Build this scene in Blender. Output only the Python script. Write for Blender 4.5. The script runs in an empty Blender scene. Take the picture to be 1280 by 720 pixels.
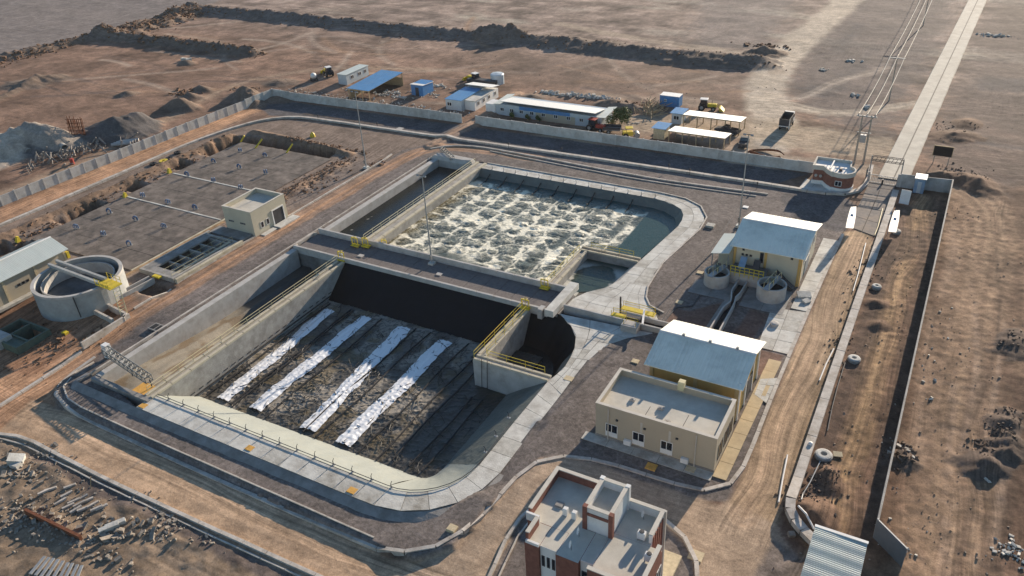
import bpy, bmesh, math, random
import numpy as np
from mathutils import Vector, Matrix

R = math.radians
rnd = random.Random(7)
rs = np.random.RandomState(11)
sc = bpy.context.scene
COL = sc.collection

# ------------------------------------------------------------------ camera
F, PITCH, ROLL, YAW, CAMH = 1012.37, .542768, -.054829, -.532674, 60.0
_fw = np.array([math.cos(PITCH)*math.sin(YAW), math.cos(PITCH)*math.cos(YAW), -math.sin(PITCH)])
_r = np.array([math.cos(YAW), -math.sin(YAW), 0.0]); _u = np.cross(_r, _fw)
_r2 = math.cos(ROLL)*_r + math.sin(ROLL)*_u
_u2 = -math.sin(ROLL)*_r + math.cos(ROLL)*_u
cam = bpy.data.cameras.new('camera'); cam_o = bpy.data.objects.new('camera', cam); COL.objects.link(cam_o)
cam.sensor_width = 36; cam.lens = 36*F/1280; cam.clip_start = 1; cam.clip_end = 9000
cam_o.matrix_world = Matrix(((_r2[0], _u2[0], -_fw[0], 0), (_r2[1], _u2[1], -_fw[1], 0), (_r2[2], _u2[2], -_fw[2], CAMH), (0, 0, 0, 1)))
sc.camera = cam_o

# ------------------------------------------------------------------ light
SUN_EL, SUN_AZ = R(15.3), R(7.0)          # azimuth from +y towards +x
w = bpy.data.worlds.new('World'); sc.world = w; w.use_nodes = True
nt = w.node_tree; nt.nodes.clear()
sky = nt.nodes.new('ShaderNodeTexSky'); sky.sky_type = 'NISHITA'; sky.sun_disc = False
sky.sun_elevation = SUN_EL; sky.sun_rotation = SUN_AZ; sky.altitude = 900; sky.air_density = 1.3; sky.dust_density = .1; sky.ozone_density = 3.0
bg = nt.nodes.new('ShaderNodeBackground'); bg.inputs[1].default_value = 0.085
ow = nt.nodes.new('ShaderNodeOutputWorld')
nt.links.new(sky.outputs[0], bg.inputs[0]); nt.links.new(bg.outputs[0], ow.inputs[0])
sun = bpy.data.lights.new('sun', 'SUN'); sun.energy = 5.0; sun.angle = R(0.6); sun.color = (1.0, 0.84, 0.66)
sun_o = bpy.data.objects.new('sun', sun); COL.objects.link(sun_o)
sd = Vector((math.sin(SUN_AZ)*math.cos(SUN_EL), math.cos(SUN_AZ)*math.cos(SUN_EL), math.sin(SUN_EL)))
sun_o.rotation_euler = sd.to_track_quat('Z', 'Y').to_euler(); sun_o.location = (0, 100, 200)
sc.view_settings.view_transform = 'Standard'; sc.view_settings.look = 'None'
sc.view_settings.exposure = 0.92; sc.view_settings.gamma = 1.0
sc.cycles.max_bounces = 5; sc.cycles.diffuse_bounces = 3; sc.cycles.glossy_bounces = 2; sc.cycles.transmission_bounces = 2
sc.cycles.caustics_reflective = False; sc.cycles.caustics_refractive = False

# ------------------------------------------------------------------ helpers
def G(px, py, z=0.0):
    """ground point (metres) under a pixel of the 1280x720 survey photograph, at height z"""
    d = _fw + _r2*(px-640)/F - _u2*(py-360)/F
    s = (CAMH-z)/(-d[2]); return (float(d[0]*s), float(d[1]*s))

def smooth(t): t = np.clip(t, 0, 1); return t*t*(3-2*t)
def zbase(x, y):
    """large-scale level of the site: the south end drops by a metre"""
    t = min(1, max(0, (60-y)/16)); t = t*t*(3-2*t)
    e = 1 if x < -38 else max(0, min(1, (-30-x)/8.0))
    return -1.0*t*e
def GT(px, py, dz=0.0):
    x, y = G(px, py, 0)
    for _ in range(4): x, y = G(px, py, zbase(x, y)+dz)
    return (x, y)
def PX(pts, z=0.0): return [G(a, b, z) for a, b in pts]
def PT(pts): return [GT(a, b) for a, b in pts]

OFF = {}
def finish(o, label=None, cat=None, group=None, kind=None):
    if label: o['label'] = label
    if cat: o['category'] = cat
    if group: o['group'] = group
    if kind: o['kind'] = kind
    return o
def thing(name, label, cat, loc=(0, 0, 0), group=None, rz=0):
    o = bpy.data.objects.new(name, None); COL.objects.link(o); o.location = loc; o.rotation_euler = (0, 0, rz)
    o.empty_display_size = .5
    OFF[o.name] = Vector(loc) if rz == 0 else None
    return finish(o, label, cat, group)

class MB:
    def __init__(s): s.v = []; s.f = []
    def add(s, v, f):
        n = len(s.v); s.v += [tuple(p) for p in v]; s.f += [tuple(i+n for i in q) for q in f]; return s
    def box(s, x0, x1, y0, y1, z0, z1):
        return s.add([(x0,y0,z0),(x1,y0,z0),(x1,y1,z0),(x0,y1,z0),(x0,y0,z1),(x1,y0,z1),(x1,y1,z1),(x0,y1,z1)],
                     [(3,2,1,0),(4,5,6,7),(0,1,5,4),(1,2,6,5),(2,3,7,6),(3,0,4,7)])
    def bbox(s, x0, x1, y0, y1, z0, z1, b=.04):
        """box with its top edge chamfered"""
        v = [(x0,y0,z0),(x1,y0,z0),(x1,y1,z0),(x0,y1,z0),(x0,y0,z1-b),(x1,y0,z1-b),(x1,y1,z1-b),(x0,y1,z1-b),
             (x0+b,y0+b,z1),(x1-b,y0+b,z1),(x1-b,y1-b,z1),(x0+b,y1-b,z1)]
        return s.add(v, [(3,2,1,0),(0,1,5,4),(1,2,6,5),(2,3,7,6),(3,0,4,7),(4,5,9,8),(5,6,10,9),(6,7,11,10),(7,4,8,11),(8,9,10,11)])
    def obox(s, c, sx, sy, sz, rz=0, rx=0, ry=0):
        M = Matrix.Translation(c) @ Matrix.Rotation(rz, 4, 'Z') @ Matrix.Rotation(ry, 4, 'Y') @ Matrix.Rotation(rx, 4, 'X')
        v = [M @ Vector((a*sx/2, b*sy/2, d*sz/2)) for d in (-1, 1) for a, b in ((-1,-1),(1,-1),(1,1),(-1,1))]
        return s.add(v, [(3,2,1,0),(4,5,6,7),(0,1,5,4),(1,2,6,5),(2,3,7,6),(3,0,4,7)])
    def prism(s, poly, z0, z1):
        n = len(poly); a = sum(poly[i][0]*poly[(i+1)%n][1]-poly[(i+1)%n][0]*poly[i][1] for i in range(n))
        if a < 0: poly = poly[::-1]
        v = [(p[0], p[1], z0) for p in poly]+[(p[0], p[1], z1) for p in poly]
        f = [tuple(range(n-1, -1, -1)), tuple(range(n, 2*n))]+[(i, (i+1)%n, (i+1)%n+n, i+n) for i in range(n)]
        return s.add(v, f)
    def hexa(s, lo, hi):
        return s.add(list(lo)+list(hi), [(3,2,1,0),(4,5,6,7),(0,1,5,4),(1,2,6,5),(2,3,7,6),(3,0,4,7)])
    def tube(s, pts, r, n=6, r2=None):
        pts = [Vector(p) for p in pts]; m = len(pts); v = []; f = []
        for i, p in enumerate(pts):
            t = (pts[min(i+1, m-1)]-pts[max(i-1, 0)]).normalized()
            a = Vector((0, 0, 1)) if abs(t.z) < .9 else Vector((1, 0, 0))
            u = t.cross(a).normalized(); w_ = t.cross(u)
            rr = r if r2 is None else r+(r2-r)*i/(m-1)
            for k in range(n):
                an = 2*math.pi*k/n; v.append(p+(u*math.cos(an)+w_*math.sin(an))*rr)
        for i in range(m-1):
            for k in range(n): f.append((i*n+k, i*n+(k+1)%n, (i+1)*n+(k+1)%n, (i+1)*n+k))
        f += [tuple(range(n)), tuple(range(m*n-1, (m-1)*n-1, -1))]
        return s.add(v, f)
    def lathe(s, c, prof, n=24, a0=0, a1=2*math.pi):
        full = abs(a1-a0-2*math.pi) < 1e-6; k = n if full else n+1; v = []; f = []
        for i in range(k):
            an = a0+(a1-a0)*i/n
            for r, z in prof: v.append((c[0]+r*math.cos(an), c[1]+r*math.sin(an), c[2]+z))
        m = len(prof)
        for i in range(n):
            j = (i+1) % k
            for q in range(m-1): f.append((i*m+q, j*m+q, j*m+q+1, i*m+q+1))
        return s.add(v, f)
    def sweep(s, pts, prof, closed=False, zf=None):
        """profile [(offset to the left, z)] swept along a 2D polyline; zf(x,y) adds the level"""
        n = len(pts); v = []; m = len(prof); f = []
        for i in range(n):
            p = Vector(pts[i]); a = Vector(pts[i-1]) if (i > 0 or closed) else p; b = Vector(pts[(i+1) % n]) if (i < n-1 or closed) else p
            d1 = (p-a).normalized() if (p-a).length > 1e-6 else (b-p).normalized()
            d2 = (b-p).normalized() if (b-p).length > 1e-6 else d1
            t = (d1+d2).normalized(); nn = Vector((-t.y, t.x)); k = 1/max(.5, nn.dot(Vector((-d1.y, d1.x))))
            z0 = zf(p.x, p.y) if zf else 0
            for o_, z in prof: q = p+nn*o_*k; v.append((q.x, q.y, z+z0))
        for i in range(n if closed else n-1):
            j = (i+1) % n
            for q in range(m): f.append((i*m+q, i*m+(q+1) % m, j*m+(q+1) % m, j*m+q))
        if not closed: f += [tuple(range(m-1, -1, -1)), tuple(range((n-1)*m, n*m))]
        return s.add(v, f)
    def mesh(s, name, off=None, smoothf=False):
        me = bpy.data.meshes.new(name)
        v = s.v if off is None else [(p[0]-off[0], p[1]-off[1], p[2]-off[2]) for p in s.v]
        me.from_pydata(v, [], s.f); me.validate(); me.update()
        bm = bmesh.new(); bm.from_mesh(me); bmesh.ops.recalc_face_normals(bm, faces=bm.faces); bm.to_mesh(me); bm.free()
        if smoothf: me.shade_smooth()
        return me

def emit(name, mb, mat, parent=None, label=None, cat=None, group=None, kind=None, smoothf=False, local=False):
    off = None
    if parent is not None and not local: off = OFF.get(parent.name)
    o = None
    if parent is None and not local and cat:      # put a top-level mesh's origin at its base centre
        a = np.array(mb.v); c = (a.min(0)+a.max(0))/2; c[2] = a[:, 2].min(); off = Vector(c)
    me = mb.mesh(name, off, smoothf)
    if isinstance(mat, (list, tuple)):
        for m in mat: me.materials.append(m)
    else: me.materials.append(mat)
    o = bpy.data.objects.new(name, me); COL.objects.link(o)
    if parent is not None:
        o.parent = parent; OFF[o.name] = OFF.get(parent.name)
    elif off is not None: o.location = off; OFF[o.name] = off
    else: OFF[o.name] = Vector((0, 0, 0))
    return finish(o, label, cat, group, kind)

def dup(root, loc, rz=None, label=None, group=None):
    r = root.copy(); COL.objects.link(r); r.location = loc
    if rz is not None: r.rotation_euler = (0, 0, rz)
    if label: r['label'] = label
    if group: r['group'] = group
    for ch in list(root.children):
        c = ch.copy(); COL.objects.link(c); c.parent = r
        for g in list(ch.children):
            d = g.copy(); COL.objects.link(d); d.parent = c
    return r

def resample(pts, step, closed=False):
    P = [Vector(p) for p in pts]
    if closed: P.append(P[0])
    L = [0]
    for a, b in zip(P, P[1:]): L.append(L[-1]+(b-a).length)
    n = max(1, round(L[-1]/step)); out = []; j = 0
    for i in range(n+1):
        s = L[-1]*i/n
        while j < len(P)-2 and L[j+1] < s: j += 1
        t = (s-L[j])/max(1e-9, L[j+1]-L[j]); out.append(P[j].lerp(P[j+1], t))
    if closed: out.pop()
    return [tuple(p) for p in out]
def chaikin(pts, k=2, closed=False):
    for _ in range(k):
        q = []; n = len(pts)
        if not closed: q.append(pts[0])
        for i in range(n if closed else n-1):
            a = Vector(pts[i]); b = Vector(pts[(i+1) % n])
            q += [tuple(a.lerp(b, .25)), tuple(a.lerp(b, .75))]
        if not closed: q.append(pts[-1])
        pts = q
    return pts

# ------------------------------------------------------------------ numpy noise
_P = rs.permutation(512); _P = np.concatenate([_P, _P])
_GA = rs.rand(512)*2*np.pi; _GX = np.cos(_GA); _GY = np.sin(_GA)
def pn(x, y):
    xi = np.floor(x).astype(int); yi = np.floor(y).astype(int); fx = x-xi; fy = y-yi
    u = fx*fx*fx*(fx*(fx*6-15)+10); v = fy*fy*fy*(fy*(fy*6-15)+10)
    def g(a, b, dx, dy):
        h = _P[(_P[a & 511]+b) & 511]; return _GX[h]*dx+_GY[h]*dy
    n00 = g(xi, yi, fx, fy); n10 = g(xi+1, yi, fx-1, fy); n01 = g(xi, yi+1, fx, fy-1); n11 = g(xi+1, yi+1, fx-1, fy-1)
    return (n00*(1-u)+n10*u)*(1-v)+(n01*(1-u)+n11*u)*v
def fbm(x, y, o=4, gain=.5):
    s = 0; a = 1
    for i in range(o): s = s+a*pn(x*2**i+i*17.3, y*2**i+i*9.1); a *= gain
    return s
def seg_dist(X, Y, pts):
    d = np.full(X.shape, 1e9)
    for (x0, y0), (x1, y1) in zip(pts, pts[1:]):
        dx, dy = x1-x0, y1-y0; L = dx*dx+dy*dy+1e-9
        t = np.clip(((X-x0)*dx+(Y-y0)*dy)/L, 0, 1)
        d = np.minimum(d, np.hypot(X-x0-t*dx, Y-y0-t*dy))
    return d
def inside(X, Y, poly):
    c = np.zeros(X.shape, bool); n = len(poly)
    for i in range(n):
        x0, y0 = poly[i]; x1, y1 = poly[i-1]
        if y0 == y1: continue
        k = ((y0 > Y) != (y1 > Y)) & (X < (x1-x0)*(Y-y0)/(y1-y0)+x0); c ^= k
    return c
def sd_poly(X, Y, poly):
    d = seg_dist(X, Y, list(poly)+[poly[0]]); return np.where(inside(X, Y, poly), -d, d)

# ------------------------------------------------------------------ materials
def nodes(m):
    m.use_nodes = True; n = m.node_tree; return n, n.nodes, n.links, n.nodes['Principled BSDF']
def mat(name, col, rough=.8, metal=0, var=.12, scale=1.5, bump=.1, bscale=12, dirt=None, dscale=.35, damt=.5, wave=None, spec=.3):
    m = bpy.data.materials.new(name); t, N, L, b = nodes(m)
    geo = N.new('ShaderNodeNewGeometry')
    no = N.new('ShaderNodeTexNoise'); no.inputs['Scale'].default_value = scale; no.inputs['Detail'].default_value = 5; no.inputs['Roughness'].default_value = .65
    L.new(geo.outputs['Position'], no.inputs['Vector'])
    mr = N.new('ShaderNodeMapRange'); mr.inputs[1].default_value = .3; mr.inputs[2].default_value = .7; mr.inputs[3].default_value = 1-var; mr.inputs[4].default_value = 1+var
    L.new(no.outputs[0], mr.inputs[0])
    mx = N.new('ShaderNodeMix'); mx.data_type = 'RGBA'; mx.blend_type = 'MULTIPLY'; mx.inputs[0].default_value = 1; mx.inputs[6].default_value = (*col, 1)
    L.new(mr.outputs[0], mx.inputs[7]); out = mx.outputs[2]
    if dirt:
        n2 = N.new('ShaderNodeTexNoise'); n2.inputs['Scale'].default_value = dscale; n2.inputs['Detail'].default_value = 7; n2.inputs['Roughness'].default_value = .7
        L.new(geo.outputs['Position'], n2.inputs['Vector'])
        m2 = N.new('ShaderNodeMapRange'); m2.inputs[1].default_value = .45; m2.inputs[2].default_value = .7; m2.inputs[3].default_value = 0; m2.inputs[4].default_value = damt
        L.new(n2.outputs[0], m2.inputs[0])
        x2 = N.new('ShaderNodeMix'); x2.data_type = 'RGBA'; L.new(m2.outputs[0], x2.inputs[0]); L.new(out, x2.inputs[6]); x2.inputs[7].default_value = (*dirt, 1); out = x2.outputs[2]
    L.new(out, b.inputs['Base Color'])
    b.inputs['Roughness'].default_value = rough; b.inputs['Metallic'].default_value = metal; b.inputs['Specular IOR Level'].default_value = spec
    if bump or wave:
        bp = N.new('ShaderNodeBump'); bp.inputs['Strength'].default_value = 1; bp.inputs['Distance'].default_value = bump*.2
        if wave:
            wv = N.new('ShaderNodeTexWave'); wv.wave_type = 'BANDS'; wv.bands_direction = wave[0]; wv.inputs['Scale'].default_value = wave[1]; wv.inputs['Distortion'].default_value = 0
            L.new(geo.outputs['Position'], wv.inputs['Vector']); L.new(wv.outputs[0], bp.inputs['Height']); bp.inputs['Distance'].default_value = wave[2]
        else:
            nb = N.new('ShaderNodeTexNoise'); nb.inputs['Scale'].default_value = bscale; nb.inputs['Detail'].default_value = 3
            L.new(geo.outputs['Position'], nb.inputs['Vector']); L.new(nb.outputs[0], bp.inputs['Height'])
        L.new(bp.outputs[0], b.inputs['Normal'])
    return m
M = {}
M['conc'] = mat('pale_concrete', (.36, .345, .315), .85, var=.2, scale=.9, bump=.15, bscale=7, dirt=(.17, .15, .13), dscale=.5, damt=.7)
M['conc_d'] = mat('grey_concrete', (.26, .25, .235), .85, var=.22, scale=.7, bump=.15, bscale=5, dirt=(.12, .105, .09), dscale=.4, damt=.7)
M['conc_w'] = mat('precast_concrete', (.44, .425, .40), .85, var=.12, scale=.6, bump=.1, dirt=(.25, .21, .17), dscale=.8, damt=.5)
M['kerb'] = mat('kerb_concrete', (.50, .46, .41), .85, var=.2, scale=.8, bump=.12, dirt=(.22, .17, .12), dscale=.6, damt=.7)
M['cream_c'] = mat('cream_concrete', (.50, .45, .34), .85, var=.18, scale=.8, bump=.12, dirt=(.25, .2, .13), dscale=.7, damt=.7)
M['beige'] = mat('beige_render', (.44, .38, .285), .9, var=.06, scale=.5, bump=.06, dirt=(.38, .31, .22), dscale=.25, damt=.4)
M['ochre'] = mat('ochre_render', (.52, .33, .11), .85, var=.08, scale=.5, bump=.05)
M['white'] = mat('white_paint', (.74, .73, .70), .6, var=.06, scale=.7, bump=.03, dirt=(.5, .46, .4), dscale=.6, damt=.35)
M['roofw'] = mat('white_metal_sheet', (.80, .80, .70), .5, .0, var=.04, scale=.5, wave=('X', 1.25, .012), dirt=(.52, .52, .44), dscale=.35, damt=.7, spec=.4)
M['roofw_y'] = mat('light_metal_sheet', (.50, .55, .52), .55, .0, var=.05, scale=.5, wave=('Y', 1.25, .012), dirt=(.48, .48, .46), dscale=.3, damt=.4, spec=.5)
M['roofb'] = mat('blue_metal_sheet', (.075, .24, .48), .5, .1, var=.1, scale=.8, wave=('Y', 1.1, .04), dirt=(.16, .26, .38), dscale=.5, damt=.4, spec=.5)
M['blue'] = mat('blue_paint', (.05, .20, .45), .5, var=.15, scale=1.2, bump=.04, dirt=(.2, .2, .2), damt=.35)
M['roofscr'] = mat('roof_screed', (.52, .49, .42), .9, var=.12, scale=.7, bump=.06, dirt=(.38, .35, .3), dscale=.4, damt=.5)
M['brick'] = mat('red_brick', (.22, .095, .07), .9, var=.2, scale=2.5, bump=.1, bscale=14)
M['glass'] = mat('dark_glass', (.015, .02, .03), .12, var=.1, bump=0, spec=.6)
M['dark'] = mat('dark_steel', (.05, .05, .055), .6, var=.2, bump=.03)
M['black'] = mat('black_rubber', (.018, .018, .02), .7, var=.2, bump=.03)
M['steel'] = mat('galvanised_steel', (.30, .315, .325), .5, .3, var=.15, scale=3, bump=.03)
M['yellow'] = mat('yellow_paint', (.62, .47, .035), .55, var=.15, scale=3, bump=.03, dirt=(.4, .3, .1), damt=.4)
M['cream_p'] = mat('cream_pipe', (.62, .55, .33), .6, var=.12, scale=2, bump=.03)
M['orange'] = mat('orange_cover', (.60, .33, .08), .8, var=.2, scale=3, bump=.05)
M['tan'] = mat('tan_cover', (.52, .43, .28), .8, var=.2, scale=3, bump=.05)
M['rust'] = mat('rusty_steel', (.16, .06, .03), .85, var=.3, scale=4, bump=.08)
M['red'] = mat('red_paint', (.35, .05, .035), .6, var=.15, bump=.03)
M['timber'] = mat('weathered_timber', (.40, .30, .18), .85, var=.25, scale=3, bump=.08)
M['rubble'] = mat('rubble_concrete', (.27, .235, .195), .9, var=.3, scale=2, bump=.2)
M['soil'] = mat('dug_soil', (.17, .10, .062), .95, var=.3, scale=1.2, bump=.3, bscale=4)
M['greystone'] = mat('grey_aggregate', (.23, .22, .215), .95, var=.15, scale=1.5, bump=.3, bscale=6)
M['bluepipe'] = mat('blue_grey_pipe', (.20, .30, .42), .5, var=.1, bump=.02)
M['green'] = mat('tank_green', (.10, .13, .10), .6, var=.2, bump=.03)
M['leaf'] = mat('bush_leaves', (.075, .10, .03), .7, var=.5, scale=2.5, bump=0)
M['cap'] = mat('parapet_cap_render', (.56, .52, .45), .85, var=.1, scale=1, bump=.05, dirt=(.4, .36, .3), damt=.4)
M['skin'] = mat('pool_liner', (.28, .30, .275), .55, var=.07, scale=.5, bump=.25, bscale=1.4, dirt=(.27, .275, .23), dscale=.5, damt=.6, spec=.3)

def use_attr(m, name, basename='Base Color'):
    pass
# ================================================================== GROUND
def axis(segs):
    out = [segs[0][0]]
    for a, b, s in segs:
        n = max(1, int(round((b-a)/s))); out += list(a+(b-a)*np.arange(1, n+1)/n)
    return np.array(out)
GX_ = axis([(-3000, -1000, 200), (-1000, -420, 20), (-420, -270, 3), (-270, -155, 1.0), (-155, 14, .34), (14, 40, .8), (40, 150, 5), (150, 2500, 150)])
GY_ = axis([(-300, 10, 20), (10, 22, .8), (22, 134, .34), (134, 172, .42), (172, 240, .8), (240, 340, 1.6), (340, 700, 10), (700, 4500, 150)])
X, Y = np.meshgrid(GX_, GY_)
shp = X.shape
t_ = smooth((60-Y)/16); e_ = np.where(X < -38, 1, np.clip((-30-X)/8, 0, 1)); Hh = -1.0*t_*e_

def win(x0, x1, y0, y1): 
    i0, i1 = np.searchsorted(GX_, [x0, x1]); j0, j1 = np.searchsorted(GY_, [y0, y1]); return (slice(max(0, j0-1), j1+1), slice(max(0, i0-1), i1+1))
def bbwin(pts, m):
    xs = [p[0] for p in pts]; ys = [p[1] for p in pts]; return win(min(xs)-m, max(xs)+m, min(ys)-m, max(ys)+m)

n_big = fbm(X/30, Y/30, 3); n_mid = fbm(X/6+5, Y/6, 4); n_sm = fbm(X/1.6, Y/1.6+3, 3); n_fine = fbm(X/.8+9, Y/.8, 2)
site = sd_poly(X, Y, [(-143, 36), (-143, 128), (-138, 142), (-7, 144), (-5.8, 60), (-12, 36)])
mo = smooth(site/3)                         # 1 outside the works
Hh += mo*(.22*n_big+.07*n_mid+.05*n_sm+.03*n_fine)+(1-mo)*(.02*n_mid+.02*n_sm)
E_ = (X > -6) & (Y < 141)
Hh += np.where(E_, .03*np.abs(n_sm)+.06*n_fine, 0)
far = smooth((Y-165)/60)
Cc = np.zeros(shp+(3,)); grit = np.zeros(shp)
def lerp(a, b, t): return a+(b-a)*t[..., None]
base = np.array([.205, .130, .092]); basef = np.array([.235, .178, .145]); east = np.array([.135, .083, .056]); plain = np.array([.200, .172, .158])
Cc[:] = base; Cc[:] = lerp(Cc, basef, far)
Cc[:] = lerp(Cc, east, smooth((X+6)/3)*smooth((165-Y)/20))
Cc *= (1+(.42+.35*(Y > 146))*fbm(X/9+40, Y/9, 5, .6)+.25*n_big+.25*n_sm*(.5+.5*mo))[..., None]
# wind-scoured pale/dark streaks beyond the works (run across)
st = fbm(X/40+3, Y/5, 4)
Cc *= (1+.55*st*far)[..., None]
rr_ = smooth((fbm(X/22+31, Y/9, 4)-.02)/.25)*smooth((X+60)/40)*smooth((Y-150)/12); Cc *= (1-.5*rr_)[..., None]; Hh += rr_*.15*np.abs(n_mid)*(Y > 150)
Cc[:] = lerp(Cc, np.array([.40, .35, .28]), np.clip(smooth((fbm(X/60, Y/16+7, 4)-.12)/.35), 0, 1)*smooth((Y-205)/20)*.75*smooth((X+246)/12))
Cc[:] = lerp(Cc, plain, smooth((-251-X+2*n_mid)/3)*smooth((Y-130)/6))
Cc[:] = lerp(Cc, np.array([.10, .105, .115]), smooth((.35-np.abs(Y-168-5*n_big)/8)/.4)*smooth((X-1)/3)*.8)  # dark blue shadow band painted across the ground on the right
Cc[:] = lerp(Cc, np.array([.27, .175, .105]), smooth((n_big-.1)/.3)*smooth((X+6)/3)*smooth((150-Y)/20)*.35)

def paint(poly, col, edge=.5, jit=.5, amt=1., g=None, poly2=None, dz=0, flat=None):
    wd = bbwin(poly, 6); x, y = X[wd], Y[wd]
    d = sd_poly(x, y, poly)+jit*(n_mid[wd]*.8+n_sm[wd]*.6)
    k = smooth(.5-d/max(edge, .05))*amt
    Cc[wd] = lerp(Cc[wd], np.array(col), k)
    if g is not None: grit[wd] = grit[wd]*(1-k)+g*k
    if dz: Hh[wd] += dz*smooth(.5-d/.5)
    return wd, k
def stroke(pts, wid, col, amt=.8, edge=1.5, jit=.8, g=0, dz=0, ruts=0):
    pts = chaikin(pts, 2); wd = bbwin(pts, wid+6); x, y = X[wd], Y[wd]
    d = seg_dist(x, y, pts); k = smooth(.5-(d-wid/2+jit*(n_mid[wd]+.5*n_sm[wd]))/edge)*amt
    if ruts:
        k = k*(.75+.35*np.cos(d*2*np.pi/ruts)*np.exp(-d/wid))
    Cc[wd] = lerp(Cc[wd], np.array(col), np.clip(k, 0, 1)); grit[wd] = grit[wd]*(1-np.clip(k, 0, 1))+g*np.clip(k, 0, 1)
    if dz: Hh[wd] += dz*k
    if ruts: Hh[wd] += -.05*k*np.cos(d*2*np.pi/ruts)
SAND = (.42, .29, .19); RSAND = (.40, .235, .14); TRACK = (.36, .285, .215)
GRAV = (.160, .137, .124); DGRAV = (.105, .098, .100)
RED = (.27, .15, .09)

# --- beyond the wall: vehicle tracks and dirt roads
for pl_, cl_, am_ in ((PX([(1075, -20), (1210, -20), (1160, 80), (1100, 185), (1060, 158), (1010, 140), (985, 120), (992, 80)]), (.125, .105, .098), .8), (PX([(1245, -20), (1330, -20), (1330, 235), (1190, 235), (1160, 180), (1200, 90)]), (.135, .105, .09), .7),
                 (PX([(600, 60), (940, 95), (900, 125), (600, 100)]), (.17, .12, .09), .5), (PX([(880, -10), (1000, -10), (960, 60), (860, 60)]), (.17, .15, .14), .6)):
    paint(pl_, cl_, 8, 6, am_)
for pl_ in (PX([(1230, 95), (1300, 98), (1300, 118), (1215, 112)]), PX([(1040, 60), (1070, 30), (1080, 34), (1050, 66)]), PX([(1000, 110), (1040, 105), (1090, 60), (1080, 90), (1030, 125)])):
    paint(pl_, (.075, .07, .072), 4, 2.5, .7)  # dark patches, with the far-right shadow band painted in
stroke(PX([(1075, -20), (1040, 20), (985, 62), (958, 100), (955, 130), (975, 165), (930, 215)]), 9, (.46, .385, .30), .95, 3, 1.2)
stroke(PX([(700, 30), (800, 50), (900, 62), (950, 72), (970, 90)]), 4, TRACK, .8, 2, 1)
stroke(PX([(960, 120), (1010, 140), (1060, 142), (1110, 135), (1160, 128)]), 3.8, (.45, .375, .29), .95, 2, .8, ruts=1.8)
stroke(PX([(975, 125), (1010, 122), (1045, 102), (1110, 85)]), 2.6, (.38, .31, .25), .8, 1.5, .8, ruts=1.8)
stroke(PX([(700, 175), (820, 150), (940, 160), (1010, 175), (1085, 185)]), 13, (.38, .30, .215), .8, 4, 2)
stroke(PX([(860, 165), (960, 200), (1080, 212)]), 6, TRACK, .8, 3, 1.5)
stroke(PX([(-10, 245), (100, 205), (190, 160), (285, 106), (370, 90), (430, 84), (560, 88)]), 3.2, (.37, .27, .19), .8, 2, .8, ruts=1.8)
stroke(PX([(60, 225), (200, 190), (300, 140)]), 8, (.33, .235, .165), .7, 4, 2)
stroke(PX([(340, 150), (440, 130), (620, 130), (800, 170)]), 5, (.25, .17, .12), .6, 3, 1.5)
stroke(PX([(660, 122), (700, 116), (800, 122), (870, 130)]), 4, TRACK, .5, 3, 1.5)
stroke(PX([(645, 120), (620, 138), (580, 160), (548, 180)]), 3.0, (.36, .25, .18), .9, 1, .4, dz=.10)
stroke(PX([(1180, 230), (1215, 240), (1240, 270), (1235, 320), (1205, 440), (1195, 560), (1190, 730)]), 7, (.33, .225, .145), .8, 4, 1.2, ruts=1.7)
stroke(PX([(1180, 250), (1205, 300), (1185, 420), (1160, 560), (1150, 730)]), 4, (.30, .20, .13), .5, 3, 1, ruts=1.6)
for k in range(75):                      # fans of tyre marks on the plain
    a = G(rnd.uniform(20, 900), rnd.uniform(35, 125)); L = rnd.uniform(12, 45); an = rnd.choice([.1, .2, 2.9, 1.2, .5])+rnd.uniform(-.2, .2)
    c = rnd.uniform(-.5, .5); p = [(a[0]+L*t*math.cos(an+c*t), a[1]+L*t*math.sin(an+c*t)) for t in (0, .33, .66, 1)]
    stroke(p, rnd.choice([1.0, 2.3, 2.3]), rnd.choice([(.38, .30, .235), (.13, .095, .08), (.30, .19, .12)]), rnd.uniform(.3, .7), .8, .2, ruts=1.7)
for k in range(22):
    px0 = rnd.uniform(1160, 1285); yy0 = rnd.uniform(240, 600); L_ = rnd.uniform(60, 260); a = [(px0, yy0), (px0+rnd.uniform(-12, 12), yy0+L_*.5), (px0-L_*rnd.uniform(.05, .22), yy0+L_)]
    stroke(PX(a), rnd.choice([.5, .9, 2.0]), rnd.choice([(.30, .20, .13), (.105, .07, .05), (.34, .24, .17)]), rnd.uniform(.35, .7), .5, .15, ruts=1.6)
stroke([(-1.9, 140), (-2.2, 110), (-2.0, 85), (-2.3, 60), (-2.6, 50)], 2.6, (.36, .235, .13), .85, 1.6, .6, ruts=1.5)
for pl_ in ([(-5.6, 60), (-5.6, 118), (-3.6, 118), (-3.2, 90), (-3.4, 60)], [(-5.4, 112), (-5.4, 128), (1, 126), (-1, 118)], [(0.2, 60), (.4, 140), (1.5, 140), (1.5, 60)]): paint(pl_, (.105, .07, .052), 1.2, 1.0, .75)  # dark soil patches; the strip along the right wall paints its shadow
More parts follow.
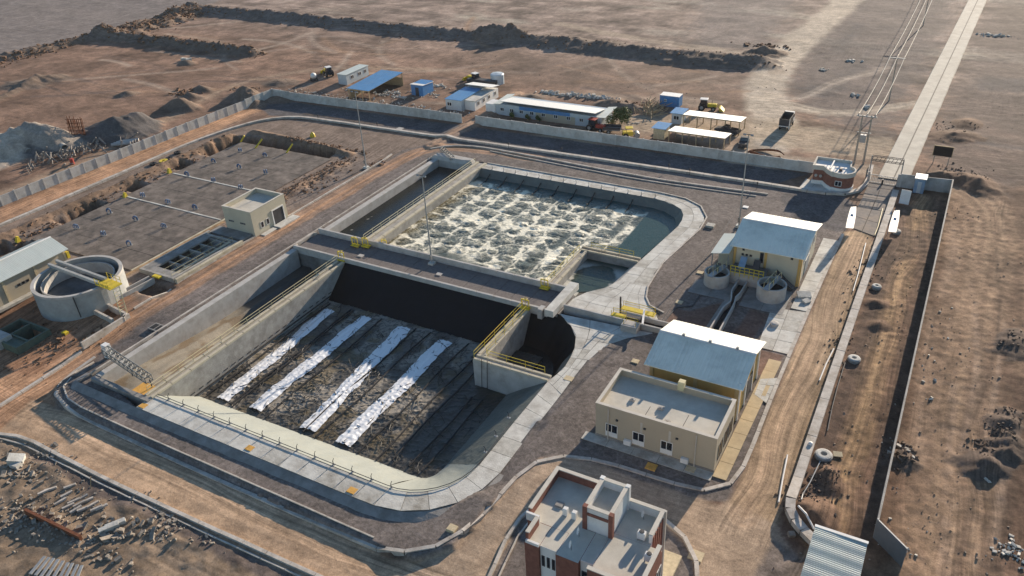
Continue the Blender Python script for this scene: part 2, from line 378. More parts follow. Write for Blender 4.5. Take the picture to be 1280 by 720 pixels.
# --- surfaces inside the works
paint([(-149.5, 40), (-149.5, 134), (-143.5, 134), (-142.6, 40)], RSAND, 1.5, .8, .85)
paint([(-142.5, 60), (-142.5, 112), (-139, 126), (-130, 130.5), (-91, 131), (-98, 118), (-98, 60)], (.20, .155, .125), 1.5, .8, .9, .4)
paint([(-147, 139.5), (-147, 134), (-139, 130), (-128, 132.5), (-26, 135), (-21, 142.5)], DGRAV, .5, .3, 1, .8)
paint([(-96.8, 45), (-97, 124), (-91, 133), (-75, 134), (-14, 135.5), (-11.5, 130), (-11.5, 59), (-31, 52), (-34, 42), (-40, 38.5), (-90, 38.5), (-94, 42)], GRAV, .4, .25, 1, 1)
paint([(-78, 129.2), (-48, 127.8), (-33, 128.8), (-14, 130), (-14, 134.8), (-60, 133.8), (-90, 132.5)], (.175, .15, .14), 1, .5, .8, .7)
paint([(-23.5, 131), (-22, 134.5), (-14, 135.5), (-8, 128), (-12.5, 121.5), (-20, 124)], DGRAV, .5, .3, .9, .8)
# tan vehicle bands worn into the gravel of the left road
stroke([(-95, 30), (-95.2, 60), (-95.0, 95), (-94.6, 122), (-91.5, 128), (-84, 130.4), (-70, 130.6)], 3.4, RSAND, .95, 1.2, .5, ruts=1.7)
stroke([(-92.3, 60), (-92.2, 95), (-92, 122)], .5, (.22, .18, .165), .7, .4, .1)
stroke([(-90.9, 60), (-90.8, 95), (-90.5, 122)], .4, (.21, .175, .16), .6, .4, .1)
paint([(-118, 20), (-112, 46), (-97.2, 58), (-93.6, 56), (-92.4, 44), (-88, 36), (-95, 20)], RSAND, 2.5, 1.2, .95, .1)
paint([(-100, 60), (-116, 62), (-118, 34), (-97, 42)], RED, 1.5, 1.0, .9, .1)
paint([(-93, 39), (-37, 39), (-32.5, 42), (-31, 30), (-90, 30.5)], SAND, .5, .3, 1, .15)
paint([(-36, 36), (-32.6, 49), (-30.8, 56.3), (-27.5, 58), (-12, 58), (-10.4, 62), (-6.9, 66), (-6.4, 58), (-2, 52), (-2, 30), (-36, 28)], (.37, .275, .195), .5, .4, 1, .1)
paint([(-11.3, 59), (-11.3, 122), (-8.3, 124), (-6.9, 120), (-6.6, 58)], (.33, .235, .15), .5, .35, 1, .1)
stroke([(-9.6, 58), (-9.5, 80), (-9.3, 100), (-9.1, 120)], 2.6, SAND, .8, 1.2, .4, ruts=1.3)
paint([(-6.7, 40), (-6.7, 56.5), (-3, 55), (0, 50), (-1, 40)], (.16, .135, .12), .8, .6, .9, .5)
stroke(PX([(645, 118), (620, 138), (596, 154), (566, 168), (540, 182)]), 3.0, (.38, .25, .17), .95, 1, .4, dz=.45, ruts=1.6)
paint(PX([(345, 118), (470, 128), (575, 146), (578, 138), (520, 124), (440, 116), (350, 108)]), (.12, .08, .06), 2, 1.5, .7)
paint(PX([(612, 152), (745, 168), (815, 180), (815, 176), (745, 160), (615, 146)]), (.11, .085, .07), 1.5, 1, .6)
# lower-left waste ground
paint([(-110, 10), (-97, 33), (-92, 32.3), (-86, 33.2), (-40, 33.6), (-40, 10)], (.25, .185, .13), .8, .6, 1, .1)
paint([(-80, 33.3), (-45, 33.4), (-45, 31.5), (-60, 31.8), (-74, 31.5), (-84, 32.3)], (.11, .09, .085), .8, .8, .85, .3)
wd = win(-112, -38, 12, 33.4); k = smooth((33.2-Y[wd])/1.2); k2 = fbm(X[wd]/2.2+50, Y[wd]/2.2, 4)
Hh[wd] += k*(.28*np.abs(k2)+.25*n_mid[wd]); Cc[wd] *= (1-.35*k*np.clip(-k2*2, 0, 1))[..., None]
# raised gravel platform in front of the ponds and round the buildings
wd, k = paint([(-91.9, 46), (-92.3, 43), (-90.9, 40.4), (-88.5, 39.5), (-40, 39.3), (-35.4, 39.4), (-32.9, 42), (-32.4, 46.3), (-31.9, 51.7), (-34, 58), (-88, 58)], GRAV, .3, .05, 1, 1)
Hh[wd] += .55*smooth((52-Y[wd])/4)*(k > .5)
paint([(-26.5, 30), (-28.3, 43), (-28.7, 50), (-24, 53), (-16.5, 53.5), (-12.8, 51.5), (-10.9, 47.5), (-10.6, 42), (-12, 30)], GRAV, .3, .1, 1, .8)
# red-brown beds near the inlet works
for p in ([(-27.8, 84.2), (-27.8, 90.2), (-25.7, 90.4), (-22.6, 94.4), (-22.4, 84.2)], [(-19.3, 84.5), (-18.6, 94.2), (-16, 94), (-16.8, 84.5)], [(-15.2, 85.6), (-15.5, 80.5), (-12.3, 80.5), (-12.3, 85.6)]):
    paint(p, (.17, .105, .08), .3, .1, .9, .5)
# fine cover: stone-free wheel polish, clods
for wdx in (win(-150, -90, 30, 140), win(-14, -6, 58, 124)):
    s = pn(X[wdx]*1.9, Y[wdx]*.05+9)+.6*pn(X[wdx]*4.5, Y[wdx]*.08); k = (1-grit[wdx])*(site[wdx] < 0)
    Cc[wdx] *= (1+.42*s*k)[..., None]; Hh[wdx] += .035*s*k
wdx = win(-92, -30, 28, 39); s = pn(X[wdx]*.05+3, Y[wdx]*2.1)+.6*pn(X[wdx]*.09, Y[wdx]*5); k = (1-grit[wdx]); Cc[wdx] *= (1+.42*s*k)[..., None]; Hh[wdx] += .03*s*k
wdx = win(-5.5, 14, 40, 141); s = fbm(X[wdx]*.9, Y[wdx]*.7, 4, .7); Cc[wdx] *= (1+.45*s)[..., None]

# --- mounds, berms, trenches
def mound(x, y, r, h, ex=1, ang=0, col=None, sharp=1.2, nz=.35):
    wd = win(x-r*2.4, x+r*2.4, y-r*2.4, y+r*2.4); dx = X[wd]-x; dy = Y[wd]-y
    a = dx*math.cos(ang)+dy*math.sin(ang); b = -dx*math.sin(ang)+dy*math.cos(ang)
    d = np.hypot(a/ex, b)/r+nz*(n_mid[wd]*.8+n_sm[wd]*.5); k = np.clip(1-d, 0, 1)
    Hh[wd] += h*k**sharp
    if col is not None: Cc[wd] = lerp(Cc[wd], np.array(col)*1.0, smooth(k*6))
BR = (.175, .13, .10); GR = (.105, .095, .09)
g1 = G(28, 153, 5.5); mound(g1[0], g1[1], 9.5, 4.6, 1.25, .3, GR, 1.1, .16)
g1 = G(62, 160, 4); mound(g1[0], g1[1], 6, 2.2, 1.5, .3, (.30, .26, .22), 1.0, .2)
g1 = G(140, 142, 4.5); mound(g1[0], g1[1], 8.2, 3.9, 1.35, .25, GR, 1.1, .16)
g1 = G(176, 146, 2); mound(g1[0], g1[1], 4, 2.2, 1.2, .2, GR, 1.0, .2)
g1 = G(-8, 186, 2); mound(g1[0], g1[1], 7, 2.4, 1.3, -.4, (.42, .35, .28), 1.0, .15)
for px, py, r, h in ((222, 118, 4.2, 3.2), (236, 114, 3, 1.8), (300, 110, 4.2, 2.4), (316, 114, 3.5, 1.8), (250, 106, 2.8, 1.6), (156, 113, 2.6, 1.2), (318, 124, 3, 1.3), (344, 120, 4, .8),
                    (956, 56, 5, 2.4), (665, 118, 3, .8), (765, 124, 3.5, 1.2), (790, 128, 3, 1.5), (350, 100, 4, .9), (232, 73, 2.6, 1.4), (60, 93, 5, 1.4), (30, 100, 6, 1.2)):
    a = G(px, py, h); mound(a[0], a[1], r, h, 1.3, rnd.uniform(-.4, .8), BR)
for px, py, r, h in ((1000, 630, 1.8, .9), (1022, 636, 2.2, 1.3), (1040, 600, 1.5, .6), (1035, 585, 1.3, .7), (1095, 375, 1.5, .6), (1098, 403, 1.4, .5), (1185, 215, 3, 1.0), (1225, 222, 3.5, 1.4), (1195, 165, 4, 1.0), (1210, 150, 3, .8)):
    a = G(px, py, h); mound(a[0], a[1], r, h, 1.4, rnd.uniform(0, 2), (.15, .095, .065))
for px, py, r, h in ((1235, 565, 2.0, .8), (1252, 548, 2.2, .9), (1262, 525, 2.2, .9), (1240, 580, 1.4, .6), (1265, 425, 2.4, .6), (1125, 568, 1.5, .6), (1135, 580, 1.2, .5)):
    a = G(px, py, h); mound(a[0], a[1], r, h, 1.6, rnd.uniform(.5, 1.5), (.115, .085, .068), 1.2, .8)
def berm(pts, wid, h, col=BR, rag=.5):
    pts = chaikin(pts, 1); wd = bbwin(pts, wid*2.5); d = seg_dist(X[wd], Y[wd], pts)/wid+rag*(n_mid[wd]*.9+n_sm[wd]*.5)
    k = np.clip(1-d, 0, 1); Hh[wd] += h*k*(1+.5*n_sm[wd]); Cc[wd] = lerp(Cc[wd], np.array(col), smooth(k*5)*.9)
berm([(-262, 118), (-255, 138), (-252, 151), (-249, 166), (-250, 190), (-249, 206)], 3.0, 2.0, BR)
berm([(-243, 172), (-243, 190), (-246, 204)], 6.0, 2.0, (.19, .14, .105), .9)
berm([(-249, 168), (-221, 169.5), (-200, 169.5), (-184, 169)], 4.0, 2.2, (.15, .12, .10), .35)
berm([(-249, 207), (-219, 209), (-190, 208.5), (-150, 206), (-118, 208.5)], 4.8, 2.1, (.15, .125, .11), .3)
berm([(-125, 208), (-92, 208), (-64, 205.5), (-47, 207)], 6.6, 2.1, (.15, .12, .10), .45)
berm([(-205, 92), (-215, 108), (-222, 128)], 2.0, .8)
berm([(-132, 134.0), (-110, 134.5)], .5, .1)
# soil heaps along the buried tank, debris bank to the east of it
berm([(-137.6, 58), (-137.8, 80), (-137.4, 100), (-137, 116)], 1.8, .9, (.21, .14, .095), .7)
berm([(-134, 119.8), (-118, 119.5), (-106, 117.5)], 1.5, .7, (.23, .155, .105), .6)
berm([(-104.5, 93), (-104.2, 102), (-103.5, 112)], 2.2, .8, (.25, .17, .12), .8)
berm([(-106.6, 64), (-106.6, 84)], .5, .25, (.33, .22, .12), .4)
paint([(-102.3, 92), (-102, 116), (-98.6, 116), (-98.2, 92)], (.19, .155, .135), 1.2, .8, .8, .6)
def trench(poly, dep, col=(.12, .075, .05)):
    wd = bbwin(poly, 2); d = sd_poly(X[wd], Y[wd], poly)+.5*n_sm[wd]+.3*n_mid[wd]; k = smooth(-d/.9+.3)
    Hh[wd] -= dep*k; Cc[wd] = lerp(Cc[wd], np.array(col), k*.9)
for y0, y1 in ((58, 63), (72, 81), (86.5, 90.5), (98, 102), (106, 117)): trench([(-136.2, y0), (-132.2, y0), (-132.2, y1), (-136.2, y1)], 2.6)
trench([(-133, 114.6), (-109, 114.6), (-109, 118), (-133, 118)], 2.8)
trench([(-134, 64.8), (-125, 64.8), (-125, 61.5), (-134, 61.5)], 1.2)
trench([(-103.5, 64.8), (-96.8, 64.8), (-96.8, 61.5), (-103.5, 62)], .7)
trench([(-101.8, 55), (-98.4, 55), (-97.6, 57), (-101.4, 57.4)], .5)
def hole(poly, z, m=.0):
    wd = bbwin(poly, 2); d = sd_poly(X[wd], Y[wd], poly); Hh[wd] = np.where(d < -m, z, Hh[wd])
POND_MID = [(-88.6, 44.3), (-43, 44.3), (-38.5, 45.8), (-35.5, 50), (-35.2, 68), (-34.8, 73), (-35.5, 78), (-38.6, 82), (-40.5, 83), (-40.5, 88.3), (-37, 89.5), (-35.8, 94), (-35.2, 102), (-34.2, 114), (-35, 119.6), (-38.2, 122.2), (-41.8, 123.2), (-88.6, 123.2)]
hole(POND_MID, -6.5, .25)
hole([(-78, 43.2), (-43.3, 43.2), (-39.5, 43.9), (-36, 46.6), (-34, 50), (-33.9, 71.5), (-33.5, 76.2), (-32.5, 79.2), (-30.5, 81.8), (-28.6, 83.4), (-28.6, 84.5), (-29.7, 88.4), (-31.4, 89.5), (-32.6, 91.2), (-33.4, 94), (-33.8, 101), (-32.2, 113.8), (-32.6, 118.4), (-34.7, 121.8), (-37.8, 123.6), (-42.2, 124.2), (-77.4, 124.2), (-88.4, 124), (-88.4, 46)], -6.5, .0)
hole([(-104.9, 65.9), (-98.4, 65.9), (-98, 78.6), (-104.6, 79.6)], -3.5, .2)
hole([(-110.0, 44.5), (-103.8, 44.5), (-103.8, 48.8), (-110.0, 48.8)], -4, .2)
hole([(-132, 66), (-108, 66), (-108, 113.6), (-132, 113.6)], -.6, .2)

# mesh
ny, nx = shp
me = bpy.data.meshes.new('ground'); nv = nx*ny
co = np.empty((nv, 3), np.float32); co[:, 0] = X.ravel(); co[:, 1] = Y.ravel(); co[:, 2] = Hh.ravel()
idx = np.arange(nv).reshape(ny, nx); q = np.stack([idx[:-1, :-1], idx[:-1, 1:], idx[1:, 1:], idx[1:, :-1]], -1).reshape(-1, 4)
me.vertices.add(nv); me.vertices.foreach_set('co', co.ravel())
me.loops.add(q.size); me.loops.foreach_set('vertex_index', q.ravel().astype(np.int32))
me.polygons.add(len(q)); me.polygons.foreach_set('loop_start', np.arange(0, q.size, 4, dtype=np.int32))
me.update(calc_edges=True); me.shade_smooth()
ca = me.color_attributes.new('tint', 'FLOAT_COLOR', 'POINT')
rgba = np.ones((nv, 4), np.float32); rgba[:, :3] = np.clip(Cc, .02, .8).reshape(-1, 3); rgba[:, 3] = grit.ravel(); ca.data.foreach_set('color', rgba.ravel())
RU = np.zeros(shp+(3,), np.float32)
inb = (site < 0)
RU[..., 0] = np.where(X > 1.8, .75*smooth((X-1.8)/2)*smooth((150-Y)/8)*np.clip(.4+2.6*fbm(X/8, Y/45, 3), 0, 1), 0)
RU[..., 0] = np.maximum(RU[..., 0], np.where((X > -4.2) & (X < .4) & (Y < 141), .8, 0))
RU[..., 0] = np.maximum(RU[..., 0], (1-grit)*np.where(((X < -91.5) & (X > -118) & (Y < 126)) | ((X > -11.6) & (X < -6.7) & (Y < 124) & (Y > 55)) | ((X < -143) & (X > -151) & (Y < 135)), .8, 0))
RU[..., 0] = np.maximum(RU[..., 0], .35*(Y > 146)*np.clip(2.4*fbm(X/30+9, Y/50, 2), 0, 1))
RU[..., 1] = np.where(inb & (Y < 39.5) & (X < -30), .9*(1-grit), 0)+(Y > 146)*.75*np.clip(.3+2.2*fbm(X/60+4, Y/25, 2), 0, 1)+np.where(inb & (X > -36) & (X < -12) & (Y < 60), .35*(1-grit), 0)
cr2_ = me.color_attributes.new('ruts', 'FLOAT_COLOR', 'POINT'); r4 = np.ones((nv, 4), np.float32); r4[:, :3] = np.clip(RU, 0, 1).reshape(-1, 3); cr2_.data.foreach_set('color', r4.ravel())
mg = bpy.data.materials.new('ground_soil'); t, N, L, b = nodes(mg)
at = N.new('ShaderNodeAttribute'); at.attribute_name = 'tint'; geo = N.new('ShaderNodeNewGeometry')
def nz(scale, det, rough=.6):
    n = N.new('ShaderNodeTexNoise'); n.inputs['Scale'].default_value = scale; n.inputs['Detail'].default_value = det; n.inputs['Roughness'].default_value = rough
    L.new(geo.outputs['Position'], n.inputs['Vector']); return n
def mrange(s, a, b_, c, d):
    m = N.new('ShaderNodeMapRange'); m.inputs[1].default_value = a; m.inputs[2].default_value = b_; m.inputs[3].default_value = c; m.inputs[4].default_value = d; L.new(s, m.inputs[0]); return m.outputs[0]
def mul(a, bb):
    m = N.new('ShaderNodeMath'); m.operation = 'MULTIPLY'; L.new(a, m.inputs[0]); L.new(bb, m.inputs[1]); return m.outputs[0]
na, nb_, nc, nd_ = nz(.45, 6, .7), nz(2.2, 7, .8), nz(7, 5, .7), nz(.11, 8, .78)
na.inputs['Distortion'].default_value = .8; nd_.inputs['Distortion'].default_value = 1.2
k = mul(mul(mrange(nd_.outputs[0], .35, .65, .76, 1.24), mrange(na.outputs[0], .35, .65, .80, 1.2)), mul(mrange(nb_.outputs[0], .35, .65, .80, 1.2), mrange(nc.outputs[0], .35, .65, .84, 1.16)))
vo = N.new('ShaderNodeTexVoronoi'); vo.inputs['Scale'].default_value = 3.2; L.new(geo.outputs['Position'], vo.inputs['Vector'])
vm = N.new('ShaderNodeMix'); vm.data_type = 'FLOAT'; L.new(at.outputs['Alpha'], vm.inputs[0]); vm.inputs[2].default_value = 1
sepv = N.new('ShaderNodeSeparateColor'); L.new(vo.outputs['Color'], sepv.inputs[0]); L.new(mrange(sepv.outputs[0], 0, 1, .78, 1.22), vm.inputs[3])
k = mul(k, vm.outputs[0])
# wheel streaks: noise stretched along y (R of 'ruts') and along x (G of 'ruts')
ar_ = N.new('ShaderNodeAttribute'); ar_.attribute_name = 'ruts'; sr_ = N.new('ShaderNodeSeparateColor'); L.new(ar_.outputs['Color'], sr_.inputs[0])
wv_ = N.new('ShaderNodeTexNoise'); wv_.inputs['Scale'].default_value = .035; wv_.inputs['Detail'].default_value = 2; L.new(geo.outputs['Position'], wv_.inputs['Vector'])
vs_ = N.new('ShaderNodeVectorMath'); vs_.operation = 'MULTIPLY_ADD'; vs_.inputs[1].default_value = (7, 7, 0); L.new(wv_.outputs['Color'], vs_.inputs[0]); L.new(geo.outputs['Position'], vs_.inputs[2])
str_ = []
for sc3, ch in (((2.3, .05, 0), 0), ((.05, 2.3, 0), 1)):
    mp = N.new('ShaderNodeMapping'); mp.inputs['Scale'].default_value = sc3; L.new(vs_.outputs[0], mp.inputs['Vector']); nn_ = N.new('ShaderNodeTexNoise'); nn_.inputs['Scale'].default_value = 1; nn_.inputs['Detail'].default_value = 4; nn_.inputs['Roughness'].default_value = .7; L.new(mp.outputs[0], nn_.inputs['Vector'])
    f_ = mrange(nn_.outputs[0], .38, .62, .62, 1.42); m_ = N.new('ShaderNodeMix'); m_.data_type = 'FLOAT'; m_.inputs[2].default_value = 1; L.new(sr_.outputs[ch], m_.inputs[0]); L.new(f_, m_.inputs[3]); k = mul(k, m_.outputs[0]); str_.append(m_.outputs[0])
mx = N.new('ShaderNodeMix'); mx.data_type = 'RGBA'; mx.blend_type = 'MULTIPLY'; mx.inputs[0].default_value = 1; L.new(at.outputs['Color'], mx.inputs[6]); L.new(k, mx.inputs[7]); L.new(mx.outputs[2], b.inputs['Base Color'])
b.inputs['Roughness'].default_value = .95; b.inputs['Specular IOR Level'].default_value = .15
bp = N.new('ShaderNodeBump'); bp.inputs['Distance'].default_value = .05; bp.inputs['Strength'].default_value = 1; L.new(nb_.outputs[0], bp.inputs['Height'])
b2 = N.new('ShaderNodeBump'); b2.inputs['Distance'].default_value = .012; L.new(nc.outputs[0], b2.inputs['Height']); L.new(bp.outputs[0], b2.inputs['Normal']); L.new(b2.outputs[0], b.inputs['Normal'])
me.materials.append(mg)
og = bpy.data.objects.new('ground', me); COL.objects.link(og); finish(og, kind='structure')

def hz(x, y):
    i = min(len(GX_)-2, max(0, int(np.searchsorted(GX_, x))-1)); j = min(len(GY_)-2, max(0, int(np.searchsorted(GY_, y))-1))
    a = (x-GX_[i])/(GX_[i+1]-GX_[i]); c = (y-GY_[j])/(GY_[j+1]-GY_[j])
    return float((Hh[j, i]*(1-a)+Hh[j, i+1]*a)*(1-c)+(Hh[j+1, i]*(1-a)+Hh[j+1, i+1]*a)*c)
def hmin(x, y, r): return min(hz(x+a*r, y+c*r) for a, c in ((0, 0), (1, 0), (-1, 0), (0, 1), (0, -1)))
# ================================================================== PONDS
M['liner_s'] = M['skin']  # sunlit copy of the pond liner, its brightness put into the colour
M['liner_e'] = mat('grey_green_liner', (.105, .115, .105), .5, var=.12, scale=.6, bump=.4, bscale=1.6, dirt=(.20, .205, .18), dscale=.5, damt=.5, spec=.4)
M['liner_n'] = mat('black_liner', (.009, .009, .011), .5, var=.2, scale=.6, bump=.2, bscale=1.2, spec=.15)  # shaded copy of the same liner, shade put into its near-black
M['gravdeck'] = mat('gravel_topping', (.15, .132, .126), .95, var=.22, scale=2.4, bump=.2, bscale=8, dirt=(.21, .185, .165), dscale=.5, damt=.5)
M['bed'] = mat('joint_mortar', (.10, .09, .075), .95, var=.3, scale=1.5, bump=.1)
M['foil'] = mat('white_foil', (.78, .79, .80), .45, .1, var=.05, scale=2, bump=.12, bscale=4, spec=.5)
M['conc_s'] = mat('slab_concrete', (.56, .55, .505), .85, var=.16, scale=.8, bump=.15, bscale=6, dirt=(.24, .21, .175), dscale=.35, damt=.65)
M['conc_s2'] = mat('stained_slab_concrete', (.46, .445, .40), .85, var=.2, scale=1.1, bump=.15, bscale=6, dirt=(.18, .155, .12), dscale=.5, damt=.7)

def slab_band(name, st, step, nac, thick=.22, gap=.05, part='coping_slab', mats=None, parent=None):
    """paving slabs between an inner and an outer edge; st = [(inner xyz, outer xyz), ...]"""
    I = [Vector(a) for a, b in st]; O = [Vector(b) for a, b in st]
    L = [0]
    for i in range(len(st)-1): L.append(L[-1]+((I[i+1]+O[i+1])/2-(I[i]+O[i])/2).length)
    def at(s, t):
        j = 0
        while j < len(L)-2 and L[j+1] < s: j += 1
        k = (s-L[j])/max(1e-9, L[j+1]-L[j]); a = I[j].lerp(I[j+1], k); b = O[j].lerp(O[j+1], k); return a.lerp(b, t)
    mb = MB(); n = max(1, round(L[-1]/step))
    for i in range(len(st)-1):
        mb.hexa([I[i]-Vector((0, 0, 1.2)), O[i]-Vector((0, 0, 1.2)), O[i+1]-Vector((0, 0, 1.2)), I[i+1]-Vector((0, 0, 1.2))],
                [I[i]-Vector((0, 0, .06)), O[i]-Vector((0, 0, .06)), O[i+1]-Vector((0, 0, .06)), I[i+1]-Vector((0, 0, .06))])
    root = emit(name, mb, M['bed']); finish(root, kind='structure')
    OFF[root.name] = Vector((0, 0, 0))
    for i in range(n):
        for j in range(nac):
            s0, s1 = L[-1]*i/n, L[-1]*(i+1)/n
            if nac > 1 and j % 2: s0, s1 = min(L[-1], s0+.0), s1
            wdt = (at(s0, 1)-at(s0, 0)).length+.01; gt = gap/wdt/2
            t0, t1 = j/nac+gt*(j > 0), (j+1)/nac-gt*(j < nac-1)
            dz = Vector((0, 0, rnd.uniform(-.012, .012)))
            sub = 3 if (i/n*L[-1] > 0 and n < 400) else 1
            hi0 = [at(s0+gap/2, t0)+dz, at(s0+gap/2, t1)+dz, at(s1-gap/2, t1)+dz, at(s1-gap/2, t0)+dz]
            lo0 = [p-Vector((0, 0, thick)) for p in hi0]
            m = MB().hexa(lo0, hi0)
            emit(part, m, rnd.choice(mats or [M['conc_s'], M['conc_s'], M['conc_s2']]), root)
    return root

def arc(c, r, a0, a1, n): return [(c[0]+r*math.cos(R(a0+(a1-a0)*i/n)), c[1]+r*math.sin(R(a0+(a1-a0)*i/n))) for i in range(n+1)]
Z = lambda p, z=0.0: (p[0], p[1], z)
# front coping: straight run, corner, then the east side up to the plaza
inn = [(-78.3, 45.5), (-43.3, 45.5)]+arc((-43.3, 52.6), 7.1, -78, 0, 7)+[(-36.2, 60), (-36.1, 68.5), (-35.5, 71.5), (-35.9, 75.5), (-37.2, 78.8), (-39.4, 81.2), (-41.4, 82.5)]
out = [(-78.3, 43.0), (-43.3, 43.0)]+arc((-43.3, 52.6), 9.6, -78, 0, 7)+[(-33.7, 60), (-33.6, 67), (-33.7, 71.5), (-33.3, 76.2), (-32.3, 79.2), (-30.2, 81.8), (-28.2, 83.4)]
k0 = 12
st = [(Z(a), Z(b, -.03)) for a, b in zip(inn[:k0], out[:k0])]
slab_band('concrete_coping', st, 2.55, 1)
slab_band('concrete_apron', [(Z(a), Z(b)) for a, b in zip(inn[k0-1:], out[k0-1:])], 2.3, 3, part='paving_slab')
# the plaza north of the low wall and the rear coping
inn2 = [(-41.4, 84.3), (-41.3, 88.6), (-39.6, 89.6), (-38.2, 91.4), (-37.4, 94), (-36.9, 100), (-35.4, 113.6), (-35.6, 117.2), (-37.0, 119.8), (-39.4, 121.4), (-42.2, 122.0), (-77.4, 122.0)]
out2 = [(-28.2, 84.3), (-29.4, 88.4), (-31.2, 89.4), (-32.4, 91.2), (-33.2, 94), (-33.6, 101), (-32.0, 113.8), (-32.3, 118.4), (-34.4, 122), (-37.6, 123.9), (-42.2, 124.5), (-77.4, 124.5)]
slab_band('plaza_paving', [(Z(a), Z(b)) for a, b in zip(inn2[:5], out2[:5])], 2.4, 5, part='paving_slab')
slab_band('rear_coping', [(Z(a), Z(b, -.02)) for a, b in zip(inn2[4:], out2[4:])], 2.5, 2)
# outer concrete skirt falling to the gravel
mb = MB(); op = [(-89.6, 45.2), (-89.6, 43.2), (-78.3, 43.0), (-43.3, 43.0)]+arc((-43.3, 52.6), 9.6, -78, 0, 7)
for i in range(len(op)-1):
    a, b = Vector(op[i]), Vector(op[i+1]); d = (b-a).normalized(); nn = Vector((d.y, -d.x))
    def low(p, n): 
        q = p+n*1.15; return (q.x, q.y, min(-.25, hz(q.x, q.y)-.03))
    mb.add([(a.x, a.y, -.12), (b.x, b.y, -.12), low(b, nn), low(a, nn), (a.x, a.y, -1.2), (b.x, b.y, -1.2)], [(0, 3, 2, 1), (0, 1, 5, 4)])
    if i < len(op)-2:
        c = Vector(op[i+2]); d2 = (c-b).normalized(); n2 = Vector((d2.y, -d2.x)); mb.add([(b.x, b.y, -.12), low(b, nn), low(b, n2)], [(0, 1, 2)])
o = emit('pond_skirt', mb, M['conc_d']); finish(o, kind='structure')
# kerb lip round the rear coping's outside
o = emit('coping_lip', MB().sweep([(-28.8, 88.4)]+out2[2:], [(-.0, -.3), (.0, .12), (-.22, .12), (-.22, -.3)]), M['kerb']); finish(o, kind='structure')

# liner slopes
def loft(name, top, bot, step, rows, m, amp=.06, kind='structure', sag=.0):
    n = max(2, round(sum((Vector(a)-Vector(b)).length for a, b in zip(top, top[1:]))/step))
    def rs_(P, n):
        P = [Vector(p) for p in P]; L = [0]
        for a, b in zip(P, P[1:]): L.append(L[-1]+(b-a).length)
        o = []
        for i in range(n+1):
            s = L[-1]*i/n; j = 0
            while j < len(L)-2 and L[j+1] < s: j += 1
            o.append(P[j].lerp(P[j+1], (s-L[j])/max(1e-9, L[j+1]-L[j])))
        return o
    # matched stations: interpolate by index so that corners stay together
    A = []; B = []
    for i in range(len(top)-1):
        k = max(1, round((Vector(top[i+1])-Vector(top[i])).length/step))
        for j in range(k): t = j/k; A.append(Vector(top[i]).lerp(Vector(top[i+1]), t)); B.append(Vector(bot[i]).lerp(Vector(bot[i+1]), t))
    A.append(Vector(top[-1])); B.append(Vector(bot[-1]))
    mb = MB(); v = []
    for i, (a, b) in enumerate(zip(A, B)):
        for j in range(rows+1):
            t = j/rows; p = a.lerp(b, t); w_ = math.sin(math.pi*min(1, t*1.0))
            p.z += w_*(amp*float(pn(np.array(i*step*.9+17.), np.array(t*2.2)))+amp*1.3*float(pn(np.array(i*step*.35+3), np.array(t*1.1)))) ; v.append(p)
    f = [(i*(rows+1)+j, (i+1)*(rows+1)+j, (i+1)*(rows+1)+j+1, i*(rows+1)+j+1) for i in range(len(A)-1) for j in range(rows)]
    mb.add(v, f); o = emit(name, mb, m, smoothf=True); finish(o, kind=kind); return o
ZF = -4.0
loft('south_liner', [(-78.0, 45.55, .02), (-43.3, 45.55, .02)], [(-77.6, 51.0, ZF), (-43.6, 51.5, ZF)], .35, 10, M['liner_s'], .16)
cin = arc((-43.3, 52.6), 7.05, -90, 0, 8)
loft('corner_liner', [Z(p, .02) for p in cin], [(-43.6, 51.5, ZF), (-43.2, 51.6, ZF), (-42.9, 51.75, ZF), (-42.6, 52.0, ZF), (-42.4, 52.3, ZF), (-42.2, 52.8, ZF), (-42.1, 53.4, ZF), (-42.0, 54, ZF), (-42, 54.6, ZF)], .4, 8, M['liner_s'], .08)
loft('east_liner', [(-36.25, 52.6, .02), (-36.15, 68.4, .02)], [(-42, 54.6, ZF), (-42, 68.4, ZF)], .5, 8, M['liner_e'], .14)
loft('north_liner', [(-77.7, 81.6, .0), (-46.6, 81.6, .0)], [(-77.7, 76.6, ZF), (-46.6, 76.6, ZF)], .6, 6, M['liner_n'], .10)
r_in = [(-36.1, 69.6), (-35.5, 71.5), (-35.9, 75.5), (-37.2, 78.8), (-39.4, 81.2), (-41.4, 82.3), (-45.4, 82.2)]
r_bt = [(-38.6, 69.6), (-38.4, 71.8), (-38.7, 74.8), (-39.6, 76.8), (-41, 78.3), (-42.4, 79), (-45.4, 79.2)]
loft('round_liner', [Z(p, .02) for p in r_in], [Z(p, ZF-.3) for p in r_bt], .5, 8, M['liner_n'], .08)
loft('round_liner_rim', [Z(p, .05) for p in r_in[:3]], [(a[0]*.45+b[0]*.55, a[1]*.45+b[1]*.55, ZF*.52) for a, b in zip(r_in[:3], r_bt[:3])], .5, 5, M['liner_e'], .06)
e_in = [(-36.9, 101.3), (-35.4, 113.6), (-35.6, 117.2), (-37.0, 119.8), (-39.4, 121.4), (-42.2, 122.0), (-77.3, 122.0)]
e_bt = [(-38.4, 101.3), (-36.9, 113.3), (-37.1, 116.5), (-38.2, 118.4), (-40.1, 119.8), (-42.5, 120.4), (-77.3, 120.4)]
loft('rear_liner', [Z(p, .0) for p in e_in], [Z(p, -1.9) for p in e_bt], .6, 5, M['liner_e'], .06)
s_in = [(-41.3, 88.7), (-39.6, 89.6), (-38.2, 91.4), (-37.4, 94), (-36.95, 99.9)]
s_bt = [(-42.6, 90.6), (-41.2, 91.2), (-40.2, 92.6), (-39.4, 94.6), (-39, 99.9)]
